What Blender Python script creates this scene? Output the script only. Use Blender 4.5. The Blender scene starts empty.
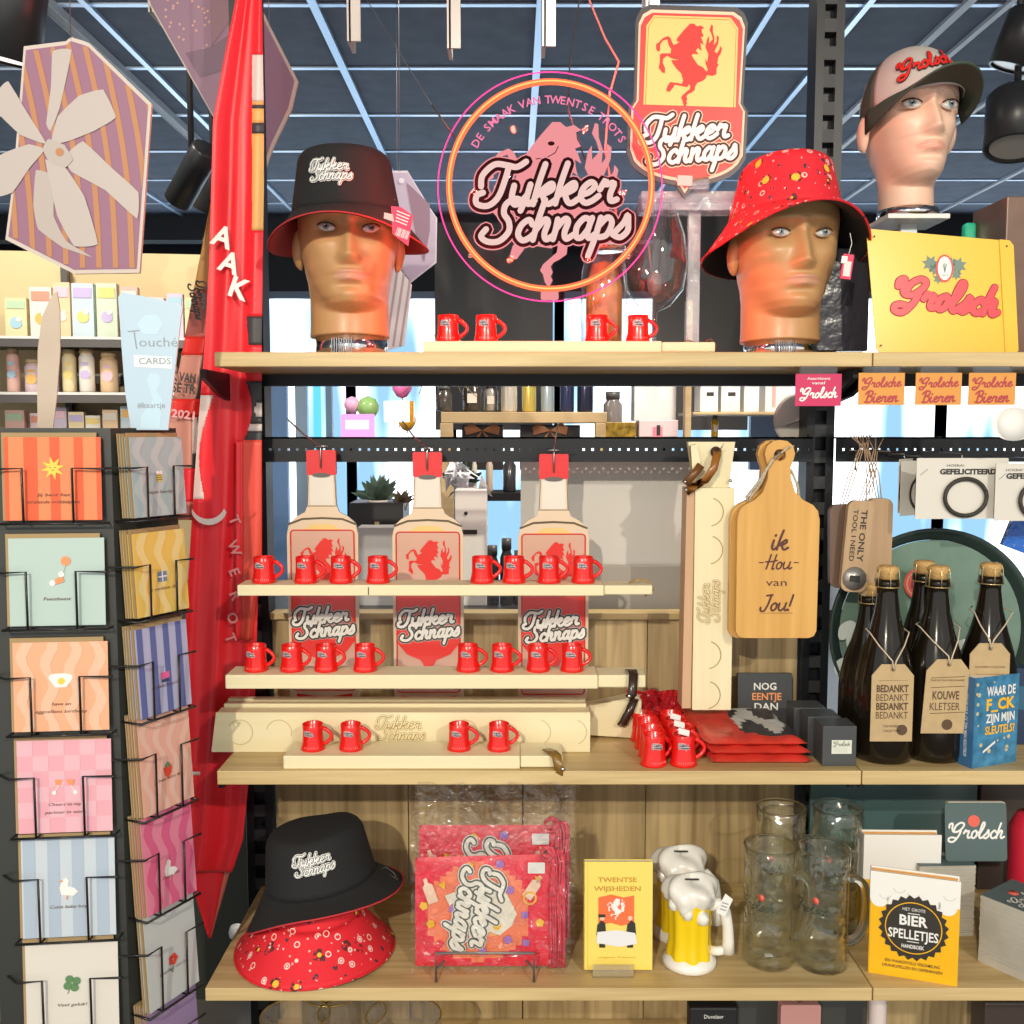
import bpy, bmesh, math, random
from mathutils import Vector, Matrix
from mathutils.geometry import tessellate_polygon
random.seed(7)
PI = math.pi
C = bpy.context.scene.collection
# ---------------------------------------------------------------- camera frame: origin = eye, y = away, z = up
F = 1000.0
TH = math.atan(0.082)
CT, ST = math.cos(TH), math.sin(TH)
def P(px, py, D):
    u = (px-512)/F; v = (512-py)/F
    t = D/(CT+v*ST)
    return Vector((t*u, D, t*(-ST+v*CT)))
def mm(py, D):
    v = (512-py)/F
    return D/(CT+v*ST)/F
def onz(px, py, z):
    v = (512-py)/F
    t = z/(-ST+v*CT)
    return P(px, py, t*(CT+v*ST))
TOP, MID, LOW = 0.118, -0.526, -0.833
# ---------------------------------------------------------------- materials
MATS = {}
def mat(name, col, rough=0.6, metal=0.0, spec=0.5, noise=0.0, nscale=20, bump=0.0, bscale=60, coat=0.0, sheen=0.0, alpha=None, trans=0.0, sub=0.0):
    if name in MATS: return MATS[name]
    m = bpy.data.materials.new(name); m.use_nodes = True
    nt = m.node_tree; b = nt.nodes['Principled BSDF']
    b.inputs['Base Color'].default_value = (*col, 1)
    b.inputs['Roughness'].default_value = rough
    b.inputs['Metallic'].default_value = metal
    b.inputs['Specular IOR Level'].default_value = spec
    b.inputs['Coat Weight'].default_value = coat
    b.inputs['Coat Roughness'].default_value = 0.1
    b.inputs['Sheen Weight'].default_value = sheen
    b.inputs['Transmission Weight'].default_value = trans
    if sub:
        b.inputs['Subsurface Weight'].default_value = sub
        b.inputs['Subsurface Radius'].default_value = (0.02, 0.01, 0.006)
    if noise or bump:
        tc = nt.nodes.new('ShaderNodeTexCoord')
        n = nt.nodes.new('ShaderNodeTexNoise'); n.inputs['Scale'].default_value = nscale; n.inputs['Detail'].default_value = 4
        nt.links.new(tc.outputs['Object'], n.inputs['Vector'])
        if noise:
            mx = nt.nodes.new('ShaderNodeMixRGB'); mx.blend_type = 'MULTIPLY'; mx.inputs[0].default_value = 1
            mx.inputs[1].default_value = (*col, 1)
            r = nt.nodes.new('ShaderNodeMapRange'); r.inputs['From Min'].default_value = .3; r.inputs['From Max'].default_value = .7
            r.inputs['To Min'].default_value = 1-noise; r.inputs['To Max'].default_value = 1+noise*.3
            nt.links.new(n.outputs['Fac'], r.inputs['Value']); nt.links.new(r.outputs['Result'], mx.inputs[2])
            nt.links.new(mx.outputs[0], b.inputs['Base Color'])
        if bump:
            n2 = nt.nodes.new('ShaderNodeTexNoise'); n2.inputs['Scale'].default_value = bscale; n2.inputs['Detail'].default_value = 3
            nt.links.new(tc.outputs['Object'], n2.inputs['Vector'])
            bp = nt.nodes.new('ShaderNodeBump'); bp.inputs['Strength'].default_value = bump; bp.inputs['Distance'].default_value = 0.01
            nt.links.new(n2.outputs['Fac'], bp.inputs['Height']); nt.links.new(bp.outputs['Normal'], b.inputs['Normal'])
    MATS[name] = m
    return m
def emis(name, col, s):
    if name in MATS: return MATS[name]
    m = bpy.data.materials.new(name); m.use_nodes = True
    nt = m.node_tree; nt.nodes.clear()
    o = nt.nodes.new('ShaderNodeOutputMaterial'); e = nt.nodes.new('ShaderNodeEmission')
    e.inputs[0].default_value = (*col, 1); e.inputs[1].default_value = s
    nt.links.new(e.outputs[0], o.inputs[0]); MATS[name] = m
    return m
def wood(name, c1, c2, axis=0, rough=0.5, scale=1.0, contrast=1.0):
    """grain stretched along one local axis"""
    if name in MATS: return MATS[name]
    m = bpy.data.materials.new(name); m.use_nodes = True
    nt = m.node_tree; b = nt.nodes['Principled BSDF']; b.inputs['Roughness'].default_value = rough
    tc = nt.nodes.new('ShaderNodeTexCoord'); mp = nt.nodes.new('ShaderNodeMapping')
    s = [60*scale]*3; s[axis] = 3*scale
    mp.inputs['Scale'].default_value = s
    n = nt.nodes.new('ShaderNodeTexNoise'); n.inputs['Scale'].default_value = 1.0; n.inputs['Detail'].default_value = 6; n.inputs['Distortion'].default_value = .6
    n2 = nt.nodes.new('ShaderNodeTexNoise'); n2.inputs['Scale'].default_value = .22; n2.inputs['Detail'].default_value = 2
    cr = nt.nodes.new('ShaderNodeValToRGB')
    cr.color_ramp.elements[0].position = .5-.2/contrast; cr.color_ramp.elements[0].color = (*c1, 1)
    cr.color_ramp.elements[1].position = .5+.2/contrast; cr.color_ramp.elements[1].color = (*c2, 1)
    ad = nt.nodes.new('ShaderNodeMix'); ad.data_type = 'FLOAT'; ad.inputs[0].default_value = .45
    nt.links.new(tc.outputs['Object'], mp.inputs['Vector'])
    nt.links.new(mp.outputs[0], n.inputs['Vector']); nt.links.new(mp.outputs[0], n2.inputs['Vector'])
    nt.links.new(n.outputs['Fac'], ad.inputs[2]); nt.links.new(n2.outputs['Fac'], ad.inputs[3])
    nt.links.new(ad.outputs[0], cr.inputs[0]); nt.links.new(cr.outputs[0], b.inputs['Base Color'])
    MATS[name] = m
    return m
def clear(name, col=(1,1,1), gloss=0.12, rough=0.05, milky=0.0, bump=0.0, bscale=30, milkcol=(1,1,1)):
    """thin clear plastic: transparent with a little gloss"""
    if name in MATS: return MATS[name]
    m = bpy.data.materials.new(name); m.use_nodes = True
    nt = m.node_tree; nt.nodes.clear()
    o = nt.nodes.new('ShaderNodeOutputMaterial'); t = nt.nodes.new('ShaderNodeBsdfTransparent'); t.inputs[0].default_value = (*col, 1)
    g = nt.nodes.new('ShaderNodeBsdfGlossy'); g.inputs['Roughness'].default_value = rough
    mx = nt.nodes.new('ShaderNodeMixShader')
    lw = nt.nodes.new('ShaderNodeLayerWeight'); lw.inputs[0].default_value = .35
    mr = nt.nodes.new('ShaderNodeMapRange'); mr.inputs['To Min'].default_value = gloss*.35; mr.inputs['To Max'].default_value = min(1, gloss*2.4)
    nt.links.new(lw.outputs['Fresnel'], mr.inputs['Value']); nt.links.new(mr.outputs[0], mx.inputs[0])
    nt.links.new(t.outputs[0], mx.inputs[1]); nt.links.new(g.outputs[0], mx.inputs[2])
    last = mx
    if milky:
        d = nt.nodes.new('ShaderNodeBsdfDiffuse'); d.inputs[0].default_value = (*milkcol, 1)
        m2 = nt.nodes.new('ShaderNodeMixShader'); m2.inputs[0].default_value = milky
        nt.links.new(mx.outputs[0], m2.inputs[1]); nt.links.new(d.outputs[0], m2.inputs[2]); last = m2
    if bump:
        tc = nt.nodes.new('ShaderNodeTexCoord')
        n2 = nt.nodes.new('ShaderNodeTexNoise'); n2.inputs['Scale'].default_value = bscale; n2.inputs['Detail'].default_value = 3; n2.inputs['Distortion'].default_value = 1.5
        nt.links.new(tc.outputs['Object'], n2.inputs['Vector'])
        bp = nt.nodes.new('ShaderNodeBump'); bp.inputs['Strength'].default_value = bump; bp.inputs['Distance'].default_value = 0.02
        nt.links.new(n2.outputs['Fac'], bp.inputs['Height']); nt.links.new(bp.outputs['Normal'], g.inputs['Normal']); nt.links.new(bp.outputs['Normal'], lw.inputs['Normal'])
    nt.links.new(last.outputs[0], o.inputs[0]); MATS[name] = m
    return m
def edgeglass(name, col=(1,1,1), lo=.02, hi=.7, rough=.03, bump=0.0, bscale=30):
    if name in MATS: return MATS[name]
    m = bpy.data.materials.new(name); m.use_nodes = True
    nt = m.node_tree; nt.nodes.clear(); L = nt.links.new
    o = nt.nodes.new('ShaderNodeOutputMaterial'); t = nt.nodes.new('ShaderNodeBsdfTransparent'); t.inputs[0].default_value = (*col, 1)
    g = nt.nodes.new('ShaderNodeBsdfGlossy'); g.inputs['Roughness'].default_value = rough; g.inputs['Color'].default_value = (1,1,.96,1)
    mx = nt.nodes.new('ShaderNodeMixShader'); lw = nt.nodes.new('ShaderNodeLayerWeight'); lw.inputs[0].default_value = .5
    pw = nt.nodes.new('ShaderNodeMath'); pw.operation = 'POWER'; pw.inputs[1].default_value = 2.6
    mr = nt.nodes.new('ShaderNodeMapRange'); mr.inputs['To Min'].default_value = lo; mr.inputs['To Max'].default_value = hi
    L(lw.outputs['Facing'], pw.inputs[0]); L(pw.outputs[0], mr.inputs['Value']); L(mr.outputs[0], mx.inputs[0]); L(t.outputs[0], mx.inputs[1]); L(g.outputs[0], mx.inputs[2])
    if bump:
        tc = nt.nodes.new('ShaderNodeTexCoord'); n2 = nt.nodes.new('ShaderNodeTexNoise'); n2.inputs['Scale'].default_value = bscale; L(tc.outputs['Object'], n2.inputs['Vector'])
        bp = nt.nodes.new('ShaderNodeBump'); bp.inputs['Strength'].default_value = bump; bp.inputs['Distance'].default_value = .02
        L(n2.outputs['Fac'], bp.inputs['Height']); L(bp.outputs['Normal'], g.inputs['Normal']); L(bp.outputs['Normal'], lw.inputs['Normal'])
    L(mx.outputs[0], o.inputs[0]); MATS[name] = m
    return m
def glass(name, col=(1,1,1), rough=0.0, ior=1.45):
    if name in MATS: return MATS[name]
    m = bpy.data.materials.new(name); m.use_nodes = True
    nt = m.node_tree; nt.nodes.clear()
    o = nt.nodes.new('ShaderNodeOutputMaterial'); g = nt.nodes.new('ShaderNodeBsdfGlass')
    g.inputs['Color'].default_value = (*col, 1); g.inputs['Roughness'].default_value = rough; g.inputs['IOR'].default_value = ior
    nt.links.new(g.outputs[0], o.inputs[0]); MATS[name] = m
    return m
# ---------------------------------------------------------------- mesh builder
class MB:
    def __init__(s): s.v = []; s.f = []; s.fm = []; s.fs = []; s.mats = []; s.T = Matrix.Identity(4)
    def mi(s, m):
        if m not in s.mats: s.mats.append(m)
        return s.mats.index(m)
    def add(s, vs, fs, m, smooth=False):
        o = len(s.v); k = s.mi(m)
        T = s.T
        s.v += [T @ Vector(p) for p in vs]
        for f in fs: s.f.append([i+o for i in f]); s.fm.append(k); s.fs.append(smooth)
    def box(s, x0, x1, y0, y1, z0, z1, m):
        vs = [(x0,y0,z0),(x1,y0,z0),(x1,y1,z0),(x0,y1,z0),(x0,y0,z1),(x1,y0,z1),(x1,y1,z1),(x0,y1,z1)]
        s.add(vs, [(0,3,2,1),(4,5,6,7),(0,1,5,4),(1,2,6,5),(2,3,7,6),(3,0,4,7)], m)
    def lathe(s, prof, m, n=32, c=(0,0,0), ax='z', smooth=True, sx=1, sy=1, caps=True):
        vs = []; fs = []
        for r, z in prof:
            for i in range(n):
                a = 2*PI*i/n; x, y = r*math.cos(a)*sx, r*math.sin(a)*sy
                p = (x,y,z) if ax == 'z' else ((z,x,y) if ax == 'x' else (x,-z,y))
                vs.append((p[0]+c[0], p[1]+c[1], p[2]+c[2]))
        for j in range(len(prof)-1):
            for i in range(n):
                a, b = j*n+i, j*n+(i+1) % n
                fs.append((a, b, b+n, a+n))
        if caps and prof[0][0] > 1e-6 and prof[0][1] != prof[1][1]: fs.append(tuple(range(n))[::-1])
        if caps and prof[-1][0] > 1e-6 and prof[-1][1] != prof[-2][1]: fs.append(tuple(range((len(prof)-1)*n, len(prof)*n)))
        s.add(vs, fs, m, smooth)
    def tube(s, path, r, m, n=8, closed=False, smooth=True, rs=None):
        pts = [Vector(p) for p in path]; N = len(pts); vs = []; fs = []
        prev = None
        for i, p in enumerate(pts):
            a = pts[(i-1) % N] if (closed or i > 0) else p; b = pts[(i+1) % N] if (closed or i < N-1) else p
            d = (b-a).normalized()
            if prev is None:
                up = Vector((0,0,1)) if abs(d.z) < .9 else Vector((1,0,0)); e1 = d.cross(up).normalized()
            else:
                e1 = (prev - d*prev.dot(d)).normalized()
            prev = e1; e2 = d.cross(e1); rr = rs[i] if rs else r
            for k in range(n):
                t = 2*PI*k/n; vs.append(p + e1*rr*math.cos(t) + e2*rr*math.sin(t))
        for i in range(N if closed else N-1):
            for k in range(n):
                a = i*n+k; b = i*n+(k+1) % n; c2 = ((i+1) % N)*n+(k+1) % n; d2 = ((i+1) % N)*n+k
                fs.append((a, b, c2, d2))
        if not closed:
            fs.append(tuple(range(n))[::-1]); fs.append(tuple(range((N-1)*n, N*n)))
        s.add(vs, fs, m, smooth)
    def cyl(s, p0, p1, r, m, n=12): s.tube([p0, p1], r, m, n)
    def flat(s, pts, y, m):
        """filled x,z outline on the plane y, facing the viewer"""
        tri = tessellate_polygon([[Vector((a, b, 0)) for a, b in pts]])
        fs = []
        for t in tri:
            a, b, c = [pts[i] for i in t]
            cr = (b[0]-a[0])*(c[1]-a[1])-(b[1]-a[1])*(c[0]-a[0])
            fs.append(t if cr > 0 else (t[0], t[2], t[1]))
        s.add([(a, y, b) for a, b in pts], fs, m)
    def prism(s, pts, y0, y1, m, mside=None):
        s.flat(pts, y0, m)
        tri = tessellate_polygon([[Vector((a, b, 0)) for a, b in pts]])
        fs = []
        for t in tri:
            a, b, c = [pts[i] for i in t]
            cr = (b[0]-a[0])*(c[1]-a[1])-(b[1]-a[1])*(c[0]-a[0])
            fs.append(t if cr < 0 else (t[0], t[2], t[1]))
        s.add([(a, y1, b) for a, b in pts], fs, mside or m)
        n = len(pts); ar = sum(pts[i][0]*pts[(i+1) % n][1]-pts[(i+1) % n][0]*pts[i][1] for i in range(n))
        q = [(i, i+n, (i+1) % n+n, (i+1) % n) for i in range(n)]
        if ar > 0: q = [f[::-1] for f in q]
        s.add([(a, y0, b) for a, b in pts]+[(a, y1, b) for a, b in pts], q, mside or m)
    def ribbon(s, pts, w, y, m, cap=6):
        n = len(pts)
        L = []; R = []
        for i in range(n):
            a = pts[max(0, i-1)]; b = pts[min(n-1, i+1)]
            dx, dz = b[0]-a[0], b[1]-a[1]; l = math.hypot(dx, dz) or 1; nx, nz = -dz/l, dx/l
            L.append((pts[i][0]+nx*w/2, y, pts[i][1]+nz*w/2)); R.append((pts[i][0]-nx*w/2, y, pts[i][1]-nz*w/2))
        L = [(a, y-i*1.5e-6, c) for i, (a, _, c) in enumerate(L)]; R = [(a, y-i*1.5e-6, c) for i, (a, _, c) in enumerate(R)]
        vs = L+R; fs = [(i, n+i, n+i+1, i+1) for i in range(n-1)]
        s.add(vs, fs, m)
        for qi, q in enumerate((pts[0], pts[-1])):
            if cap: y -= 8e-6+qi*n*1.5e-6; s.flat([(q[0]+w/2*math.cos(2*PI*k/(cap*2)), q[1]+w/2*math.sin(2*PI*k/(cap*2))) for k in range(cap*2)], y, m)
    def ring(s, cx, cz, r0, r1, y, m, n=48, a0=0, a1=2*PI, sx=1):
        pts = [(cx+sx*(r0+r1)/2*math.cos(a0+(a1-a0)*i/n), cz+(r0+r1)/2*math.sin(a0+(a1-a0)*i/n)) for i in range(n+1)]
        s.ribbon(pts, abs(r1-r0), y, m, cap=0)
    def disc(s, cx, cz, r, y, m, n=32, sx=1): s.flat([(cx+sx*r*math.cos(2*PI*k/n), cz+r*math.sin(2*PI*k/n)) for k in range(n)], y, m)
    def rect(s, x0, x1, z0, z1, y, m): s.add([(x0,y,z0),(x1,y,z0),(x1,y,z1),(x0,y,z1)], [(0,1,2,3)], m)
    def text(s, body, cx, cz, h, y, m, w=None, bold=0.0, shear=0.0, rot=0, align='c'):
        vs, fs, (x0, x1, z0, z1) = text_geo(body, bold, shear)
        k = h/0.73; kx = k
        if w: kx = w/max(1e-6, x1-x0)
        ox = (x0+x1)/2 if align == 'c' else x0
        cr, sr = math.cos(rot), math.sin(rot); out = []
        for x, z in vs:
            X = (x-ox)*kx; Z = (z-.365)*k
            out.append((cx+X*cr-Z*sr, y, cz+X*sr+Z*cr))
        s.add(out, fs, m)
    def script(s, lines, cx, cz, w, y, layers, rot=0.0, step=4, slant=.28, dy=0.0005):
        pls = []
        for (txt, ox, oz) in lines:
            x = ox
            for ch in txt:
                st, adv = GLY.get(ch, ([], .6))
                for pl in st:
                    q = smooth_pl(pl, step)
                    pls.append([(x+a*1.16+slant*b, oz+b) for a, b in q])
                x += adv*1.2
        xs = [a for p in pls for a, b in p]; zs = [b for p in pls for a, b in p]
        x0, x1, z0, z1 = min(xs), max(xs), min(zs), max(zs); k = w/(x1-x0)
        cr, sr = math.cos(rot), math.sin(rot)
        for j, (wid, m) in enumerate(layers):
            yi = 0
            for p in pls:
                o = []
                for a, b in p:
                    X = (a-(x0+x1)/2)*k; Z = (b-(z0+z1)/2)*k
                    o.append((cx+X*cr-Z*sr, cz+X*sr+Z*cr))
                yi += 1; s.ribbon(o, wid*k, y-dy*j-yi*1.2e-5, m, cap=4 if step > 2 else 3)
    def build(s, name, parent=None, loc=None, rot=None, bevel=0, seg=2, subsurf=0, solid=None, label=None, cat=None, group=None, kind=None, world=None):
        me = bpy.data.meshes.new(name)
        me.from_pydata([tuple(p) for p in s.v], [], s.f)
        for m in s.mats: me.materials.append(m)
        me.polygons.foreach_set('material_index', s.fm); me.polygons.foreach_set('use_smooth', s.fs)
        me.update()
        o = bpy.data.objects.new(name, me); C.objects.link(o)
        if parent is not None: o.parent = parent
        if loc is not None: o.location = loc
        if rot is not None: o.rotation_euler = rot
        if bevel:
            b = o.modifiers.new('bevel', 'BEVEL'); b.width = bevel; b.segments = seg; b.limit_method = 'ANGLE'; b.angle_limit = .7
        if solid:
            b = o.modifiers.new('solid', 'SOLIDIFY'); b.thickness = solid[0]; b.offset = -1
            if len(solid) > 1: b.material_offset = solid[1]
        if subsurf:
            b = o.modifiers.new('sub', 'SUBSURF'); b.levels = subsurf; b.render_levels = subsurf
        tag(o, label, cat, group, kind)
        return o
def tag(o, label=None, cat=None, group=None, kind=None):
    if label: o['label'] = label
    if cat: o['category'] = cat
    if group: o['group'] = group
    if kind: o['kind'] = kind
    return o
def thing(name, label, cat, loc=(0,0,0), rot=(0,0,0), group=None):
    o = bpy.data.objects.new(name, None); C.objects.link(o)
    o.location = loc; o.rotation_euler = rot; o.empty_display_size = .02
    return tag(o, label, cat, group)
def dup(root, loc, rot=None, label=None, group=None):
    r = root.copy(); C.objects.link(r); r.location = loc
    if rot is not None: r.rotation_euler = rot
    if label: r['label'] = label
    if group: r['group'] = group
    for ch in list(root.children):
        c = ch.copy(); C.objects.link(c); c.parent = r
        for g in list(ch.children):
            d = g.copy(); C.objects.link(d); d.parent = c
    return r
TXT = {}
def text_geo(body, bold=0.0, shear=0.0):
    key = (body, bold, shear)
    if key in TXT: return TXT[key]
    cu = bpy.data.curves.new('t', 'FONT'); cu.body = body; cu.size = 1.0; cu.offset = bold; cu.shear = shear
    cu.resolution_u = 2; cu.fill_mode = 'FRONT'
    ob = bpy.data.objects.new('t', cu)
    me = bpy.data.meshes.new_from_object(ob)
    vs = [(v.co.x, v.co.y) for v in me.vertices]; fs = []
    for p in me.polygons:
        vv = list(p.vertices); a, b, c = [vs[i] for i in vv[:3]]
        ar = sum(vs[vv[i]][0]*vs[vv[(i+1) % len(vv)]][1]-vs[vv[(i+1) % len(vv)]][0]*vs[vv[i]][1] for i in range(len(vv)))
        fs.append(tuple(vv) if ar > 0 else tuple(vv[::-1]))
    xs = [a for a, b in vs] or [0]; zs = [b for a, b in vs] or [0]
    TXT[key] = (vs, fs, (min(xs), max(xs), min(zs), max(zs)))
    bpy.data.objects.remove(ob); bpy.data.meshes.remove(me); bpy.data.curves.remove(cu)
    return TXT[key]
def smooth_pl(pl, step):
    if len(pl) < 3: return pl
    out = []; n = len(pl)
    for i in range(n-1):
        p0 = pl[max(0, i-1)]; p1 = pl[i]; p2 = pl[i+1]; p3 = pl[min(n-1, i+2)]
        for k in range(step):
            t = k/step; t2, t3 = t*t, t*t*t
            out.append(tuple(.5*((2*p1[j])+(-p0[j]+p2[j])*t+(2*p0[j]-5*p1[j]+4*p2[j]-p3[j])*t2+(-p0[j]+3*p1[j]-3*p2[j]+p3[j])*t3) for j in (0, 1)))
    out.append(pl[-1]); return out
GLY = {
 'T': ([[(-.55,.95),(-.6,1.5),(-.2,2.0),(.35,1.95),(.8,1.85),(1.15,2.1)], [(.45,1.9),(.42,1.2),(.3,.4),(-.05,0),(-.55,.1),(-.65,.5),(-.4,.65)]], .85),
 'u': ([[(0,.95),(.02,.35),(.2,.02),(.45,.12),(.68,.5)], [(.7,.98),(.68,.3),(.8,.02),(1.05,.2)]], .98),
 'k': ([[(0,.0),(.03,1.0),(.12,1.95)], [(.08,.42),(.4,.85),(.62,.98),(.68,.72),(.4,.52),(.2,.5)], [(.3,.5),(.5,.1),(.7,0),(.95,.2)]], .93),
 'e': ([[(.05,.38),(.4,.52),(.58,.82),(.36,1.0),(.1,.72),(.08,.28),(.32,0),(.6,.08),(.85,.32)]], .8),
 'r': ([[(0,.62),(.15,1.08),(.22,.86),(.55,.92),(.5,.4),(.6,.05),(.85,.12)]], .85),
 'S': ([[(.95,1.45),(.98,1.85),(.62,2.05),(.26,1.8),(.26,1.35),(.55,.95),(.66,.45),(.35,.0),(-.15,-.02),(-.5,.25),(-.35,.6)]], 1.0),
 'c': ([[(.58,.75),(.4,1.0),(.12,.75),(.06,.3),(.3,0),(.55,.08),(.78,.32)]], .74),
 'h': ([[(0,0),(.03,1.0),(.12,1.95)], [(.03,.5),(.3,.98),(.48,.85),(.44,.3),(.58,0),(.85,.2)]], .84),
 'n': ([[(0,.98),(.02,.5),(0,0)], [(.02,.5),(.3,.98),(.48,.85),(.44,.3),(.58,0),(.85,.2)]], .84),
 'a': ([[(.58,.85),(.3,1.0),(.05,.6),(.12,.1),(.36,.06),(.58,.5)], [(.62,1),(.56,.35),(.68,.0),(.92,.2)]], .9),
 'p': ([[(.06,1),(.02,0),(-.08,-.85)], [(.03,.55),(.35,1.0),(.6,.72),(.5,.15),(.2,.03)]], .78),
 's': ([[(-.05,.15),(.3,.7),(.4,1.08),(.5,.72),(.56,.3),(.32,0),(.02,.1)]], .72),
 'G': ([[(-.55,1.35),(-.6,1.75),(-.3,1.9),(-.2,1.3),(.0,.85),(.5,.85),(.95,1.35),(1.0,1.85),(.6,2.0),(.15,1.6),(.05,.9)], [(.85,.95),(.7,.2),(.3,-.45),(-.2,-.4),(-.3,-.05),(.0,.1),(.5,.0)]], 1.2),
 'o': ([[(.4,1),(.1,.75),(.08,.25),(.3,0),(.58,.25),(.58,.75),(.4,1.0),(.6,.72),(.85,.8)]], .82),
 'l': ([[(.0,.35),(.3,1.2),(.38,1.85),(.2,2.05),(.08,1.5),(.08,.4),(.26,0),(.55,.2)]], .55),
 'B': ([[(.15,0),(.15,1),(.2,1.95)], [(-.3,1.5),(.1,2.0),(.7,1.95),(.75,1.35),(.3,1.1),(.8,.95),(.9,.35),(.5,0),(-.1,.1)]], 1.1),
 'i': ([[(.02,.95),(.02,.3),(.2,0),(.45,.2)], [(.05,1.4),(.07,1.48)]], .48),
 'z': ([[(.02,.9),(.5,.95),(.1,.1),(.55,0),(.75,.2)]], .75),
 'H': ([[(.1,0),(.15,1),(.2,2)], [(.85,2),(.8,1),(.8,0),(1.0,.1)], [(-.2,1.0),(.5,1.05),(1.1,1.2)]], 1.15),
 'J': ([[(.1,1.9),(.7,2.0)], [(.6,2.0),(.5,.8),(.3,0),(-.1,0),(-.2,.4)]], .85),
 'v': ([[(0,.95),(.2,.02),(.6,.98)]], .75),
 '!': ([[(.2,2),(.15,.6)], [(.12,.1),(.13,.02)]], .5),
 '-': ([[(0,.9),(.45,.9)]], .8), ' ': ([], .7),
}
HORSE = [(270,240),(300,200),(350,140),(400,85),(440,85),(470,110),(510,100),(548,125),(520,135),(525,170),(545,205),(515,215),(530,240),(548,290),(515,270),(520,310),(530,350),(490,320),(470,350),(500,380),(440,380),(430,400),(460,440),(500,490),(550,510),(585,550),
 (603,535),(575,470),(570,420),(592,460),(600,380),(565,310),(580,230),(600,200),(602,270),(638,230),(622,180),(600,140),(615,90),(632,95),(635,160),(655,220),(650,290),(678,250),(675,190),(700,210),(695,270),(660,350),(682,370),(710,330),(715,295),(735,320),(725,370),(700,410),(695,470),(710,480),(690,510),(690,575),(650,592),(595,585),
 (580,620),(550,645),(500,665),(480,700),(475,740),(440,765),(410,780),(395,800),(405,830),(395,850),(405,870),(385,905),(365,880),(355,840),(340,820),(355,790),(390,760),(425,730),(430,700),(415,680),(400,710),(360,705),(310,695),(270,690),(255,720),(220,765),(185,750),(200,700),(225,665),(280,670),(340,680),(355,650),(340,600),(330,575),(280,530),(240,480),(225,450),(310,447),(225,430),(180,405),(140,440),(140,480),(165,530),(165,580),(140,575),(100,530),(110,470),(105,400),(130,385),(180,385),(215,385),(220,340),(190,300),(175,245),(130,260),(105,300),(105,360),(85,370),(65,340),(65,295),(90,280),(130,235),(180,215),(205,230),(240,300),(270,290),(300,265),(275,265)]
def horse(mb, cx, cz, h, y, m, mir=False):
    k = h/820
    mb.flat([(cx+(-1 if mir else 1)*(a-400)*k, cz+(495-b)*k) for a, b in HORSE], y, m)
def rrect(x0, x1, z0, z1, r, n=5):
    o = []
    for cx, cz, a0 in ((x1-r, z0+r, -PI/2), (x1-r, z1-r, 0), (x0+r, z1-r, PI/2), (x0+r, z0+r, PI)):
        for k in range(n+1):
            a = a0+PI/2*k/n; o.append((cx+r*math.cos(a), cz+r*math.sin(a)))
    return o
TUK = [('Tukker', 0.0, 0), ('Schnaps', .05, -1.75)]
ORD = ['first', 'second', 'third', 'fourth', 'fifth', 'sixth', 'seventh', 'eighth', 'ninth', 'tenth', 'eleventh', 'twelfth', 'thirteenth', 'fourteenth', 'fifteenth', 'sixteenth']
# ---------------------------------------------------------------- palette
WHT = mat('white', (.82,.81,.78), .5)
PAPER = mat('paper', (.78,.76,.70), .7)
BLK = mat('black_metal', (.009,.010,.014), .38, spec=.35)
DARK = mat('dark_ink', (.03,.028,.025), .6)
RED = mat('mug_red', (.76,.010,.007), .25, coat=.3)
REDP = mat('print_red', (.74,.022,.015), .5)
OAK = wood('shelf_oak', (.42,.29,.12), (.66,.50,.25), axis=0, rough=.45, contrast=1.5)
OAKV = wood('panel_oak', (.25,.170,.075), (.55,.41,.21), axis=2, rough=.55, contrast=1.5)
PINE = wood('pale_wood', (.74,.65,.40), (.80,.72,.49), axis=0, rough=.5)
PINEV = wood('pale_wood_up', (.74,.65,.40), (.80,.72,.49), axis=2, rough=.5)
LEATH = mat('leather', (.16,.065,.02), .35, noise=.3)
STEEL = mat('steel', (.62,.62,.62), .3, metal=1)
CHROME = mat('chrome', (.8,.8,.8), .08, metal=1)
KRAFT = mat('kraft', (.50,.36,.19), .8, noise=.08, nscale=90)
YEL = mat('print_yellow', (.88,.50,.02), .35)
# ================================================================ camera, world, lights
sc = bpy.context.scene
cam_d = bpy.data.cameras.new('camera'); cam = bpy.data.objects.new('camera', cam_d); C.objects.link(cam)
cam_d.sensor_width = 36; cam_d.lens = 36*F/1024; cam_d.clip_start = .05; cam_d.clip_end = 60
cam.location = (0,0,0); cam.rotation_euler = (PI/2-TH, 0, 0); sc.camera = cam
sc.view_settings.view_transform = 'Standard'; sc.view_settings.look = 'None'; sc.view_settings.gamma = 1; sc.view_settings.use_curve_mapping = False
sc.view_settings.exposure = 0.22
sc.cycles.transparent_max_bounces = 48; sc.cycles.max_bounces = 20; sc.cycles.transmission_bounces = 20; sc.cycles.caustics_reflective = False; sc.cycles.caustics_refractive = False
w = bpy.data.worlds.new('world'); sc.world = w; w.use_nodes = True
w.node_tree.nodes['Background'].inputs[0].default_value = (.98, .98, .96, 1); w.node_tree.nodes['Background'].inputs[1].default_value = .8
def spot(name, loc, to, e, col, size=.05, ang=60, blend=.5):
    l = bpy.data.lights.new(name, 'SPOT'); l.energy = e; l.color = col; l.shadow_soft_size = size; l.spot_size = math.radians(ang); l.spot_blend = blend
    o = bpy.data.objects.new(name, l); C.objects.link(o); o.location = loc
    o.rotation_euler = (Vector(to)-Vector(loc)).to_track_quat('-Z', 'Y').to_euler(); return o
spot('track_light_warm', (-.95, -2.5, 1.38), (.05, 1.6, -.30), 370, (1, .90, .72), .04, 46)
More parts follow.
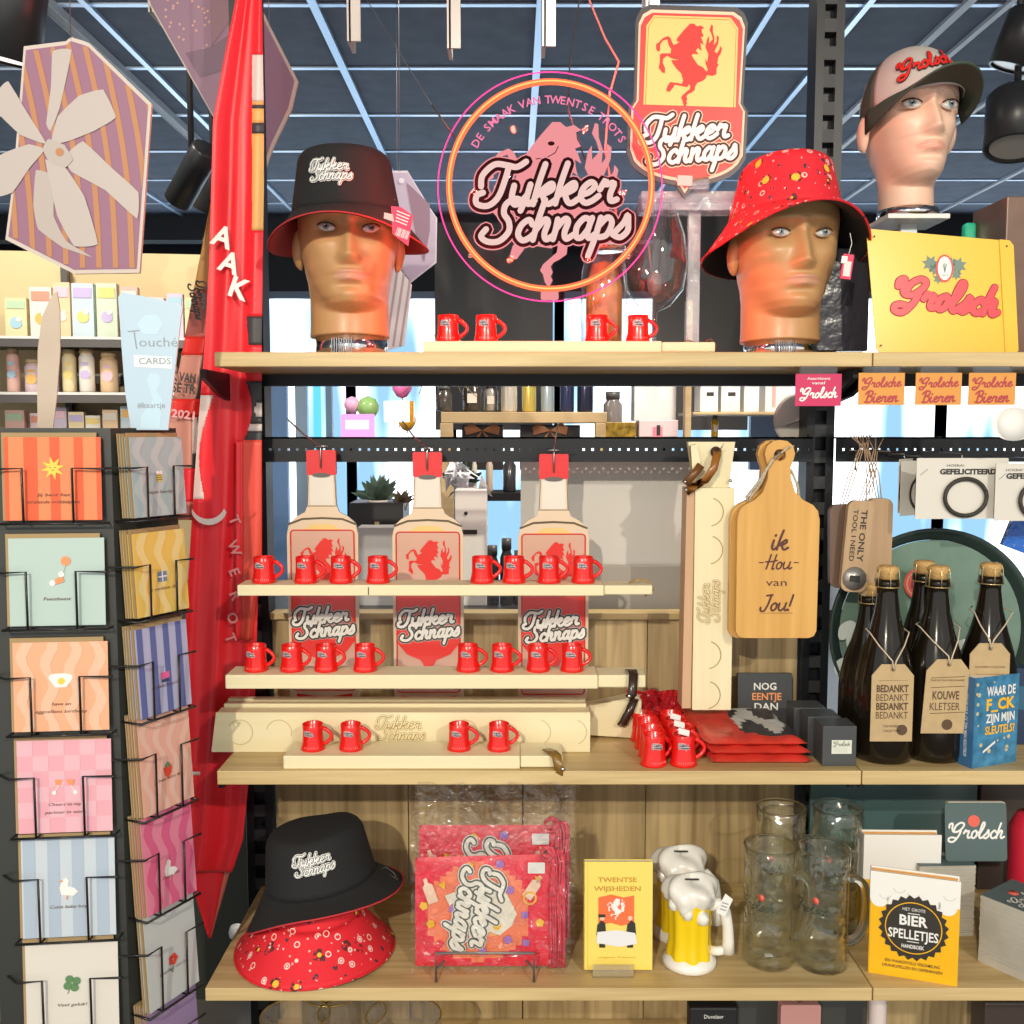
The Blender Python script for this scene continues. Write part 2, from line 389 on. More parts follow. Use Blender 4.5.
spot('track_light_side', (1.5, -1.9, 1.38), (.05, 1.6, -.35), 190, (1, .92, .76), .04, 50)
spot('track_light_rack', (-1.3, -.4, 1.38), (-.6, 1.5, -.3), 14, (1, .95, .88), .05, 60)
spot('shop_shelf_light', (-1.5, 2.2, 1.3), (-1.5, 3.4, .1), 75, (1, .93, .80), .15, 120)
spot('table_light', (.6, 1.95, 1.2), (.15, 2.7, -.1), 110, (1, .93, .82), .08, 90)
# ================================================================ shell
ZC, ZF = 1.45, -1.5
CEIL = mat('ceiling_tile', (.19,.23,.31), .8, noise=.18, nscale=9)
BAR = mat('ceiling_bar', (.66,.80,.98), .35, metal=.65)
BARW = mat('ceiling_bar_white', (.72,.76,.82), .4)
b = MB(); b.box(-5, 5, -.6, 9, ZC, ZC+.06, CEIL); b.build('ceiling', kind='structure')
n = 0
D = 2.345
while D < 7.4:
    n += 1; b = MB(); b.box(-5, 5, D-.012, D+.012, ZC-.006, ZC-.0005, BAR); b.build('trim_%d' % n, kind='structure'); D += .6
for px in (-145, 85, 313, 541, 775, 869, 968, 1010, 1130, 1350):
    n += 1; X = P(px, 0, ZC/.4125).x; wd = .015 if px in (313, 541, 968) else .011
    b = MB(); b.box(X-wd, X+wd, -.6, 7.45, ZC-.016, ZC-.001, BAR if px < 900 else BARW); b.build('trim_%d' % n, kind='structure')
b = MB(); b.box(-5, 5, -.6, 9, ZF-.05, ZF, mat('floor_dark', (.10,.09,.085), .45, noise=.25, nscale=3)); b.build('floor', kind='structure')
DWALL = mat('dark_wall', (.022,.026,.036), .7)
D7 = 7.5
z290 = P(0, 292, D7).z
b = MB(); b.box(-5, 5, D7, D7+.1, z290, ZC, DWALL); b.build('wall_back', kind='structure')
b = MB(); b.box(-5, 5, D7, D7+.1, ZF, -1.2, DWALL); b.build('wall_back_low', kind='structure')
b = MB(); b.box(-5.1, -5, -.6, 9, ZF, ZC, mat('side_wall', (.25,.23,.21), .7)); b.build('wall_left', kind='structure')
b = MB(); b.box(5, 5.1, -.6, 9, ZF, ZC, MATS['side_wall']); b.build('wall_right', kind='structure')
b = MB(); b.box(-5, 5, 6.9, 7.05, P(0,240,6.9).z, ZC, DWALL); b.build('trim_90', kind='structure')
# daylit street behind the shop window
def street(name, c1, c2, s1, s2, sc_):
    m = bpy.data.materials.new(name); m.use_nodes = True; nt = m.node_tree; nt.nodes.clear()
    o = nt.nodes.new('ShaderNodeOutputMaterial'); e = nt.nodes.new('ShaderNodeEmission'); tc = nt.nodes.new('ShaderNodeTexCoord'); mp = nt.nodes.new('ShaderNodeMapping')
    mp.inputs['Scale'].default_value = sc_
    nz = nt.nodes.new('ShaderNodeTexNoise'); nz.inputs['Scale'].default_value = 1.6; nz.inputs['Detail'].default_value = 2
    cr = nt.nodes.new('ShaderNodeValToRGB'); cr.color_ramp.interpolation = 'EASE'
    cr.color_ramp.elements[0].position = .42; cr.color_ramp.elements[0].color = (*c1, 1); cr.color_ramp.elements[1].position = .54; cr.color_ramp.elements[1].color = (*c2, 1)
    mr = nt.nodes.new('ShaderNodeMapRange'); mr.inputs['From Min'].default_value = .42; mr.inputs['From Max'].default_value = .54; mr.inputs['To Min'].default_value = s1; mr.inputs['To Max'].default_value = s2
    L = nt.links.new
    L(tc.outputs['Object'], mp.inputs[0]); L(mp.outputs[0], nz.inputs['Vector']); L(nz.outputs['Fac'], cr.inputs[0]); L(nz.outputs['Fac'], mr.inputs['Value'])
    L(cr.outputs[0], e.inputs[0]); L(mr.outputs[0], e.inputs[1]); L(e.outputs[0], o.inputs[0]); return m
ST1 = street('daylit_street', (.36,.66,.95), (.86,.95,1), .95, 2.6, (1.6,1,.25))
FRM = mat('window_frame', (.16,.24,.36), .4)
wx = [-3.2, -1.95, -1.2, -.45, .35, 1.15, 2.0, 3.2, 4.4]
for i in range(len(wx)-1):
    b = MB(); b.box(wx[i]+.03, wx[i+1]-.03, D7+.02, D7+.03, -1.2, z290, ST1)
    o = b.build('window_%d' % (i+1), kind='structure')
    f = MB()
    for x in (wx[i], wx[i+1]): f.box(x-.035, x+.035, D7-.03, D7+.06, -1.2, z290, FRM)
    f.box(wx[i], wx[i+1], D7-.03, D7+.05, -1.2, -1.13, FRM); f.box(wx[i], wx[i+1], D7-.03, D7+.05, z290-.05, z290, FRM)
    f.build('window_frame', parent=o)
# ================================================================ shelving
UX0, UX1, UD = P(258,600,1.79).x, P(813,600,1.79).x, 1.79
UX2 = UX1+(UX1-UX0)
sh = thing('shelving_unit', 'black steel shop shelving frame with slotted uprights, perforated rails and oak back panels', 'shelving', ((UX0+UX1)/2, UD, ZF))
ox = (UX0+UX1)/2
def slotted(x):
    b = MB(); w2 = .024
    b.box(x-w2, x-.010, UD-.02, UD+.03, ZF, ZC-.02, BLK); b.box(x+.010, x+w2, UD-.02, UD+.03, ZF, ZC-.02, BLK)
    b.box(x-.010, x+.010, UD+.0, UD+.03, ZF, ZC-.02, BLK)
    z = ZF+.2
    while z < ZC-.1:
        b.box(x-.010, x+.010, UD-.02, UD+.0, z, z+.022, SLOT); z += .046
    b.v = [v-Vector((ox, UD, ZF)) for v in b.v]; return b.build('upright', parent=sh)
SLOT = mat('slotted_steel', (.03,.032,.036), .5, metal=.2)
for x in (UX0, UX1, UX2): slotted(x)
def local(b, name, **k):
    b.v = [v-Vector((ox, UD, ZF)) for v in b.v]; return b.build(name, parent=sh, **k)
def perf(x0, x1, zt, zb, D):
    b = MB(); zc = (zt+zb)/2; h = .0022
    b.box(x0, x1, D, D+.003, zc+h, zt, BLK); b.box(x0, x1, D, D+.003, zb, zc-h, BLK)
    x = x0; p = .0156
    while x < x1-p: b.box(x, x+p-.0044, D, D+.003, zc-h, zc+h, BLK); x += p
    b.box(x, x1, D, D+.003, zc-h, zc+h, BLK)
    b.box(x0, x1, D, D+.03, zt-.003, zt, BLK)
    local(b, 'perforated_rail')
RD = 1.745
perf(UX0+.025, UX1-.02, P(0,437,RD).z, P(0,462,RD).z, RD)
perf(UX1+.02, UX2-.02, P(0,437,RD).z, P(0,462,RD).z, RD)
for x0, x1 in ((UX0, UX1), (UX1, UX2)):
    b = MB(); b.box(x0+.02, x1-.02, 1.735, 1.755, P(0,386,1.735).z, P(0,374,1.735).z, BLK); local(b, 'top_rail')
def panel(x0, x1, y0, y1, z0, z1, nm='back_panel'):
    b = MB(); b.box(x0, x1, y0, y1, z0, z1, OAKV); local(b, nm, bevel=.001)
zp = P(0,612,1.78).z
k = 0
xs = [UX0+.026, -.19, .02, .245, UX1-.026]
for i in range(4): panel(xs[i]+.0008, xs[i+1]-.0008, 1.782+(.004 if i % 2 else 0), 1.80, LOW-.5, zp-.012)
b = MB(); b.box(UX0+.026, UX1-.026, 1.77, 1.81, zp-.012, zp, OAK); local(b, 'panel_cap', bevel=.001)
for i in range(3):
    x0 = UX1+.026+i*.31; panel(x0+.001, x0+.309, 1.784, 1.80, LOW-.5, MID-.05)
# brackets under each board
def brackets(zt, D0, x_list, tall=.05):
    for x in x_list:
        b = MB()
        pts = [(D0+.03, zt-.002), (UD-.02, zt-.002), (UD-.02, zt-tall), (D0+.12, zt-tall*.75), (D0+.03, zt-.016)]
        vs = [(x-.004, a, z) for a, z in pts]+[(x+.004, a, z) for a, z in pts]; n5 = len(pts)
        b.add(vs, [tuple(range(n5)), tuple(range(n5, 2*n5))[::-1]]+[(i, (i+1) % n5, (i+1) % n5+n5, i+n5)[::-1] for i in range(n5)], BLK)
        local(b, 'bracket')
TT, TM, TL = .022, .022, .020
brackets(TOP-TT, 1.532, (UX0-.02, UX1-.012, UX1+.012), .055)
brackets(MID-TM, 1.51, (UX0+.0, UX1-.008, UX1+.008), .03)
brackets(LOW-TL, 1.434, (UX0+.0, UX1-.008, UX1+.008), .03)
# boards
def board(z, t, D0, D1, x0, x1, label):
    b = MB(); xm = (x0+x1)/2; L = (x1-x0)/2; W = (D1-D0)
    b.box(-L, L, 0, W, -t, 0, OAK); return b.build('shelf_board', loc=(xm, D0, z), bevel=.0012, label=label, cat='shelf', group='oak shelf boards')
XJ = lambda py, D: P(872, py, D).x
b1 = P(214,350,1.532).x; j1 = P(873,355,1.532).x
board(TOP, TT, 1.532, 1.765, b1, j1-.001, 'topmost long oak shelf board, carrying the two bucket-hatted heads and the round neon sign')
board(TOP, TT, 1.532, 1.765, j1+.001, j1+.95, 'oak board at the top right, under the yellow tin sign')
b2 = P(217,773,1.51).x; j2 = P(862,771,1.51).x
board(MID, TM, 1.51, 1.78, b2, j2-.001, 'middle long oak shelf board with red mugs and pale wooden planks')
board(MID, TM, 1.51, 1.78, j2+.001, j2+.95, 'oak board at middle height on the right, under the dark beer bottles')
b3 = P(205,988,1.434).x; j3 = P(873,985,1.434).x
board(LOW, TL, 1.434, 1.78, b3, j3-.001, 'lowest long oak shelf board with the bucket hats and glass beer mugs')
board(LOW, TL, 1.434, 1.78, j3+.001, j3+.95, 'oak board at the bottom right, under the beer games books and beer mats')
# bottom level board, below the frame, carrying what peeks up from below
LOW2 = LOW-.26
board(LOW2, .02, 1.46, 1.78, b3, j3-.001, 'oak shelf board just out of sight below the picture, carrying flasks and bowls')
# ================================================================ ceiling fins, track and spots
FIN = mat('fin_white', (.70,.68,.64), .5)
for i, (px, py) in enumerate(((349, 41), (449, 48), (544, 46), (648, 8), (150, 12))):
    D = 2.15; p = P(px, py, D); b = MB()
    b.box(-.004, .004, 0, .07, 0, ZC-.02-p.z, FIN); b.box(0, .024, .0, .006, 0, ZC-.02-p.z, FIN)
    b.build('ceiling_fin', loc=p, label='%s white vertical fin from the left hanging down from the ceiling at the top edge' % ORD[(1,2,3,4,0)[i]], cat='ceiling fin', group='white ceiling fins')
def track_spot(px, py, D, L, r, rot, label, lens=None, rail=True):
    t = thing('track_spotlight', label, 'spotlight', P(px, py, D), (0,0,0))
    SB = mat('spot_black', (.025,.027,.03), .35)
    b = MB(); b.lathe([(r*.9,L/2),(r,L/2-.008),(r,-L/2),(r*.86,-L/2),(r*.8,-L/2+.02)], SB, 28); b.T = Matrix.Identity(4)
    b.build('lamp_housing', parent=t, rot=rot)
    b = MB(); b.disc(0, 0, r*.8, 0, lens or mat('lens_grey', (.5,.5,.48), .2), 24)
    e = Matrix.Identity(4)
    o = b.build('lens', parent=t); M_ = (Matrix.Rotation(rot[2],4,'Z') @ Matrix.Rotation(rot[1],4,'Y') @ Matrix.Rotation(rot[0],4,'X'))
    o.matrix_local = M_ @ Matrix.Translation((0,0,-L/2+.004)) @ Matrix.Rotation(PI/2, 4, 'X')
    b = MB(); b.tube([(0,0,0),(0,0,ZC-.03-P(px,py,D).z)], .008, SB); b.build('stem', parent=t)
    return t
track_spot(192, 175, 2.6, .17, .036, (.5,.75,0), 'black cylindrical track spotlight hanging between the gift sign and the red flag')
track_spot(213, 185, 3.1, .16, .036, (.3,.5,0), 'second black track spotlight half hidden behind the red flag')
track_spot(10, 10, 1.7, .16, .055, (.12,.2,0), 'black spotlight cut off by the top left corner of the photo', lens=emis('lamp_glow', (1,.93,.8), 1.2))
track_spot(1016, 122, 2.3, .13, .065, (-.25,.15,0), 'dark spotlight at the right edge beside the cap')
track_spot(1022, 40, 2.3, .12, .05, (.2,.3,0), 'dark spotlight at the top right corner')
b = MB()
A = P(30, -8, 2.35); B_ = P(218, 150, 4.4)
d = (B_-A); ZR = ZC-.03
b.box(-.018, .018, -1.5, 3.4, -.03, 0, mat('track_black', (.03,.032,.036), .35)); b.box(-.021, -.018, -1.5, 3.4, -.032, .0, BARW); b.box(.018, .021, -1.5, 3.4, -.032, .0, BARW)
b.build('lighting_track', loc=(P(40,0,ZC/.4125).x+.03, 3.0, ZC-.002), label='dark lighting track with pale edges running along the ceiling at upper left', cat='lighting track')
# ================================================================ background behind the shelving
BX = mat('backdrop_black', (.010,.010,.013), .6)
def pb(name, label, cat, px0, px1, py0, py1, D, dep, m, group=None, deco=None, bevel=.002, rz=0):
    """box thing seen between the two pixel columns, standing on its own base"""
    a = P((px0+px1)/2, py1, D); k = mm((py0+py1)/2, D); w2 = (px1-px0)*k/2; h = P(0,py0,D).z-P(0,py1,D).z
    b = MB(); b.box(-w2, w2, 0, dep, 0, h, m)
    if deco: deco(b, w2, h)
    return b.build(name, loc=a, rot=(0,0,rz), label=label, cat=cat, group=group, bevel=bevel)
pb('partition_panel', 'black panel standing behind the round neon sign', 'panel', 435, 553, 222, 430, 4.0, .05, BX)
pb('partition_panel', 'black panel standing behind the red bucket hat, right of the clear stand', 'panel', 652, 748, 214, 430, 4.0, .05, mat('backdrop_brown', (.035,.03,.03), .5))
pb('stacked_box', 'dark wrapped carton standing behind the head with the red hat', 'carton', 800, 868, 248, 351, 1.69, .05, mat('carton_dark', (.03,.03,.045), .25, bump=.4, bscale=25))
pb('brown_box', 'brown leather box at the right edge beside the yellow tin sign', 'box', 1001, 1060, 196, 354, 1.62, .12, mat('brown_leather', (.17,.09,.06), .35, noise=.2))
# window-display pieces
TB = 2.9
pb('pink_sign', 'small pink lightbox sign in the shop window, seen above the perforated rail', 'sign', 341, 374, 414, 439, TB, .02, emis('pink_light', (1,.35,.75), 1.3), deco=lambda b,w,h: b.rect(-w*.7, w*.7, h*.4, h*.75, -.001, emis('pinkwhite', (1,.9,.95), 2)))
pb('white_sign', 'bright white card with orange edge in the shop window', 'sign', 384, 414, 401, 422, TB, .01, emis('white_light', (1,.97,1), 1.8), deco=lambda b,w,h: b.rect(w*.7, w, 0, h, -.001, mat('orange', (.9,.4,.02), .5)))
for i, (px, py, r, c, nm) in enumerate(((368, 408, 11, (.35,.6,.2), 'green'), (407, 421, 9, (.95,.5,.03), 'orange'), (402, 387, 10, (.9,.2,.5), 'pink'), (352, 405, 8, (.95,.5,.75), 'pale pink'))):
    b = MB(); k = mm(py, 3.2)*r; b.lathe([(0,-k*1.15),(k*.5,-k*.95),(k*.95,-k*.3),(k,k*.2),(k*.7,k*.8),(0,k*1.1)], mat('balloon_%d' % i, c, .3), 20)
    o = b.build('balloon', loc=P(px, py, 3.2), label='%s round balloon in the shop window, seen above the perforated rail' % nm, cat='balloon', group='balloons in the shop window')
    b = MB(); b.tube([(0,0,-k*1.1),(.01,0,-k*2.2),(-.01,0,-k*4)], .002, WHT, 5); b.build('string', parent=o)
for i, (px0, px1, c) in enumerate(((274,292,(.25,.45,.85)), (300,312,(.5,.7,.95)), (318,324,(.15,.7,.95)), (330,336,(.3,.5,.75)))):
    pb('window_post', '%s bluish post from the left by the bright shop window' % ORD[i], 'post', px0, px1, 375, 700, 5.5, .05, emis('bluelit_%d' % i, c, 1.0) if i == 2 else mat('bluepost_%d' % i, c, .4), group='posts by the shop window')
# oak rack with bottles
RK = wood('rack_oak', (.48,.33,.16), (.62,.46,.25), axis=0)
RDp = 2.75
ra = P(523, 436, RDp); kx = mm(410, RDp)
t = thing('display_rack', 'oak display rack behind the shelving, carrying a row of steel flasks', 'rack', (ra.x, RDp, ZF))
def rk(nm, px0, px1, py0, py1, y0, y1):
    b = MB(); a0 = P(px0, py1, RDp); a1 = P(px1, py0, RDp)
    b.box(a0.x-ra.x, a1.x-ra.x, y0, y1, a0.z-ZF, a1.z-ZF, RK); b.build(nm, parent=t, bevel=.002)
rk('shelf', 441, 607, 412, 423, 0, .25); 
for px in (441, 594): rk('post', px, px+12, 423, 610, 0, .03)
rk('post', 682, 693, 300, 610, 0, .03)
rk('shelf', 594, 700, 438, 446, 0, .25); rk('shelf', 693, 792, 412, 415, 0, .25)
rk('post', 836, 850, 300, 640, .1, .13)
def flask_bg(px0, px1, py0, py1, c, nm, i, grp='steel flasks on the oak rack', D=RDp+.08):
    k = mm(410, D); r = (px1-px0)*k/2; h = (py1-py0)*k; m = mat('flask_'+nm, c, .25, metal=.5)
    b = MB(); b.lathe([(r*.95,0),(r,.005),(r,h*.78),(r*.75,h*.86),(r*.75,h*.98),(r*.7,h)], m, 24)
    o = b.build('steel_flask', loc=P((px0+px1)/2, py1, D), label='%s drinking flask on the oak rack seen under the top shelf' % nm, cat='flask', group=grp)
for i, (a0, a1, c, nm) in enumerate(((501,517,(.75,.70,.6),'cream'), (522,536,(.65,.5,.12),'gold'), (541,554,(.42,.5,.55),'steel grey'), (560,574,(.04,.05,.12),'navy blue, slimmer'), (577,593,(.03,.035,.07),'black, rightmost'))):
    flask_bg(a0, a1, 360, 412, c, nm, i)
def jar_bg(px0, px1, py0, py1, D, c, label, nm='jar', cat='jar', lidc=(.1,.1,.1), tagc=(.8,.75,.65), group=None):
    k = mm(py1, D); r = (px1-px0)*k/2; h = (py1-py0)*k
    b = MB(); b.lathe([(r*.9,0),(r,h*.05),(r,h*.72),(r*.7,h*.8),(r*.7,h*.84)], mat('jar_%.2f_%.2f_%.2f' % c, c, .2, coat=.3), 20)
    if tagc: b.rect(-r*.5, r*.5, h*.25, h*.55, -r*1.02, mat('tagc_%.2f%.2f%.2f' % tagc, tagc, .6))
    o = b.build(nm, loc=P((px0+px1)/2, py1, D), label=label, cat=cat, group=group)
    b = MB(); b.lathe([(r*.76,h*.84),(r*.76,h),(0,h)], mat('lid_%.2f%.2f%.2f' % lidc, lidc, .4), 20); b.build('lid', parent=o)
jar_bg(463, 482, 380, 411, RDp+.1, (.05,.04,.035), 'dark candle jar with a pale label on the oak rack')
jar_bg(484, 498, 384, 411, RDp+.12, (.4,.38,.33), 'grey candle jar left of the cream flask on the oak rack')
jar_bg(436, 452, 386, 411, RDp+.05, (.07,.06,.05), 'black vase with dry twigs on the left end of the oak rack', 'vase', 'vase', tagc=None)
b = MB(); q = P(440, 386, RDp+.05)
for i in range(26):
    a = random.uniform(-1.2, 1.2); l = random.uniform(.08, .2); y = random.uniform(-.03,.03)
    b.tube([(0,0,0),(math.sin(a)*l*.5, y, math.cos(a)*l*.6),(math.sin(a)*l+random.uniform(-.03,.03), y*2, math.cos(a)*l-.03+random.uniform(-.05,.03))], .0012, mat('twig', (.35,.27,.16), .7), 4)
b.build('dried_twigs', loc=q, label='bundle of thin dried twigs in the black vase on the oak rack', cat='dried flowers')
# below the rack shelf: dark gift bottles with orange bows
for px0, px1, nm in ((462, 503, 'left'), (520, 580, 'right')):
    o = pb('gift_box', 'dark gift box with a brown bow, %s one under the flasks' % nm, 'gift box', px0, px1, 425, 470, RDp+.05, .1, mat('gift_dark', (.03,.028,.03), .4), group='dark gift boxes in the oak rack')
    b = MB(); BR = mat('bow_brown', (.45,.17,.05), .4)
    for s in (-1, 1):
        b.prism([(0,0),(s*.03,.022),(s*.05,.01),(s*.045,-.012)][::s], -.012, -.002, BR)
        b.prism([(0,0),(s*.02,-.04),(s*.035,-.035)][::-s], -.010, -.002, BR)
    b.build('bow', parent=o).location = (0, 0, P(0,430,RDp).z-P(0,470,RDp).z)
# right part of the rack
jar_bg(603, 622, 392, 438, RDp+.08, (.22,.20,.19), 'grey cup of spoons on the rack seen between the flasks and the white bag', 'spoon_cup', 'cup', tagc=None)
pb('white_bag', 'tall white paper bag on the rack seen under the top shelf', 'paper bag', 634, 676, 372, 421, RDp+.1, .08, WHT)
pb('gift_hamper', 'yellow and black snack hamper on the rack, left of the pink gift box', 'hamper', 605, 636, 422, 437, RDp+.01, .08, mat('hamper_gold', (.45,.28,.03), .4, noise=.8, nscale=60))
def pinkdeco(b, w, h): b.rect(-w*.3, w*.2, 0, h*.6, -.001, mat('pinkd', (.85,.25,.35), .5)); b.rect(-w*.1, w*.08, h*.1, h*.7, -.002, DARK)
pb('gift_box', 'white and pink gift box below the white bag on the rack', 'gift box', 639, 678, 420, 437, RDp+.0, .08, mat('pinkbox', (.8,.62,.62), .5), deco=pinkdeco)
for i, (a0, a1) in enumerate(((700,718), (721,740), (744,759), (765,791))):
    def dk(b, w, h, i=i):
        if i < 2: b.rect(-w*.3, w*.5, h*.5, h*.62, -.001, DARK)
        elif i == 3: b.rect(-w*.5, -w*.2, h*.15, h*.8, -.001, mat('pinkline', (.85,.4,.35), .5))
    pb('white_carton', '%s white carton from the left on the rack under the top shelf' % ORD[i], 'carton', a0, a1, 380, 412, RDp+.03, .09, WHT, group='white cartons on the rack', deco=dk)
jar_bg(711, 718, 416, 437, RDp+.1, (.85,.5,.02), 'small yellow bottle on the rack below the white cartons', 'small_bottle', 'bottle')
pb('blue_screen', 'dark blue panel behind the cutting board handle, seen above the rail', 'panel', 750, 787, 414, 470, 4.2, .04, mat('navy_panel', (.03,.07,.17), .4))
b = MB(); b.lathe([(0,0),(.045,0),(.05,.004),(.05,.010),(.045,.012),(0,.012)], mat('grey_round', (.58,.56,.52), .5), 40, ax='y')
b.v = [Vector((v.x*1.0, v.y, v.z)) for v in b.v]
b.tube([(-.03,-.018,-.01),(.0,-.018,.002),(.018,-.018,.014)], .0022, mat('grey_mark', (.35,.34,.32), .5), 6)
o = b.build('round_mirror', loc=P(800, 420, 1.84), label='pale grey round disc hanging behind the upright, seen above the rail', cat='disc')
# lower opening, on a table behind
TBZ = P(400, 606, 2.3).z
b = MB(); b.box(-1.0, 1.2, 0, .46, -.03, 0, mat('table_dark', (.03,.03,.032), .4)); 
for x in (-.95, 1.1):
    for y in (.05, .38): b.box(x, x+.05, y, y+.05, ZF-TBZ, -.03, MATS['table_dark'])
b.build('back_table', loc=(-.1, 2.25, TBZ), label='dark table behind the shelving, under the white paper bags and plants', cat='table')
def bagdeco(b, w, h): b.rect(-w*.6, w*.4, h*.62, h*.66, -.001, DARK); b.disc(-w*.3, h*.8, w*.12, -.001, DARK, 16)
pb('paper_bag', 'grey paper sheet standing between the first and second bottle boards', 'paper bag', 358, 396, 527, 606, 2.3, .06, mat('grey_paper', (.40,.40,.40), .6), deco=lambda b,w,h: b.rect(-w*.7, w*.3, h*.3, h*.33, -.001, DARK))
pb('paper_bag', 'white paper bag standing right of the second bottle board', 'paper bag', 455, 487, 490, 606, 2.3, .08, mat('bag_white', (.84,.83,.79), .6), deco=bagdeco)
pb('planter_box', 'black planter box behind the first and second bottle boards', 'planter', 350, 404, 503, 606, 2.4, .15, mat('planter_black', (.02,.02,.022), .35), deco=lambda b,w,h: b.rect(-w*.05, w*.12, h*.7, h*.82, -.001, mat('goldtag', (.5,.4,.2), .4)))
def plant(px, py, D, n, r, c, label, c2=None):
    t = thing('potted_plant', label, 'plant', P(px, py, D))
    b = MB(); m = mat('leaf_%.2f' % c[1], c, .6)
    for i in range(n):
        a = random.uniform(0, 2*PI); el = random.uniform(.2, 1.4); l = r*random.uniform(.5, 1)
        d = Vector((math.cos(a)*math.cos(el), math.sin(a)*math.cos(el)*.5, math.sin(el))); e = d.cross(Vector((0,1,0))).normalized()*l*.14
        p = d*l; b.add([(0,0,0), tuple(p*.55+e), tuple(p), tuple(p*.55-e)], [(0,1,2,3)], m)
    b.build('foliage', parent=t)
    b = MB(); b.lathe([(r*.25,-r*.45),(r*.36,0),(r*.30,0)], mat('pot_cream', (.55,.5,.42), .6), 16); b.build('pot', parent=t)
plant(378, 500, 2.45, 70, .07, (.10,.17,.12), 'small grey-green plant behind the neck of the second bottle board, on the black planter')
plant(402, 503, 2.45, 40, .04, (.16,.13,.07), 'small brown plant left of the second bottle board neck')
plant(463, 484, 2.5, 60, .07, (.03,.06,.04), 'dark leafy plant above the white paper bag')
b = MB()
for i in range(30):
    a = Vector((random.gauss(0,.022), random.gauss(0,.02), random.gauss(0,.022))); q_ = [a+Vector((random.gauss(0,.02),random.gauss(0,.02),random.gauss(0,.02))) for _ in range(3)]
    b.add(q_, [(0,1,2)], mat('tissue', (.75,.77,.8), .6))
b.build('tissue_paper', loc=P(455, 478, 2.42), label='crumpled white tissue paper sticking out above the white paper bag', cat='tissue paper')
for i, (px0, px1, py0, c, nm) in enumerate(((486,499,545,(.03,.028,.03),'tall black'), (500,513,538,(.05,.045,.04),'black with a gold label'), (513,523,550,(.025,.025,.03),'short black'))):
    jar_bg(px0, px1, py0, 606, 2.32, c, '%s bottle between the white paper bag and the third bottle board' % nm, 'dark_bottle', 'bottle', tagc=(.5,.4,.2) if i == 1 else None, group='dark bottles on the back table')
for i, (px0, px1, c, nm) in enumerate(((472,477,(.7,.66,.55),'thin cream'), (486,493,(.6,.48,.36),'beige'), (526,533,(.75,.7,.6),'pale'), (503,516,(.04,.04,.045),'wide black'))):
    jar_bg(px0, px1, 455, 492, 2.6, c, '%s candle seen just under the perforated rail' % nm, 'pillar_candle', 'candle', tagc=None, lidc=c, group='candles under the rail')
b = MB(); a = P(500, 492, 2.6); b.box(-.10, .12, -.05, .1, -.02, 0, BX); b.box(-.10, -.08, 0, .02, TBZ-a.z, -.02, BX); b.box(.1, .12, 0, .02, TBZ-a.z, -.02, BX)
b.build('candle_riser', loc=a, label='black riser under the candles seen below the rail', cat='riser')
# white box board with cap
bw = thing('white_backdrop', 'large white board standing behind the third bottle board and the hanging plank', 'board', P(612, 606, 1.86))
k = mm(520, 1.86); b = MB(); b.box(-92*k, 92*k, 0, .008, -.02, 148*k, mat('board_white', (.62,.59,.55), .6)); b.build('panel', parent=bw)
b = MB(); b.box(-92*k, 92*k, -.02, -.002, -.02, 42*k, mat('board_grey', (.36,.33,.30), .6)); b.build('lower_strip', parent=bw)
b = MB(); b.box(-92*k, -85*k, .01, .08, -(1.5+P(0,606,1.86).z), 0, BLK); b.box(85*k, 92*k, .01, .08, -(1.5+P(0,606,1.86).z), 0, BLK); b.build('foot', parent=bw)
# dark things behind lower left: storage bins
pb('storage_bin', 'dark green bin standing on the floor left of the lower shelves', 'bin', 188, 250, 800, 1000, 2.1, .3, mat('bin_dark', (.03,.035,.028), .4))
b = MB(); b.lathe([(0,-.014),(.012,-.009),(.014,0),(.010,.012),(0,.014)], WHT, 14); o = b.build('knob', parent=sh); o.location = P(236, 932, 1.83)-sh.location
# ================================================================ bright shop shelves at far left
GS = mat('shop_shelf', (.10,.09,.085), .4)
def shopshelf(rootpx, D, rz, w, levels, label, back, topy=243):
    a = P(rootpx, 430, D); t = thing('wall_shelving', label, 'shelving', (a.x, D, ZF), (0,0,rz))
    zs = []
    for i, py in enumerate(levels):
        z = P(0, py, D).z-ZF; zs.append(z); b = MB(); b.box(0, w, 0, .3, z-.018, z, GS); b.box(0, w, -.004, 0, z-.006, z+.002, WHT); b.box(0, w, -.003, 0, z-.03, z-.007, GS); b.build('shelf', parent=t)
    b = MB(); HB = P(0, topy, D+.15).z-ZF; b.box(0, w, .3, .33, 0, HB, back); b.build('back_panel', parent=t)
    for x in (0, w-.02):
        b = MB(); b.box(x, x+.02, .0, .3, 0, HB, GS); b.build('side_panel', parent=t)
    M_ = Matrix.Translation(t.location) @ Matrix.Rotation(rz, 4, 'Z'); return M_, zs
BKW = mat('shop_back', (.85,.78,.66), .6)
s1 = shopshelf(-130, 3.0, .12, 1.0, (335, 392, 450), 'brightly lit wall shelving at the left edge with pastel gifts', mat('shop_back_warm', (.85,.66,.36), .6), 240)
s2 = shopshelf(66, 3.3, .25, .46, (313, 374, 430), 'brightly lit wall shelving between the knife-shaped sign and the pale blue sign', BKW, 272)
s3 = shopshelf(150, 3.6, .0, .35, (300, 374, 430), 'wall shelving just left of the red flag, behind the pale blue sign', wood('shop_wood', (.5,.38,.22), (.62,.5,.32), 2), 278)
pal = [((.85,.35,.25),'coral'), ((.95,.75,.25),'yellow'), ((.45,.7,.85),'sky blue'), ((.9,.6,.7),'pink'), ((.9,.85,.75),'cream'), ((.55,.75,.5),'mint'), ((.6,.5,.8),'lilac'), ((.95,.55,.15),'orange')]
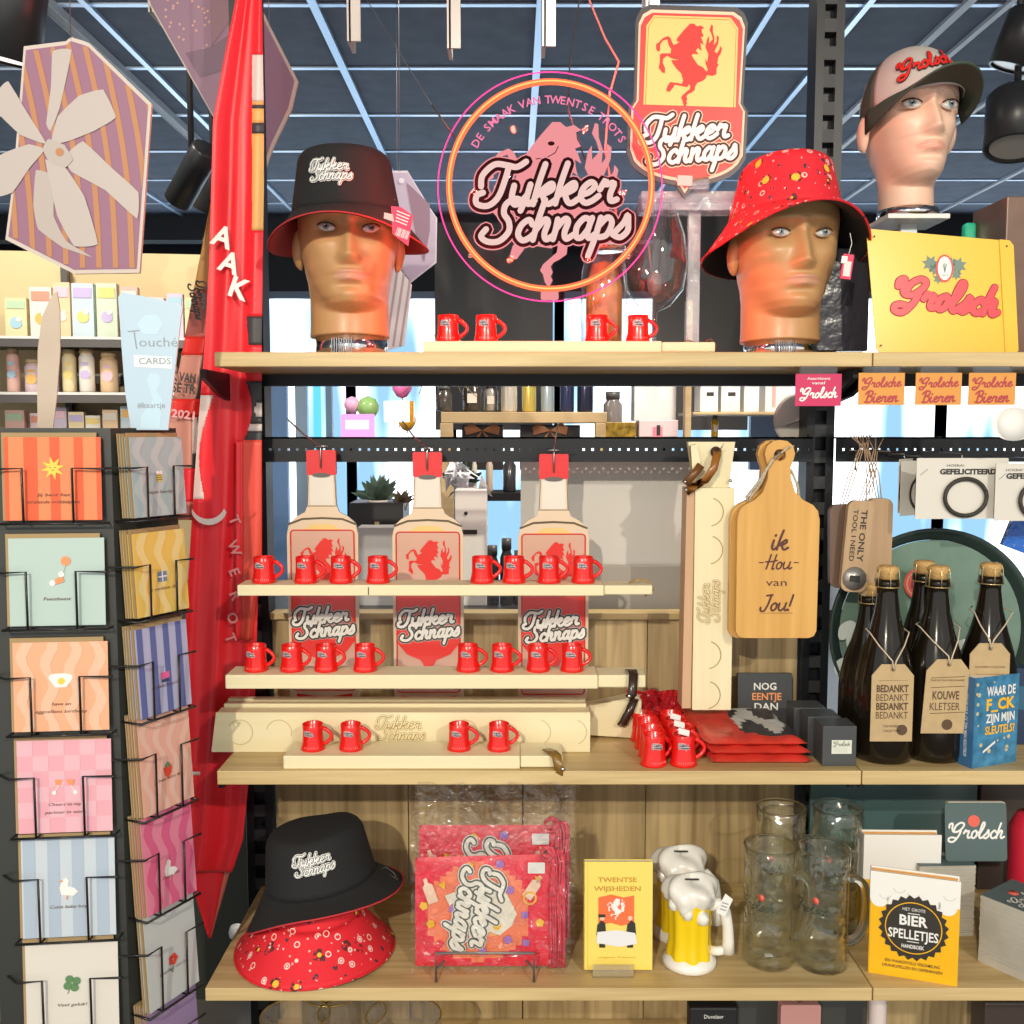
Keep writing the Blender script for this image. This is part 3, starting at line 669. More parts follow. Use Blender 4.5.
def stock(M_, z, x0, x1, kind, lab, sz, hh):
    x = x0; i = 0
    while x < x1-sz*.6 and i < 15:
        c, cn = pal[(i*3+int(z*50)) % 8]; c = tuple(.6*q+.4*w_ for q, w_ in zip(c, (.88,.84,.78))); c2 = pal[(i*5+2) % 8][0]
        w_ = sz*random.uniform(.8, 1.15); h = hh*random.uniform(.75, 1.1)
        loc = M_ @ Vector((x+w_/2, .06+random.uniform(0,.04), z)); b = MB(); m = mat('gift_'+cn, c, .5); m2 = mat('motif_%d' % ((i*5+2) % 8), c2, .5)
        if kind == 'box':
            b.box(-w_*.45, w_*.45, 0, w_*.6, 0, h, m); b.disc(0, h*.40, w_*.26, -.002, m2, 12); b.rect(-w_*.38, w_*.38, h*.74, h*.92, -.002, mat('motif_%d' % ((i*3+5) % 8), pal[(i*3+5) % 8][0], .5)); b.disc(w_*.12, h*.48, w_*.12, -.003, WHT, 10)
        else:
            b.lathe([(w_*.36,0),(w_*.42,h*.06),(w_*.42,h*.8),(w_*.3,h*.9)], m, 16); b.disc(0, h*.42, w_*.26, -w_*.43, m2, 12); b.rect(-w_*.16, w_*.16, h*.62, h*.7, -w_*.43, m2)
        o = b.build('gift_box' if kind == 'box' else 'gift_jar', loc=loc, rot=(0,0,.15), label='%s %s, %s from the left on %s' % (cn, 'gift box' if kind == 'box' else 'gift jar', ORD[i], lab), cat='gift box' if kind == 'box' else 'jar', group='gifts on '+lab)
        if kind != 'box':
            q = MB(); q.lathe([(w_*.36,h*.9),(w_*.36,h),(0,h*1.02)], mat('lid_wood', (.6,.45,.25), .5), 14); q.build('lid', parent=o)
        x += w_+.004; i += 1
(M1, z1), (M2, z2), (M3, z3) = s1, s2, s3
stock(M1, z1[0], .36, 1.0, 'box', 'the top shelf at the left edge', .062, .16)
stock(M1, z1[1], .36, 1.0, 'jar', 'the middle shelf at the left edge', .055, .13); stock(M1, z1[2], .36, 1.0, 'box', 'the bottom shelf at the left edge', .06, .14)
stock(M2, z2[0], .02, .44, 'box', 'the top shelf behind the knife-shaped sign', .058, .15); stock(M2, z2[1], .02, .44, 'jar', 'the middle shelf behind the knife-shaped sign', .058, .13)
stock(M2, z2[2], .02, .44, 'box', 'the lowest shelf behind the knife-shaped sign', .055, .13)
stock(M3, z3[0], .02, .2, 'box', 'the top shelf by the red flag', .09, .13); stock(M3, z3[1], .02, .3, 'jar', 'the middle shelf by the red flag', .09, .13)
# ================================================================ mannequin heads
def interp(tab, z):
    if z <= tab[0][0]: return tab[0][1:]
    for a, b in zip(tab, tab[1:]):
        if z <= b[0]:
            t = (z-a[0])/(b[0]-a[0]); t = t*t*(3-2*t)*.5+t*.5
            return tuple(a[i]+(b[i]-a[i])*t for i in range(1, len(a)))
    return tab[-1][1:]
HT = [(-.118,.012,.040,.0),(-.113,.030,.066,.02),(-.106,.040,.078,.04),(-.095,.048,.083,.055),(-.075,.057,.083,.07),(-.05,.066,.086,.085),(-.025,.072,.087,.094),(0,.0755,.084,.100),(.025,.077,.090,.102),(.05,.076,.088,.100),(.075,.069,.077,.088),(.095,.056,.060,.068),(.108,.037,.038,.044),(.116,.012,.012,.014),(.117,.001,.001,.001)]
def smax(a, b, k=.006):
    h = max(k-abs(a-b), 0)/k; return max(a, b)+h*h*k*.25
def head_mesh(skin, lipm, fem=0.0, neck=.058, zb=-.149, sc_=1.0, neckback=.016):
    b = MB(); NA = 120; NZ = 130; vs = []; fs = []
    zs = [zb+(.117-zb)*j/NZ for j in range(NZ+1)]
    G = lambda x, z, cx, cz, sx, sz: math.exp(-((x-cx)/sx)**2-((z-cz)/sz)**2)
    for z in zs:
        w, f, bk = interp(HT, z)
        if fem: w *= 1-.12*fem*(1 if z < 0 else .5); f -= .003*fem if z < -.05 else 0
        if z < -.118: w = f = bk = 0.0001
        for i in range(NA):
            s = i/NA; a = 2*PI*s; a = a - .35*math.sin(a)*1.0     # denser at the front (a=0)
            sn, cs = math.sin(a), math.cos(a)
            d = f if cs > 0 else bk
            r = 1/((abs(sn/max(w,1e-5))**2.25+abs(cs/max(d,1e-5))**2.25)**(1/2.25))
            # neck: ellipse behind, leaning back upward
            nc = neckback; nr = neck*(1+.03*max(0, (-.13-z)/.04)); nx = nr
            qa = 1; qb = cs*nc*2; qc = nc*nc-nr*nr
            rn = (-qb+math.sqrt(max(0, qb*qb-4*qc)))/2 if z < -.03 else 0
            if z < -.03: r = smax(r, rn, .014)
            x = r*sn; y = -r*cs
            if cs > 0:
                m = min(1, cs*2.2)
                t = 0
                if -.056 < z < .02:
                    q = (.02-z)/.062
                    hgt = .003+.021*max(0, q)**1.3 if z > -.044 else .024*max(0, (z+.056)/.012)**.6
                    wd = .0065+.0045*max(0, min(1, q)); t += hgt*math.exp(-(x/wd)**2)
                for sgn in (-1, 1):
                    t += .0065*G(x, z, sgn*.0115, -.045, .006, .006)
                    t -= .0125*G(x, z, sgn*.031, -.001, .016, .0105)
                    t -= .004*G(x, z, sgn*.014, .002, .007, .012)
                    t += (.0045-.003*fem)*G(x, z, sgn*.030, .019, .022, .007)
                    t += .0045*G(x, z, sgn*.046, -.028, .017, .016)
                    t -= .004*G(x, z, sgn*.045, -.062, .016, .022)
                t += .0035*G(x, z, 0, .02, .03, .01)
                t += .0075*G(x, z, 0, -.0655, .019, .0042)+(.0085+.002*fem)*G(x, z, 0, -.0745, .016, .0048)
                t -= .0045*G(x, z, 0, -.0697, .022, .0014)
                t += .004*G(x, z, 0, -.068, .026, .014)
                t -= .0045*G(x, z, 0, -.084, .018, .005)
                t += .0055*G(x, z, 0, -.100, .017, .011)
                y -= t*m
            vs.append((x*sc_, y*sc_, (z-zb)*sc_))
    lip = []
    for j in range(NZ):
        for i in range(NA):
            a, c = j*NA+i, j*NA+(i+1) % NA
            x, y, z = vs[a][0]/sc_, vs[a][1], zs[j]
            f = (a, c, c+NA, a+NA)
            if y < 0 and abs(x) < .0245 and -.0795+.9*x*x*10 < z < -.0615-12*x*x+(-.0015 if abs(x) < .003 else 0): lip.append(f)
            else: fs.append(f)
    fs.append(tuple(range(NA))[::-1])
    b.add(vs, fs, skin, True); b.add(vs, lip, lipm, True)
    # ears
    for sgn in (-1, 1):
        e = []; m = 12; q = 10
        for j in range(q+1):
            ph = PI*j/q
            for i in range(m):
                t = 2*PI*i/m
                e.append((sgn*(.0725+.010*math.sin(ph)*max(0, math.cos(t))+.004*math.sin(ph)*math.cos(t))*sc_, (.010+.016*math.sin(ph)*math.sin(t)-.006*math.cos(ph))*sc_, (-.016+.031*math.cos(ph)-zb)*sc_))
        b.add(e, [(j*m+i, j*m+(i+1) % m, (j+1)*m+(i+1) % m, (j+1)*m+i)[::sgn] for j in range(q) for i in range(m)], skin, True)
    # brows
    br = mat('brow_soft', (.16,.08,.035), .8)
    return b, br
EYEW = mat('eye_white', (.55,.54,.52), .15, coat=.6); EYEI = mat('eye_iris', (.16,.20,.22), .2); EYEP = mat('eye_pupil', (.008,.008,.008), .1)
def eye(parent, sgn, zb, sc_, big=1.0, look=0.0, yoff=0):
    b = MB(); W, H, D_ = .0145*big, .0068*big, .006
    n, m = 18, 12; vs = []; 
    for j in range(m+1):
        ph = PI*j/m
        for i in range(n):
            t = 2*PI*i/n; x = math.sin(ph)*math.cos(t); z = math.sin(ph)*math.sin(t)
            vs.append((W*x, -D_*math.cos(ph)*(1 if j < m/2 else .6), H*z*(1-.25*x*x) + .0012*x*sgn))
    b.add(vs, [(j*n+i, j*n+(i+1) % n, (j+1)*n+(i+1) % n, (j+1)*n+i) for j in range(m) for i in range(n)], EYEW, True)
    def cap(r, y, mt):
        pts = [(look+r*math.cos(2*PI*k/20), max(-.0062*big, min(.0058*big, r*math.sin(2*PI*k/20)+.0006))) for k in range(20)]
        c = (look, 0); vs2 = [(look, y-.0004, 0)]+[(p[0], y+ (p[0]**2+p[1]**2)*12, p[1]) for p in pts]
        b.add(vs2, [(0, k+1, (k+1) % 20+1) for k in range(20)], mt, True)
    cap(.0056*big, -D_-.0004, EYEI); cap(.0026*big, -D_-.0008, EYEP)
    b.add([(look-.002,-D_-.0014,.0015),(look-.0005,-D_-.0014,.0015),(look-.0005,-D_-.0014,.003),(look-.002,-D_-.0014,.003)], [(0,1,2,3)], WHT)
    # upper lid with lashes
    pts = [(W*1.05*c, -.0035-.004*(1-c*c), H*.95*math.sqrt(max(0, 1-c*c*.9))+.0012*c*sgn) for c in [k/7-1 for k in range(15)]]
    b.tube(pts, .0011*big, EYEP, 6)
    o = b.build('eye', parent=parent); o.location = (sgn*.0315*sc_, (-.0775+yoff)*sc_, (-.001-zb)*sc_); o.rotation_euler = (0, 0, sgn*.22); o.scale = (sc_,)*3
    return o
def mannequin(label, eyepx, eyepy, D, skin, lipm, yaw=0, pitch=0, fem=0, sc_=1.0, base_z=None, collar=True):
    e = P(eyepx, eyepy, D); zb = -.149
    t = thing('mannequin_head', label, 'mannequin head', (e.x, D+.085, e.z+zb*sc_), (pitch, 0, yaw))
    b, br = head_mesh(skin, lipm, fem, neck=.060 if not fem else .045, sc_=sc_)
    for sgn in (-1, 1):
        pts = [(sgn*(.014+.036*k/8)*sc_, (-.0895+.00*k+.022*(k/8)**2)*sc_, (.0175+.006*math.sin(PI*min(1,k/8*1.2))-.004*(k/8)**2-zb)*sc_) for k in range(9)]
        b.tube(pts, .002, br if not fem else mat('brow_fair', (.45,.25,.15), .8), 5, rs=[(.0009+.0016*math.sin(PI*min(1,.15+k/9)))*(1 if not fem else .6) for k in range(9)])
    b.build('head', parent=t)
    for sgn in (-1, 1): eye(t, sgn, zb, sc_, .88 if not fem else 1.05)
    return t
SK1 = mat('skin_tan', (.50,.285,.125), .38, sub=.15, coat=.04); LIP1 = mat('lip_tan', (.55,.29,.19), .4)
SK2 = mat('skin_pale', (.85,.56,.42), .4, sub=.15); LIP2 = mat('lip_pale', (.85,.42,.32), .35)
m1 = mannequin('tan mannequin head facing forward on a chrome collar, wearing the black bucket hat', 340, 228, 1.60, SK1, LIP1, .16, -.03, sc_=1.08)
m2 = mannequin('tan mannequin head turned slightly right on a chrome collar, wearing the red patterned bucket hat', 800, 233, 1.60, SK1, LIP1, .06, -.03, sc_=1.08)
def collar(root, z0, label, dx=0):
    h = root.location.z-z0; b = MB(); r = .060
    b.lathe([(r,0),(r,h),(0,h)], CHROME, 40)
    b.box(-r*.55, -r*.1, -r-.001, -r+.0, .002, h*.9, mat('collar_print', (.45,.47,.45), .3, noise=.6, nscale=120)) if False else None
    for i in range(9): b.box(-r*.4+i*.004, -r*.4+i*.004+.0018, -r*1.02, -r*.95, h*.15, h*.85, mat('collar_dark', (.12,.14,.16), .3, metal=.6))
    b.build('collar', loc=(root.location.x+dx, root.location.y+.017, z0), label=label, cat='stand', group=None)
collar(m1, TOP, 'chrome collar stand under the head with the black bucket hat')
collar(m2, TOP, 'chrome collar stand under the head with the red bucket hat')
m3 = mannequin('pale female mannequin head turned to the right on a square white plate, wearing the cap', 934, 104, 1.66, SK2, LIP2, .06, -.10, fem=1, sc_=1.0)
z3b = m3.location.z
st = thing('plate_stand', 'square white plate on a clear post, holding the mannequin head with the cap', 'stand', (m3.location.x, m3.location.y+.01, TOP))
ACR = clear('acrylic', (.94,.97,.98), .2, .04, milky=.05)
b = MB(); b.box(-.052, .052, -.05, .05, z3b-TOP-.022, z3b-TOP-.014, WHT); b.build('plate', parent=st, bevel=.001)
b = MB(); b.lathe([(.052,z3b-TOP-.014),(.05,z3b-TOP)], CHROME, 32); b.build('collar', parent=st)
b = MB(); b.box(-.014, .014, -.008, .008, .004, z3b-TOP-.022, mat('post_frost', (.7,.78,.85), .2)); b.build('post', parent=st)
b = MB(); b.box(-.06, .06, -.05, .05, 0, .004, ACR); b.build('foot', parent=st)
# ================================================================ bucket hats
def hatpattern():
    m = bpy.data.materials.new('red_party_print'); m.use_nodes = True; nt = m.node_tree; bs = nt.nodes['Principled BSDF']; bs.inputs['Roughness'].default_value = .75
    L = nt.links.new; tc = nt.nodes.new('ShaderNodeTexCoord')
    def vor(scale, off, feat='F1'):
        mp = nt.nodes.new('ShaderNodeMapping'); mp.inputs['Location'].default_value = off; L(tc.outputs['Object'], mp.inputs[0])
        v = nt.nodes.new('ShaderNodeTexVoronoi'); v.inputs['Scale'].default_value = scale; v.feature = feat; v.inputs['Randomness'].default_value = .8; L(mp.outputs[0], v.inputs['Vector']); return v
    def math_(op, a, bq):
        n = nt.nodes.new('ShaderNodeMath'); n.operation = op
        for i, q in enumerate((a, bq)):
            if isinstance(q, (int, float)): n.inputs[i].default_value = q
            elif q is not None: L(q, n.inputs[i])
        return n.outputs[0]
    col = None
    def over(prev, fac, c):
        mx = nt.nodes.new('ShaderNodeMixRGB'); L(fac, mx.inputs[0])
        if isinstance(prev, tuple): mx.inputs[1].default_value = prev
        else: L(prev, mx.inputs[1])
        mx.inputs[2].default_value = c; return mx.outputs[0]
    base = (.74,.016,.030,1)
    def pick(v, lo, hi):
        s = nt.nodes.new('ShaderNodeSeparateColor'); L(v.outputs['Color'], s.inputs[0]); return math_('MULTIPLY', math_('GREATER_THAN', s.outputs[0], lo), math_('LESS_THAN', s.outputs[0], hi))
    def band(v, a, bq): return math_('MULTIPLY', math_('GREATER_THAN', v.outputs['Distance'], a), math_('LESS_THAN', v.outputs['Distance'], bq))
    vs = vor(115, (.3,.1,.2)); c = over(base, math_('MULTIPLY', band(vs, 0, .20), pick(vs, .35, .75)), (.85,.45,.42,1))
    vm = vor(62, (.7,.4,.6)); c = over(c, math_('MULTIPLY', band(vm, .22, .32), pick(vm, .0, .45)), (.9,.62,.55,1))
    c = over(c, math_('MULTIPLY', band(vm, .0, .15), pick(vm, .1, .35)), (.9,.72,.66,1))
    nz = nt.nodes.new('ShaderNodeTexNoise'); nz.inputs['Scale'].default_value = 160; L(tc.outputs['Object'], nz.inputs['Vector'])
    c = over(c, math_('MULTIPLY', math_('MULTIPLY', band(vm, .0, .30), pick(vm, .62, .9)), math_('GREATER_THAN', nz.outputs['Fac'], .5)), (.07,.03,.05,1))
    vl = vor(31, (.15,.9,.33))
    c = over(c, math_('MULTIPLY', math_('MULTIPLY', band(vl, .20, .33), pick(vl, .45, 1)), math_('GREATER_THAN', nz.outputs['Fac'], .50)), (.10,.02,.02,1))
    c = over(c, math_('MULTIPLY', band(vl, 0, .20), pick(vl, .45, 1)), (.92,.50,.04,1))
    L(c, bs.inputs['Base Color']); return m
HATRED = hatpattern(); HATBLK = mat('hat_black', (.011,.011,.012), .9, bump=.15, bscale=400)
WT = mat('logo_white', (.80,.80,.78), .6)
def bucket(outer, inner, rt, rb, h, br, drop, name, label, loc, rot, wob=None, logo=None, tilt=None, crease=.0, sy=1.05, edge=None):
    t = thing(name, label, 'hat', loc, rot)
    n = 96; prof = []
    for k in range(7): a = k/6; prof.append((rt*.78*a, h+.006-.006*a*a, 0))
    for k in range(1, 6):
        a = k/5*PI/2; prof.append((rt*.78+rt*.22*math.sin(a), h-.026*(1-math.cos(a)), 0))
    for k in range(1, 9): a = k/8; prof.append((rt+(rb-rt)*a, (h-.026)*(1-a), 0))
    ncr = len(prof)
    for k in range(1, 11): a = k/10; prof.append((rb+(br-rb)*a, -drop*a**.9, a))
    vs = []; fs = []
    for r, z, bw in prof:
        for i in range(n):
            th = 2*PI*i/n; f = (1+.02*math.sin(3*th+1)*bw)
            zz = z + (wob(th)*bw if wob else 0)
            x = r*f*math.cos(th); y = r*f*math.sin(th)*sy
            if z > h*.3 and crease: zz -= crease*math.exp(-(x/.03)**2)*(z/h)
            vs.append((x, y, zz))
    cf = []
    for j in range(len(prof)-1):
        for i in range(n):
            a, b_ = j*n+i, j*n+(i+1) % n
            (cf if j < ncr-1 else fs).append((a, a+n, b_+n, b_))
    b = MB(); b.add(vs, cf, outer, True); b.mi(inner)
    if logo: logo(b)
    b.build('crown', parent=t, solid=(.0022, 1))
    b = MB(); b.add(vs, fs, outer, True); b.mi(inner); b.build('brim', parent=t, solid=(.0022, 1))
    b = MB(); pts = [vs[(len(prof)-1)*n+i] for i in range(n)]; b.tube(pts, .0014, inner if outer is HATBLK else outer, 5, closed=True); b.build('brim_edge', parent=t)
    return t, vs
def wraplogo(x0, z0, w, rfun, tilt=0.0, dark=False, sy=1.05):
    def f(b):
        q = MB(); q.script(TUK, x0, z0, w, 0, [(.62, WT), (.40, DARK), (.20, WT)], rot=tilt, step=3, dy=.0006)
        out = []
        for v in q.v:
            r = rfun(v.z); ang = v.x/r
            out.append((math.sin(ang)*(r-v.y+.003), -math.cos(ang)*(r-v.y+.003)*sy, v.z))
        for k, m in enumerate(q.mats): b.add(out, [fc for fc, fm in zip(q.f, q.fm) if fm == k], m)
    return f
def droop(front, side, back):
    return lambda th: (-side*math.cos(th)**2) + (front if math.sin(th) < 0 else back)*math.sin(th)**2
rt, rb, hh = .076, .088, .092
zz = lambda z: rb+(rt-rb)*min(1, max(0, z/hh))
h1 = m1.location.z+.149*1.08+.036
hA_, _ = bucket(HATBLK, mat('hat_lining_red', (.45,.03,.03), .8),   .077, .089, .098, .130, .034, 'bucket_hat', 'black bucket hat with white lettering and a red swing tag, on the left mannequin head', (m1.location.x-.003, m1.location.y+.000, h1), (.03,-.02,0), droop(.012,.022,-.004), wraplogo(-.008, .050, .066, lambda z: .089+(.077-.089)*z/.072, .0, sy=1.24), sy=1.24)
hB_, _ = bucket(HATRED, HATBLK,   .074, .0885, .092, .128, .030, 'bucket_hat', 'red bucket hat with sun and music print, on the right mannequin head', (m2.location.x-.002, m2.location.y, m2.location.z+.149*1.08+.036), (-.10,.05,.2), droop(.014,.030,-.030), sy=1.24)
# swing tags on the hats
def adopt(o, par):
    M = Matrix.LocRotScale(par.location, par.rotation_euler, None)
    o.parent = par; o.matrix_parent_inverse = M.inverted(); return o
b = MB(); TAGR = mat('tag_red', (.80,.03,.10), .5); TAGW = mat('tag_white', (.85,.72,.70), .5)
b.prism([(-.02,.022),(-.006,.026),(.014,.021),(.022,-.022),(-.005,-.014)], 0, .001, TAGR)
for i in range(9): b.rect(-.001+i*.0021, -.001+i*.0021+(.0012 if i % 3 else .0007), -.014, -.002, -.0006, TAGW)
for i in range(4): b.rect(-.010+i*.001, .010, .018-i*.0045, .0195-i*.0045, -.0006, TAGW)
b.flat([(-.026,.010),(-.014,.012),(-.008,.003),(-.024,.002)], -.0008, mat('sticker_pink', (.85,.45,.42), .5))
adopt(b.build('swing_tag', loc=P(399, 226, 1.475), rot=(.1,.35,.15)), hA_)
b = MB(); b.box(-.008, .008, 0, .004, -.026, .012, TAGR); b.rect(-.0055,.0055,-.022,.001,-.0005,mat('tag_silver', (.6,.6,.58), .3))
b.box(-.011, -.002, -.002, 0, -.003, .008, WHT); b.tube([(0,.002,.012),(.003,.004,.03),(-.002,.004,.045)], .0006, WHT, 5)
adopt(b.build('swing_tag', loc=P(848, 262, 1.585), rot=(0,.12,0)), hB_)
# ================================================================ cap on head 3
CAPG = mat('cap_green', (.055,.075,.055), .8); CAPW = mat('cap_white', (.52,.47,.44), .8)
cp = thing('baseball_cap', 'trucker cap with pale front, dark green peak and red lettering, on the pale female head', 'cap', m3.location+Vector((0,0,.149+.020)), (-.20,0,.42))
cp.rotation_euler = (-.10, -.12, .06)
n = 64; vs = []; prof = [(math.sin(PI/2*k/14), math.cos(PI/2*k/14)) for k in range(15)]
for s_, c_ in prof:
    for i in range(n):
        th = 2*PI*i/n; vs.append((.081*s_*math.cos(th), .102*s_*math.sin(th)+.010, .100*c_-(.040*max(0, math.sin(th))*s_**3)))
front = []; rear = []
for j in range(14):
    for i in range(n):
        a, b_ = j*n+i, j*n+(i+1) % n; th = 2*PI*(i+.5)/n; sd = math.sin(th)
        (front if sd < -.30 else rear).append((a, a+n, b_+n, b_))
b = MB(); b.add(vs, front, CAPW, True); b.add(vs, rear, CAPG, True)
q = MB(); q.script([('Grolsch',0,0)], -.014, .042, .098, 0, [(.40, DARK), (.26, REDP)], rot=.12, step=3)
out = []
for v in q.v:
    ang = v.x/.085; c_ = min(.999, v.z/.100); s_ = math.sqrt(1-c_*c_)+.035
    out.append((math.sin(ang)*.080*s_*1.02, -math.cos(ang)*.096*s_+.004+v.y*2, v.z))
for k, m in enumerate(q.mats): b.add(out, [fc for fc, fm in zip(q.f, q.fm) if fm == k], m)
b.build('crown', parent=cp, solid=(.002,))
b = MB(); vs = []; R_, S_ = 24, 8
for j in range(S_+1):
    for i in range(R_+1):
        th = -PI+PI*i/R_; u = j/S_; x = (.079+.004*u)*math.cos(th); y = (.098*math.sin(th)+.008)*(1)+(-.070*u*math.sin(-th)**.8 if math.sin(-th) > 0 else 0)
        vs.append((x, y, -.002+.012*math.sin(-th)*(.4+u*.8)-.022*(abs(math.cos(th))**2)*u-.010*u))
b.add(vs, [(j*(R_+1)+i, j*(R_+1)+i+1, (j+1)*(R_+1)+i+1, (j+1)*(R_+1)+i) for j in range(S_) for i in range(R_)], CAPG, True)
b.build('peak', parent=cp, solid=(.003,))
b = MB(); b.lathe([(.004,0),(.006,-.002),(.0,.003)], CAPG, 12, c=(0,.006,.100)); b.build('button', parent=cp)
# ================================================================ neon sign
ND = 1.60; k = mm(187, ND)
nc = P(550, 188, ND)
ns = thing('neon_sign', 'round clear neon sign with glowing pink-orange ring, horse and white script lettering, hung on wires', 'neon sign', nc)
R0 = 112*k; RR = 100.5*k
NEO = emis('neon_tube', (1,.17,.07), 1.25); NEOH = emis('neon_core', (1,.48,.14), 1.4)
PK = emis('pink_edge', (1,.06,.30), 1.6)
NCL = clear('neon_acrylic', (.98,.96,.98), .012, .03)
b = MB(); b.lathe([(0,0),(R0,0),(R0,.004),(0,.004)], NCL, 72, ax='y'); b.build('disc', parent=ns)
b = MB(); b.tube([(R0*math.cos(2*PI*i/96), -.002, R0*math.sin(2*PI*i/96)) for i in range(96)], .0011, PK, 5, closed=True); b.build('lit_edge', parent=ns)
b = MB(); b.tube([(RR*math.cos(2*PI*i/96), -.012, RR*math.sin(2*PI*i/96)) for i in range(96)], .0048, NEO, 10, closed=True)
b.tube([(RR*math.cos(2*PI*i/96), -.0165, RR*math.sin(2*PI*i/96)) for i in range(96)], .0012, NEOH, 6, closed=True); b.build('neon_ring', parent=ns)
for a in (-2.45, -.70):
    b = MB(); b.lathe([(.0,-.006),(.0045,-.006),(.0045,.006)], CHROME, 12, ax='y'); o = b.build('standoff', parent=ns); o.location = ((RR+R0)/2*math.cos(a)*.97, 0, (RR+R0)/2*math.sin(a)*.97)
NPK = emis('lit_print_pink', (1,.36,.37), .78); NPW = emis('lit_print_white', (1,.68,.62), .78); NDK = mat('print_maroon', (.016,.005,.006), .9, spec=0)
b = MB()
hk = 165*k
horse(b, 2*k, -17*k, 162*k, -.001, NPK)
b.flat(rrect(-9*k, 9*k, -R0+.002, -R0+.016, .003), -.001, NPK)
b.disc(1*k, 43*k, 2.2*k, -.0022, NDK, 10, sx=1.6); b.ribbon([(-14*k,28*k),(-4*k,29*k),(5*k,34*k),(8*k,40*k)], .0014, -.0022, NDK); b.build('horse_print', parent=ns)
b = MB(); b.script(TUK, 2*k, -21*k, 152*k, -.0025, [(.78, NPK), (.65, NDK), (.30, NPW)], rot=.03, step=5, dy=.0009); b.build('lettering', parent=ns)
b = MB(); s_ = 'DE SMAAK VAN TWENTSE TROTS'
a0, a1 = math.radians(152), math.radians(31)
wts = [.5 if c in ' I' else 1.0 for c in s_]; tot = sum(wts); acc = 0
for c, wq in zip(s_, wts):
    a = a0+(a1-a0)*((acc+wq/2)/tot); acc += wq
    if c != ' ': b.text(c, 86*k*math.cos(a), 86*k*math.sin(a), .0125, -.001, emis('lit_letters', (1,.25,.42), .9), bold=.015, rot=a-PI/2)
b.build('arc_lettering', parent=ns)
b = MB(); WIR = mat('wire', (.05,.05,.05), .4)
def wire(pts, r, m): 
    q = MB(); q.tube([Vector(p)-nc for p in pts], r, m, 6); q.build('suspension_wire', parent=ns)
wire([P(455,138,ND), P(432,105,ND), P(365,-3,1.75), Vector((P(345,-3,1.78).x-.02, 1.80, ZC))], .0008, STEEL)
wire([P(455,138,ND-.002), P(432,105,ND)], .0016, WIR)
wire([Vector((P(580,0,1.7).x, 1.74, ZC)), P(580,-4,1.7), P(570,60,1.66), P(568,110,ND+.01), P(585,160,ND+.01)], .0014, WIR)
wire([Vector((P(586,0,1.7).x, 1.74, ZC)), P(588,-3,1.7), P(605,38,1.65), P(619,62,1.63), P(610,92,1.61), P(605,150,ND+.01), P(618,225,ND+.02)], .0018, mat('wire_pink', (.75,.25,.22), .4))
for i in range(6):
    l = bpy.data.lights.new('neon_glow', 'POINT'); l.energy = 1.3; l.color = (1,.10,.07); l.shadow_soft_size = .006
    o = bpy.data.objects.new('neon_glow', l); C.objects.link(o); o.location = nc+Vector((RR*math.cos(i*PI/3), -.012, RR*math.sin(i*PI/3)))+Vector((0,-.012,0))
# ================================================================ shield sign
SD = 1.70; k = mm(100, SD); sc0 = P(688, 103, SD)
sg = thing('shield_sign', 'shield-shaped sign with red rearing horse on yellow above white script lettering on red', 'sign', sc0, (0,.03,0))
def shield(f):
    def q(x, z): return ((x-690)*k*f, (98-z)*k*f)
    body = [(636,22),(640,13),(648,8),(732,8),(740,13),(744,22),(743,98),(748,106),(748,150)]
    bot = []
    for i in range(13): a = i/12; bot.append((748-58*a, 146+31*math.sqrt(max(0,1-(1-a)**2))+12*max(0,(a-.85)/.15)))
    botl = [(1380-x, z) for x, z in bot[::-1]]
    pts = body+bot[1:]+botl[1:]+[(632,106),(637,98)]
    return [q(x, z) for x, z in pts][::-1]
b = MB(); b.prism(shield(1.03), -.004, .004, mat('sign_black', (.05,.05,.055), .4)); b.build('backing', parent=sg, bevel=.0)
b = MB(); CRM = mat('cream_line', (.86,.60,.42), .45); SR = mat('sign_red', (.80,.035,.03), .4); SY = mat('sign_yellow', (.85,.55,.17), .4)
b.flat(shield(.975), -.005, CRM); b.flat(shield(.94), -.0056, SR)
Q = lambda x, z: ((x-690)*k, (98-z)*k)
b.flat([Q(x, z) for x, z in ((645,102),(737,102),(736,26),(728,16),(652,16),(645,26))], -.0062, SY)
b.tube([(Q(x, z)[0], -.0062, Q(x, z)[1]) for x, z in ((647,102),(647,27),(653,18),(727,18),(734,27),(735,102))], .0005, mat('gold_line', (.35,.22,.03), .4), 4)
horse(b, *Q(688, 63), 80*k, -.007, REDP)
b.script(TUK, *Q(692, 138), 92*k, -.0072, [(.86, CRM), (.70, DARK), (.33, WHT)], rot=.10, step=5)
b.flat(rrect(*[Q(682,0)[0], Q(697,0)[0], Q(0,180)[1], Q(0,170)[1]], .001), -.0080, mat('sticker_pink2', (.85,.50,.48), .5))
b.build('face', parent=sg)
# clear display stand under it
t = thing('acrylic_stand', 'tall clear stand with a flat top, holding the shield sign', 'stand', (P(692,350,1.73).x, 1.73, TOP))
zt = P(0, 194, 1.73).z-TOP; kk = mm(200, 1.73)
ICE = clear('ice_acrylic', (.86,.92,.95), .30, .08, milky=.30, bump=.3, bscale=60, milkcol=(.5,.6,.66))
b = MB(); b.box(-54*kk, 44*kk, -.02, .03, zt-18*kk, zt, ICE); b.build('tray', parent=t)
b = MB(); b.box(-6*kk, 6*kk, -.008, .008, .005, zt-18*kk, ICE); b.build('post', parent=t)
b = MB(); b.box(-.05, .05, -.03, .03, 0, .005, ICE); b.build('foot', parent=t)
b = MB(); b.box(-.018, .018, -.035, -.02, zt, zt+.05, ICE); b.build('sign_clip', parent=t)
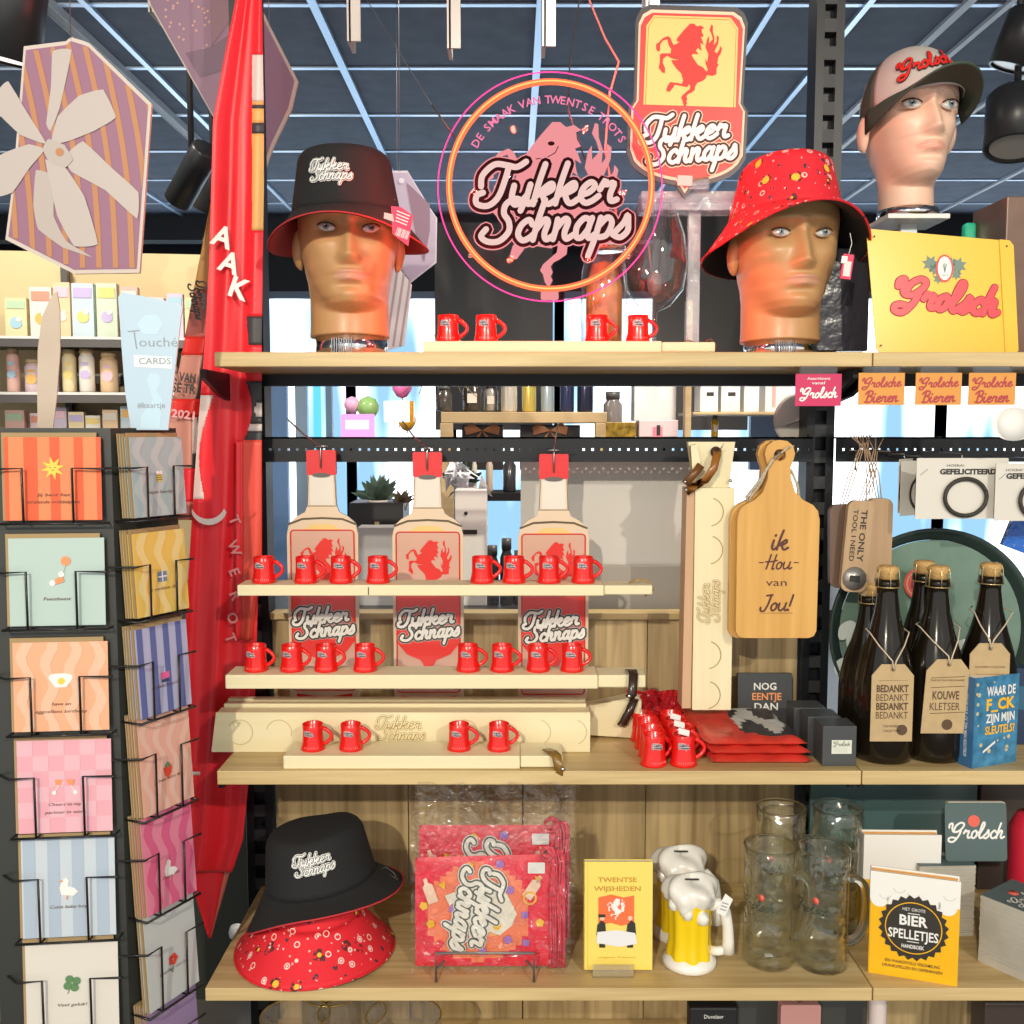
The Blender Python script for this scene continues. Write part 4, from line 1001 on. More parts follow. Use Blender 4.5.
# wine glass and jar behind
GL = edgeglass('thin_glass', (.93,.95,.97), .10, .9, .03)
t = thing('wine_glass', 'very large clear glass behind the lower right of the neon sign', 'glass', (P(654,350,1.72).x, 1.725, TOP))
gz = lambda py: P(0,py,1.72).z-TOP; kk = mm(260, 1.72)
b = MB(); b.lathe([(20*kk,gz(205)),(30*kk,gz(235)),(33*kk,gz(265)),(29*kk,gz(290)),(16*kk,gz(306)),(3*kk,gz(312)),(2.2*kk,.03),(2.2*kk,.012),(24*kk,.003),(24*kk,0)], GL, 40, caps=False); b.build('bowl', parent=t)
b = MB(); b.tube([(-.012,0,gz(240)),(-.004,0,gz(276))], .0022, mat('pestle', (.2,.17,.16), .4)); b.lathe([(0,gz(296)),(.010,gz(290)),(.0135,gz(282)),(.010,gz(274)),(0,gz(270))], MATS['pestle'], 16); b.build('spoon', parent=t)
t = thing('glass_jar', 'clear jar with amber contents behind the lower right of the neon sign', 'jar', (P(604,350,1.70).x, 1.705, TOP))
b = MB(); b.lathe([(22*kk,0),(23*kk,.004),(23*kk,gz(275)),(20*kk,gz(262)),(20*kk,gz(252))], GL, 32, caps=False); b.build('body', parent=t)
b = MB(); b.lathe([(0,.004),(18*kk,.004),(18*kk,gz(288)),(12*kk,gz(266)),(0,gz(262))], mat('amber', (.50,.26,.06), .4, noise=.6, nscale=30), 24); b.build('contents', parent=t)
b = MB(); b.lathe([(21*kk,gz(252)),(21*kk,gz(244)),(0,gz(242))], CHROME, 24); b.build('lid', parent=t)
# ================================================================ yellow tin sign
YD = 1.60; k = mm(290, YD); yb = P(947, 355, YD)
tn = thing('tin_sign', 'yellow tin sign with red script name and a green leafy crest, leaning on the shelf', 'sign', (yb.x, YD, TOP+.001), (-.10,0,.0))
Q = lambda x, z: ((x-947)*k, (356-z)*k)
tp = [Q(*p) for p in ((881,356),(1013,357),(1018,352),(1014,246),(1010,241),(872,229),(867,234),(876,350))]
b = MB(); YT = mat('tin_yellow', (.84,.50,.02), .3, coat=.3)
b.prism(tp, 0, .002, YT)
b.prism([Q(*p) for p in ((1005,357),(1013,357),(1018,352),(1014,246),(1010,241),(1000,240))], -.003, 0, YT)
for x, z in ((880,347),(1007,247),(874,237)): b.disc(*Q(x, z), .0016, -.0036, DARK, 10)
b.build('tin_plate', parent=tn, bevel=.0008)
b = MB(); b.script([('Grolsch',0,0)], *Q(947, 300), 104*k, -.0006, [(.58, mat('maroon_shadow', (.30,.01,.02), .5)), (.44, mat('grol_red', (.82,.04,.06), .35))], rot=-.10, step=6)
gx, gz_ = Q(945, 269)
GRN = mat('leaf_print', (.16,.24,.20), .5)
for cx, cz, r in ((931,264,9),(959,266,9),(939,279,6),(951,263,6),(936,270,7),(957,275,6)):
    X, Z = Q(cx, cz); b.flat([(X+(r if i % 2 == 0 else r*.55)*k*math.cos(2*PI*i/14+cx), Z+(r if i % 2 == 0 else r*.55)*k*math.sin(2*PI*i/14+cx)) for i in range(14)], -.0007, GRN)
b.disc(gx, gz_, 14*k, -.0011, SR, 28, sx=.62); b.disc(gx, gz_, 12*k, -.0015, WHT, 28, sx=.58)
for a in (-.6, 0, .6): b.ribbon([(gx, gz_-4*k), (gx+3*k*math.sin(a), gz_+5*k*math.cos(a))], .0012, -.0019, GRN)
b.text('1615', gx, gz_-7*k, .004, -.0019, GRN)
b.build('print', parent=tn)
b = MB(); b.box(-.010, .010, 0, .02, 0, P(0,222,1.72).z-TOP, mat('green_bottle_glass', (.05,.75,.45), .15))
b.build('green_stick', loc=(P(969,300,1.72).x, 1.72, TOP), label='small green pillar peeking over the top of the yellow tin sign', cat='ornament', bevel=.006, seg=3)
# ================================================================ shelf edge labels
def edge_label(px0, px1, py0, py1, D, m, lines, label, ink, group=None):
    a = P((px0+px1)/2, py1, D); k = mm((py0+py1)/2, D); w2 = (px1-px0)*k/2; h = (py1-py0)*k
    b = MB(); b.box(-w2, w2, 0, .0012, 0, h, m); b.box(-w2*.8, w2*.8, -.001, .006, h, TOP-TT-a.z, clear('clip_clear', (.9,.9,.9), .2))
    for kind, s, zf, wf, hf in lines:
        if kind == 's': b.script([(s,0,0)], (.0), h*zf, w2*2*wf, -.0006, [(.30, ink)], step=4, rot=.03)
        else: b.text(s, 0, h*zf, h*hf, -.0006, ink, w=w2*2*wf, bold=.01)
    b.build('shelf_label', loc=a, label=label, cat='shelf label', group=group)
edge_label(795, 841, 374, 406, 1.515, mat('label_magenta', (.55,.015,.10), .5), [('t','Assortiment',.86,.5,.09),('t','vanaf',.72,.3,.09),('s','Grolsch',.38,.8,0)], 'magenta shelf-edge label with white lettering, under the top shelf', WT)
OR = mat('label_orange', (.68,.29,.05), .5)
for i, (a0, a1) in enumerate(((858,904),(915,961),(968,1015))):
    edge_label(a0, a1, 373, 405, 1.52, OR, [('s','Grolsche',.68,.85,0),('s','Bieren',.27,.72,0)], '%s orange shelf-edge label under the yellow tin sign' % ('leftmost','middle','rightmost')[i], mat('label_ink', (.42,.04,.05), .5), group='orange shelf labels')
b = MB(); k = mm(425, 1.52); b.disc(0, 0, 17*k, 0, WHT, 28, sx=1.3); b.text('Delicious', .0, 0, .007, -.0005, mat('grey_ink', (.35,.35,.35), .6), w=.035)
b.lathe([(0,.0003),(17*k,.0003),(17*k,.0012),(0,.0012)], WHT, 28, ax='y')
b.build('shelf_wobbler', loc=P(1014, 424, 1.53), label='pale round card with grey writing cut by the right edge, under the shelf', cat='shelf label')
# ================================================================ mini mugs
def make_mug(label, loc, group):
    t = thing('mini_mug', label, 'mug', loc, (0,0,0), group)
    b = MB(); h = .042
    b.lathe([(0,0),(.0178,0),(.0190,.0008),(.0187,.004),(.0165,.014),(.0158,.030),(.0162,h-.0006),(.0156,h),(.0148,h-.001),(.0145,.006),(0,.004)], RED, 36)
    for i in range(10):
        a = -PI/2+(i-4.5)*.17; b.tube([(.0184*math.cos(a), .0184*math.sin(a), .0052), (.0181*math.cos(a), .0181*math.sin(a), .0078)], .0004, mat('mug_dot', (.8,.3,.25), .4), 4) if i not in (0, 9) else None
    b.build('body', parent=t)
    b = MB(); b.tube([(.0150+.0145*math.sin(PI*k/12)**.8, 0, .008+.027*k/12) for k in range(13)], .0028, RED, 8, rs=[.0028+.0006*abs(k-6)/6 for k in range(13)]); b.build('handle', parent=t)
    b = MB(); q = MB(); q.script(TUK, 0, .0285, .0145, 0, [(.85, WT), (.40, mat('logo_navy', (.06,.04,.07), .6))], step=2, dy=.0002)
    out = [(math.sin(v.x/.016)*(.0167-v.y), -math.cos(v.x/.016)*(.0167-v.y), v.z) for v in q.v]
    for k_, m in enumerate(q.mats): b.add(out, [fc for fc, fm in zip(q.f, q.fm) if fm == k_], m)
    o = b.build('logo', parent=t); o.rotation_euler = (0,0,-.25)
    return t
mug0 = None
def mug(loc, rz, label, group):
    global mug0
    if mug0 is None:
        mug0 = make_mug(label, loc, group); mug0.rotation_euler = (0,0,rz); return mug0
    return dup(mug0, loc, (0,0,rz), label, group)
# planks --------------------------------------------------------------------
def plank(px0, px1, pyt, pyb, D, dep, zb, label, split=None, strap=None, slant=0):
    """long game plank; front top edge between the pixel columns"""
    a = P(px0, pyt, D); c = P(px1, pyt, D); L = c.x-a.x; h = a.z-zb if zb is not None else a.z-P(0,pyb,D).z
    z0 = a.z-h
    t = thing('serving_plank', label, 'plank', ((a.x+c.x)/2, D, z0), (0,0,0), 'pale wooden serving planks'); x0, x1 = -L/2, L/2
    b = MB(); xs = x1 if split is None else P(split, pyt, D).x-t.location.x
    b.box(x0, xs, 0, dep, 0, h, PINE); b.build('board', parent=t, bevel=.0018)
    if split:
        b = MB(); b.box(xs+.0006, x1, .004, dep-.004, .0012, h-.0012, PINE); b.build('end_piece', parent=t, bevel=.002)
    return t, h, z0, L
# top plank on the top shelf
tp_, h_, z0_, L_ = plank(423, 716, 341, 353, 1.545, .055, TOP, 'pale wooden plank lying on the top shelf under four red mini mugs', split=662)
b = MB(); b.tube([(L_/2-.012, .02, h_+.001),(L_/2-.004,.02,h_+.005),(L_/2+.004,.02,h_*.7),(L_/2+.003,.02,.004)], .0013, LEATH, 6); b.tube([(L_/2-.045,.03,h_+.001),(L_/2-.038,.03,h_+.004),(L_/2-.03,.03,h_+.001)], .0013, LEATH, 6); b.build('cord', parent=tp_)
for i, (px, rz) in enumerate(((448,0),(486,.05),(597,0),(638,.1))):
    D = 1.575; mug((P(px,330,D).x, D, z0_+h_), rz, '%s red mini mug from the left on the top shelf plank' % ORD[i], 'red mini mugs on the top shelf plank')
# clear riser
AD = 1.555
rs_ = thing('acrylic_riser', 'clear riser stand holding the two upper planks of red mugs', 'stand', (P(440,700,1.675).x, 1.675, MID))
ACL = clear('riser_clear', (.99,.99,.99), .03, .03)
W2 = .235
zA, zB = P(0,596,AD).z, P(0,689,AD-.02).z
b = MB(); b.box(-W2, W2, 0, .003, 0, zA-MID-.0005, ACL); b.build('back_plate', parent=rs_)
for z, d in ((zA, .115), (zB, .135)):
    b = MB(); b.box(-W2, W2, -d, 0, z-MID-.0035, z-MID-.0005, ACL); b.build('ledge', parent=rs_)
plA, hA, _, LA = plank(237, 653, 585, 597, AD, .055, zA, 'pale upper plank in front of the bottle boards, carrying eight red mini mugs', split=604)
b = MB(); b.tube([(LA/2-.035,.02,hA+.001),(LA/2-.02,.02,hA+.006),(LA/2-.005,.02,hA+.003),(LA/2+.004,.02,hA*.4),(LA/2-.01,.02,-.003)], .0016, mat('strap_gold', (.35,.20,.05), .4), 6); b.box(-.121,-.1195,-.0006,0,.002,hA*.8,DARK); b.build('cord', parent=plA)
plB, hB, _, LB = plank(225, 646, 675, 689, AD-.02, .06, zB, 'pale lower plank in front of the bottle boards, carrying eight red mini mugs', split=598)
def strapm(parent, pts, w, name='leather_strap', m=None, th=.0022):
    """flat leather strap: pts (x,y,z) centre line, width along x"""
    b = MB(); P3 = [Vector(p) for p in pts]; vs = []
    for i, p in enumerate(P3):
        d = (P3[min(i+1, len(P3)-1)]-P3[max(i-1, 0)]).normalized(); wv = Vector((1,0,0)); wv = (wv-d*wv.dot(d)).normalized()
        if abs(d.x) > .8: wv = Vector((0,0,1)); wv = (wv-d*wv.dot(d)).normalized()
        nn = d.cross(wv)
        for s1, s2 in ((-1,-1),(1,-1),(1,1),(-1,1)): vs.append(p+wv*w/2*s1+nn*th/2*s2)
    fs = [(0,1,2,3), tuple(range(4*len(P3)-4, 4*len(P3)))[::-1]]
    for i in range(len(P3)-1):
        for k_ in range(4): fs.append((4*i+k_, 4*i+4+k_, 4*i+4+(k_+1) % 4, 4*i+(k_+1) % 4))
    b.add(vs, fs, m or LEATH, True)
    e = P3[-1]; b.lathe([(0,-.0008),(.003,-.0008),(.003,.0008),(0,.0012)], STEEL, 10, c=(e.x, e.y-.003, e.z+.004), ax='y')
    return b.build(name, parent=parent)
strapm(plB, [(LB/2-.022,.03,hB+.001),(LB/2-.020,.012,hB+.005),(LB/2-.020,-.004,hB+.002),(LB/2-.022,-.008,-.006),(LB/2-.027,-.007,-.013)], .014, m=mat('leather_dark', (.035,.018,.012), .25))
mxA = [(264,0),(306,0),(341,.15),(378,0),(482,.1),(514,-.1),(549,.05),(583,.1)]
for i, (px, rz) in enumerate(mxA): mug((P(px,570,AD+.026).x, AD+.026, zA+hA), rz, '%s red mini mug from the left on the upper plank before the bottles' % ORD[i], 'red mini mugs on the upper plank')
mxB = [(256,-.1),(292,-.1),(326,0),(365,0),(468,.05),(502,-.1),(538,0),(572,.05)]
for i, (px, rz) in enumerate(mxB): mug((P(px,660,AD+.010).x, AD+.010, zB+hB), rz, '%s red mini mug from the left on the lower plank before the bottles' % ORD[i], 'red mini mugs on the lower plank')
# large beam boxes lying on the shelf
def beam(name, px0, px1, pyb, pyt, D, label, logo_at=None, arcs=(), rz=0, topsteps=True, group=None):
    a = P(px0, pyb, D); c = P(px1, pyb, D); L = c.x-a.x; h = P(0,pyt,D).z-a.z
    t = thing(name, label, 'plank', ((a.x+c.x)/2, D, MID+.0005), (0,0,rz), group)
    b = MB(); h = .066
    pts = [(-L/2-.001, 0),(L/2, 0),(L/2, h),(-L/2+.008, h)]
    b.prism(pts, 0, .03, PINE); 
    for x, z, r, a0, a1 in arcs: b.ring(x, z, r-.0006, r+.0006, -.0004, mat('groove', (.50,.38,.20), .6), 30, a0, a1)
    b.build('front_board', parent=t, bevel=.002)
    b = MB(); b.box(-L/2+.012, L/2-.004, .031, .046, 0, h+.006, PINE); b.box(-L/2+.014, L/2-.004, .047, .062, 0, h+.010, PINE); b.build('rear_board', parent=t, bevel=.0015)
    if logo_at is not None:
        b = MB(); G1 = mat('engraved', (.36,.25,.07), .6); b.script(TUK, logo_at, .036, .105*.9*.62*1.35, -.0006, [(.58, G1), (.46, PINE), (.14, G1)], rot=.0, step=4)
        b.text('DE SMAAK VAN TWENTSE TROTS', logo_at, .010, .004, -.0006, G1, w=.07); b.build('engraving', parent=t)
    return t, L, h
CD = 1.60; a_ = lambda px: P(px,730,CD).x-(P(212,752,CD).x+P(590,752,CD).x)/2
full = (0, 2*PI)
bm, LC, hC = beam('plank_box', 212, 590, 752, 711, CD, 'long pale plank box lying on the shelf, with ring marks and engraved script', a_(400), [(a_(240),.033,.0205,-2.2,2.6),(a_(279),.033,.0205,-.3,2.9),(a_(315),.033,.0205,.3,2.6),(a_(351),.033,.0205,0,2.6),(a_(465),.033,.0205,0,2.6),(a_(500),.033,.0205,0,2.6),(a_(538),.033,.0205,-1.2,1.3),(a_(574),.033,.0205,-1.2,1.3)])
b2_ = thing('plank_box', 'second pale plank box, its tilted right end sticking out past the first one', 'plank', (P(600,760,1.67).x, 1.672, MID+.006), (0,0,0))
b = MB(); kk = mm(730, 1.672); X = lambda px: (px-600)*kk
b.prism([(X(470),.0),(X(592),.0),(X(641),-.0055),(X(641),.062),(X(636),.068),(X(592),.052),(X(470),.052)], 0, .028, PINE); b.build('board', parent=b2_, bevel=.0015)
strapm(b2_, [(X(634),-.002,.064),(X(632),-.010,.060),(X(627),-.014,.042),(X(622),-.014,.026),(X(620),-.010,.020)], .014, m=MATS['leather_dark'])
# front low plank
pf, hF, zF0, LF = plank(283, 563, 756, 768, 1.518, .075, MID, 'pale plank lying at the front edge of the middle shelf with four red mini mugs', split=520)
strapm(pf, [(LF/2-.024,.03,hF+.001),(LF/2-.016,.008,hF+.004),(LF/2-.010,-.003,hF+.000),(LF/2-.006,-.006,-.0),(LF/2-.001,-.0095,.000)], .015, m=mat('leather_tan', (.22,.12,.02), .3))
for i, (px, rz) in enumerate(((313,.0),(351,.15),(459,0),(499,.1))): mug((P(px,745,1.552).x, 1.552, zF0+hF), rz, '%s red mini mug from the left on the low plank at the shelf front' % ORD[i], 'red mini mugs on the low front plank')
# cluster of mugs at the right end
cl = []
for r in range(4):
    for c_ in range(2):
        cl.append((P(654 if c_ == 0 else 684, 765, 1.535).x+(.0 if r == 0 else random.uniform(-.002,.002)), 1.540+r*.0415, c_, r))
for x, y, c_, r in cl:
    m_ = mug((x, y, MID), .45 if c_ == 0 else .1, ['front','second','third','rearmost'][r]+' red mini mug in the %s file of the packed mugs beside the folded flags' % ('left' if c_ == 0 else 'right'), 'red mini mugs packed in two files on the middle shelf'); m_.scale = (1.13,1.05,1.18)
    if c_ == 1 and r < 3:
        q = MB(); q.box(-.009, .009, -.0005, .0005, 0, .010, WHT); q.build('price_sticker', loc=(x-.002, y-.010, MID+.0505), rot=(-.7,.3,.1), label='white price sticker on the rim of the %s mug of the right file' % ['front','second','third'][r], cat='price sticker')
for i, (px, py) in enumerate(((652,725),(676,722),(698,730),(665,716),(688,716))):
    q = P(px, py, 1.715); b = MB()
    for s_ in range(5): 
        u = random.uniform(-.006,.006); b.add([(-.016,u,-.012),(.014,-u,-.014),(.017,u,.012),(-.012,u+.004,.014)], [(0,1,2,3)], mat('red_film', (.55,.02,.03), .15, coat=.6)); 
# red crinkled bag behind mugs
b = MB(); vs = []; n = 14
for j in range(n+1):
    for i in range(n+1):
        vs.append((-.05+.1*i/n, .005*math.sin(i*2.1+j)+random.uniform(-.002,.002), .070*j/n*(1+.03*math.sin(i*1.3))))
b.add(vs, [(j*(n+1)+i, j*(n+1)+i+1, (j+1)*(n+1)+i+1, (j+1)*(n+1)+i) for j in range(n) for i in range(n)], mat('red_film', (.50,.015,.03), .15, coat=.6))
b.build('crinkled_bag', loc=(P(672,765,1.535).x, 1.725, MID), solid=(.002,), label='crinkled dark red plastic bag behind the packed mini mugs', cat='bag')
# ================================================================ bottle boards
BD = 1.715
BEI = mat('bottle_beige', (.72,.56,.40), .35); BEL = mat('bottle_light', (.72,.66,.58), .4); BLN = mat('bottle_line', (.10,.07,.03), .5); PNK = mat('label_pink', (.64,.38,.29), .4); BYE = mat('bottle_yellow', (.78,.55,.20), .4)
for bi, (cx, dy, nm) in enumerate(((325,0,'leftmost'),(429,2,'middle'),(553,4,'rightmost'))):
    base = P(cx, 700, BD); k = mm(580, BD)
    t = thing('bottle_board', '%s of the three bottle-shaped boards with red caps, hanging behind the mug planks' % nm, 'display board', (base.x, BD, MID+.03), (0,0,0), 'bottle-shaped boards')
    zr = P(0, 700+dy*.5, BD).z-(MID+.03)
    Z = lambda py: P(0, py+dy, BD).z-t.location.z
    X = lambda dx: dx*k
    zt = Z(0)
    body = [(-35,700),(35,700),(35.5,535),(33,523),(26,517),(17,512),(14.5,505),(13.5,474),(-13.5,474),(-14.5,505),(-17,512),(-26,517),(-33,523),(-35.5,535)]
    b = MB(); b.prism([(X(x), Z(y)) for x, y in body], 0, .007, BEI, mat('board_edge', (.6,.55,.48), .5))
    y0 = -.0006
    b.flat([(X(x), Z(y)) for x, y in ((-12,505),(12,505),(11.5,475),(-11.5,475))], y0, BEL)
    b.ribbon([(X(-33),Z(524)),(X(-20),Z(519)),(X(0),Z(518)),(X(20),Z(519)),(X(33),Z(524))], .0035, y0, BLN); b.ribbon([(X(-15),Z(506)),(X(15),Z(506))], .0012, y0, BLN)
    b.ribbon([(X(-14.2),Z(505)),(X(-13),Z(476))], .0010, y0, BLN); b.ribbon([(X(14.2),Z(505)),(X(13),Z(476))], .0010, y0, BLN)
    b.flat([(X(x), Z(y)) for x, y in ((-20,531),(20,531),(10,524),(-10,524))], y0, BYE)
    b.flat(rrect(X(-31.5), X(31.5), Z(690), Z(530), .006), y0*2, PNK); 
    ol = rrect(X(-31.5), X(31.5), Z(690), Z(530), .006); b.tube([(p[0], y0*3, p[1]) for p in ol], .0011, REDP, 5, closed=True)
    horse(b, X(1), Z(566), 56*k, y0*3.2, REDP)
    b.flat([(X(x), Z(y)) for x, y in ((-31,641),(-22,652),(-8,658),(-3,666),(0,668),(3,666),(8,658),(22,652),(31,641),(31,592),(-31,592))], y0*4, SR)
    b.script(TUK, X(0), Z(624), 60*k, y0*5, [(.90, mat('logo_grey', (.55,.5,.46), .5)), (.76, DARK), (.36, WHT)], rot=.09, step=4, dy=.0005)
    b.flat([(X(x), Z(y)) for x, y in ((-28,700),(28,700),(28,693),(0,697),(-28,693))], y0*4, SR)
    b.text('DE SMAAK VAN TWENTE', X(0), Z(674), .007, y0*4, mat('navy_ink', (.05,.06,.14), .5), w=60*k, bold=.01)
    b.build('printed_board', parent=t)
    b = MB(); b.prism(rrect(X(-14.5), X(14.5), Z(475), Z(450), .003), -.002, .009, mat('cap_red', (.70,.02,.025), .4))
    for py in (455, 468): b.box(X(-14.8), X(14.8), -.0026, .009, Z(py)-.0008, Z(py)+.0008, MATS['cap_red'])
    b.flat([(X(9*math.cos(a)), Z(475)+.004*math.sin(a)) for a in [2*PI*i/16 for i in range(16)]], -.0028, mat('neck_shade', (.12,.10,.09), .4)); b.build('cap', parent=t)
    b = MB(); hx = X(0); z1 = Z(449)
    b.tube([(hx,-.005,Z(468)),(hx,-.0055,Z(450)),(hx,-.004,z1+.006)], .0015, STEEL, 6)
    b.tube([(hx,-.004,z1+.006),(hx-(.018 if bi < 2 else .0),-.06,z1+.026),(hx-(.028 if bi < 2 else -.001),-.13,z1+.05)], .0015, STEEL, 6); b.tube([(hx-.012,-.003,z1+.005),(hx+.012,-.003,z1+.005)], .0013, STEEL, 6); b.tube([(hx,-.003,z1+.005),(hx,.03,z1+.005)], .0012, STEEL, 6)
    b.build('hook', parent=t)
# ================================================================ hanging plank boxes
VD = 1.64; k = mm(600, VD)
vp = thing('plank_box', 'pale wooden plank box hanging upright by leather straps, with ring marks and sideways script logo', 'plank', (P(706,710,VD).x, VD, P(706,712,VD).z))
X = lambda px: (px-706)*k
Z = lambda py: P(0,py,VD).z-vp.location.z
b = MB(); b.prism([(X(692),Z(710)),(X(731),Z(710)),(X(731),Z(488)),(X(692),Z(488))], 0, .03, PINEV)
GV = mat('groove_dark', (.38,.26,.10), .6)
for py in (512, 550, 655, 695): b.ring(X(706), Z(py), 13.5*k, 14.5*k, -.0005, GV, 24, -1.4, 1.3)
b.build('front_board', parent=vp, bevel=.002)
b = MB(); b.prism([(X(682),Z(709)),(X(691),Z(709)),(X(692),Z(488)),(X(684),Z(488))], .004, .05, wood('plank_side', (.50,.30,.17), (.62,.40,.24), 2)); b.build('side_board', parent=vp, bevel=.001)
b = MB(); b.prism([(X(694),Z(492)),(X(727),Z(492)),(X(733),Z(442)),(X(686),Z(442))], .018, .034, PINEV); b.build('handle_end', parent=vp, bevel=.0015)
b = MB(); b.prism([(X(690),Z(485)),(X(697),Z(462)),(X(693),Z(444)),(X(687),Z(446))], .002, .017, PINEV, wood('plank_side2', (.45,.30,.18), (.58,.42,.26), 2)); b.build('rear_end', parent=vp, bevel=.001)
b = MB(); q = MB(); q.script(TUK, 0, 0, 42*k, 0, [(.62, GV), (.46, PINEV), (.16, GV)], step=4)
b.add([(X(709)-v.z, v.y-.0006, Z(602)+v.x) for v in q.v], [f for f, m in zip(q.f, q.fm) if m == 0], GV); b.add([(X(709)-v.z, v.y-.0006, Z(602)+v.x) for v in q.v], [f for f, m in zip(q.f, q.fm) if m == 1], PINEV); b.add([(X(709)-v.z, v.y-.0008, Z(602)+v.x) for v in q.v], [f for f, m in zip(q.f, q.fm) if m == 2], mat('engraved_dark', (.25,.15,.06), .6))
b.build('engraving', parent=vp)
TAN = mat('leather_mid', (.28,.11,.02), .3)
strapm(vp, [(X(715),.012,Z(450)),(X(712),-.006,Z(455)),(X(708),-.014,Z(468)),(X(700),-.012,Z(480)),(X(690),-.008,Z(486)),(X(682),-.006,Z(492))], .013, m=TAN)
strapm(vp, [(X(697),-.002,Z(465)),(X(690),-.004,Z(474)),(X(681),-.004,Z(484))], .013, m=LEATH)
b = MB(); b.lathe([(0,-.004),(.008,-.003),(.009,.004)], mat('plug', (.06,.04,.03), .4), 16, c=(X(713),.015,Z(452)), ax='y'); b.tube([(X(714),.012,Z(455)),(X(718),-.01,Z(444))], .0009, STEEL, 6); b.tube([(X(714),.012,Z(452)),(X(714),.105,Z(450))], .0014, STEEL, 6); b.lathe([(0,-.002),(.003,-.002),(.003,.002)], STEEL, 10, c=(X(728),.01,Z(481)), ax='y'); b.build('hook', parent=vp)
# ================================================================ cutting boards
def cutting(cx, dx, D, label, front=True):
    t = thing('cutting_board', label, 'cutting board', (P(cx,638,D).x, D, P(cx,638,D).z)); k = mm(560, D)
    X = lambda px: (px-776)*k; Z = lambda py: P(0,py,D).z-t.location.z
    half = [(0,638),(33,638),(38,636),(40.5,631),(41,520),(39,511),(34,505),(24,500),(16,492),(11.5,478),(11,467),(13,462),(15,454),(13,446),(7,441),(0,440)]
    pts = [(776+a, z) for a, z in half]+[(776-a, z) for a, z in half[::-1][1:-1]]
    W = wood('board_amber', (.55,.27,.055), (.72,.42,.12), 2, .4)
    # hole in the handle: two halves joined around it
    hp = [(776+6*math.cos(2*PI*i/16), 455-6*math.sin(2*PI*i/16)) for i in range(16)]
    R = [(776, 638)]+[(776+a, z) for a, z in half[1:-1]]+[(776,440)]+[(776+6*math.sin(PI*i/8), 455-6*math.cos(PI*i/8)) for i in range(9)]
    Lh = [(2*776-a, z) for a, z in R][::-1]
    b = MB(); b.prism([(X(a), Z(z)) for a, z in R], 0, .014, W); b.prism([(X(a), Z(z)) for a, z in Lh], 0, .014, W)
    b.build('board', parent=t)
    b = MB(); BN = mat('burn_ink', (.09,.025,.02), .6)
    if front:
        b.script([('ik',0,0)], X(778), Z(540), 16*k, -.0008, [(.24, BN)], step=4); b.ribbon([(X(769),Z(546)),(X(784),Z(546))], .0006, -.0008, BN)
        b.script([('Hou',0,0)], X(777), Z(562), 26*k, -.0008, [(.22, BN)], step=4); b.rect(X(757), X(762), Z(563), Z(562), -.0008, BN); b.rect(X(792), X(797), Z(563), Z(562), -.0008, BN)
        b.text('van', X(775), Z(582), .0125, -.0008, BN, w=21*k); b.script([('Jou!',0,0)], X(776), Z(603), 33*k, -.0008, [(.24, BN)], step=4); b.ribbon([(X(759),Z(613)),(X(792),Z(613))], .0006, -.0008, BN)
        b.build('burned_lettering', parent=t)
        ROP = mat('rope', (.55,.47,.35), .9, bump=.5, bscale=300)
        b = MB()
        for s_ in (0, 1):
            b.tube([(X(776),-.006,Z(453)),(X(768),-.007,Z(459)),(X(762),-.004,Z(470)),(X(756+s_*3),.004,Z(482)),(X(746+s_*4),.018,Z(498)),(X(752),.02,Z(510))], .0024, ROP, 6)
        b.tube([(X(776),-.006,Z(453)),(X(782),-.004,Z(448)),(X(790),.004,Z(446))], .0018, ROP, 6); b.tube([(X(790),.017,Z(470)),(X(797),.018,Z(485)),(X(800),.018,Z(505))], .0024, ROP, 6)
        b.build('rope', parent=t)
    return t
cutting(776, 0, 1.60, 'amber wooden cutting board with burned Dutch lettering, hanging on a rope loop')
cutting(769, 0, 1.62, 'second amber cutting board, mostly hidden behind the one with the lettering', False)
b = MB(); b.tube([(0,-.12,0),(0,0,0)], .0016, STEEL, 6); b.tube([(0,-.12,0),(0,-.125,.006)], .0016, STEEL, 6); b.build('rail_hook', loc=(P(778,452,1.74).x, 1.745, P(778,452,1.74).z), label='steel hook on the perforated rail holding the cutting boards', cat='hook')
# ================================================================ NOG EENTJE tile
ND_ = 1.74; k = mm(700, ND_)
b = MB(); h = .095; CH = mat('charcoal', (.055,.06,.065), .5)
b.box(-.048, .048, 0, .012, 0, h, CH); b.text('NOG', .0, h-.022, .013, -.0006, WT, w=.040, bold=.02); b.text('EENTJE', .003, h-.040, .013, -.0006, mat('orange_ink', (.85,.33,.12), .5), w=.052, bold=.02); b.text('DAN', .002, h-.058, .013, -.0006, WT, w=.042, bold=.02)
q = b.build('slate_tile', loc=(P(765,720,ND_).x, ND_, MID), rot=(-.06,0,0), label='dark tile reading NOG EENTJE in white and orange, leaning behind the folded flags', cat='sign', bevel=.001)
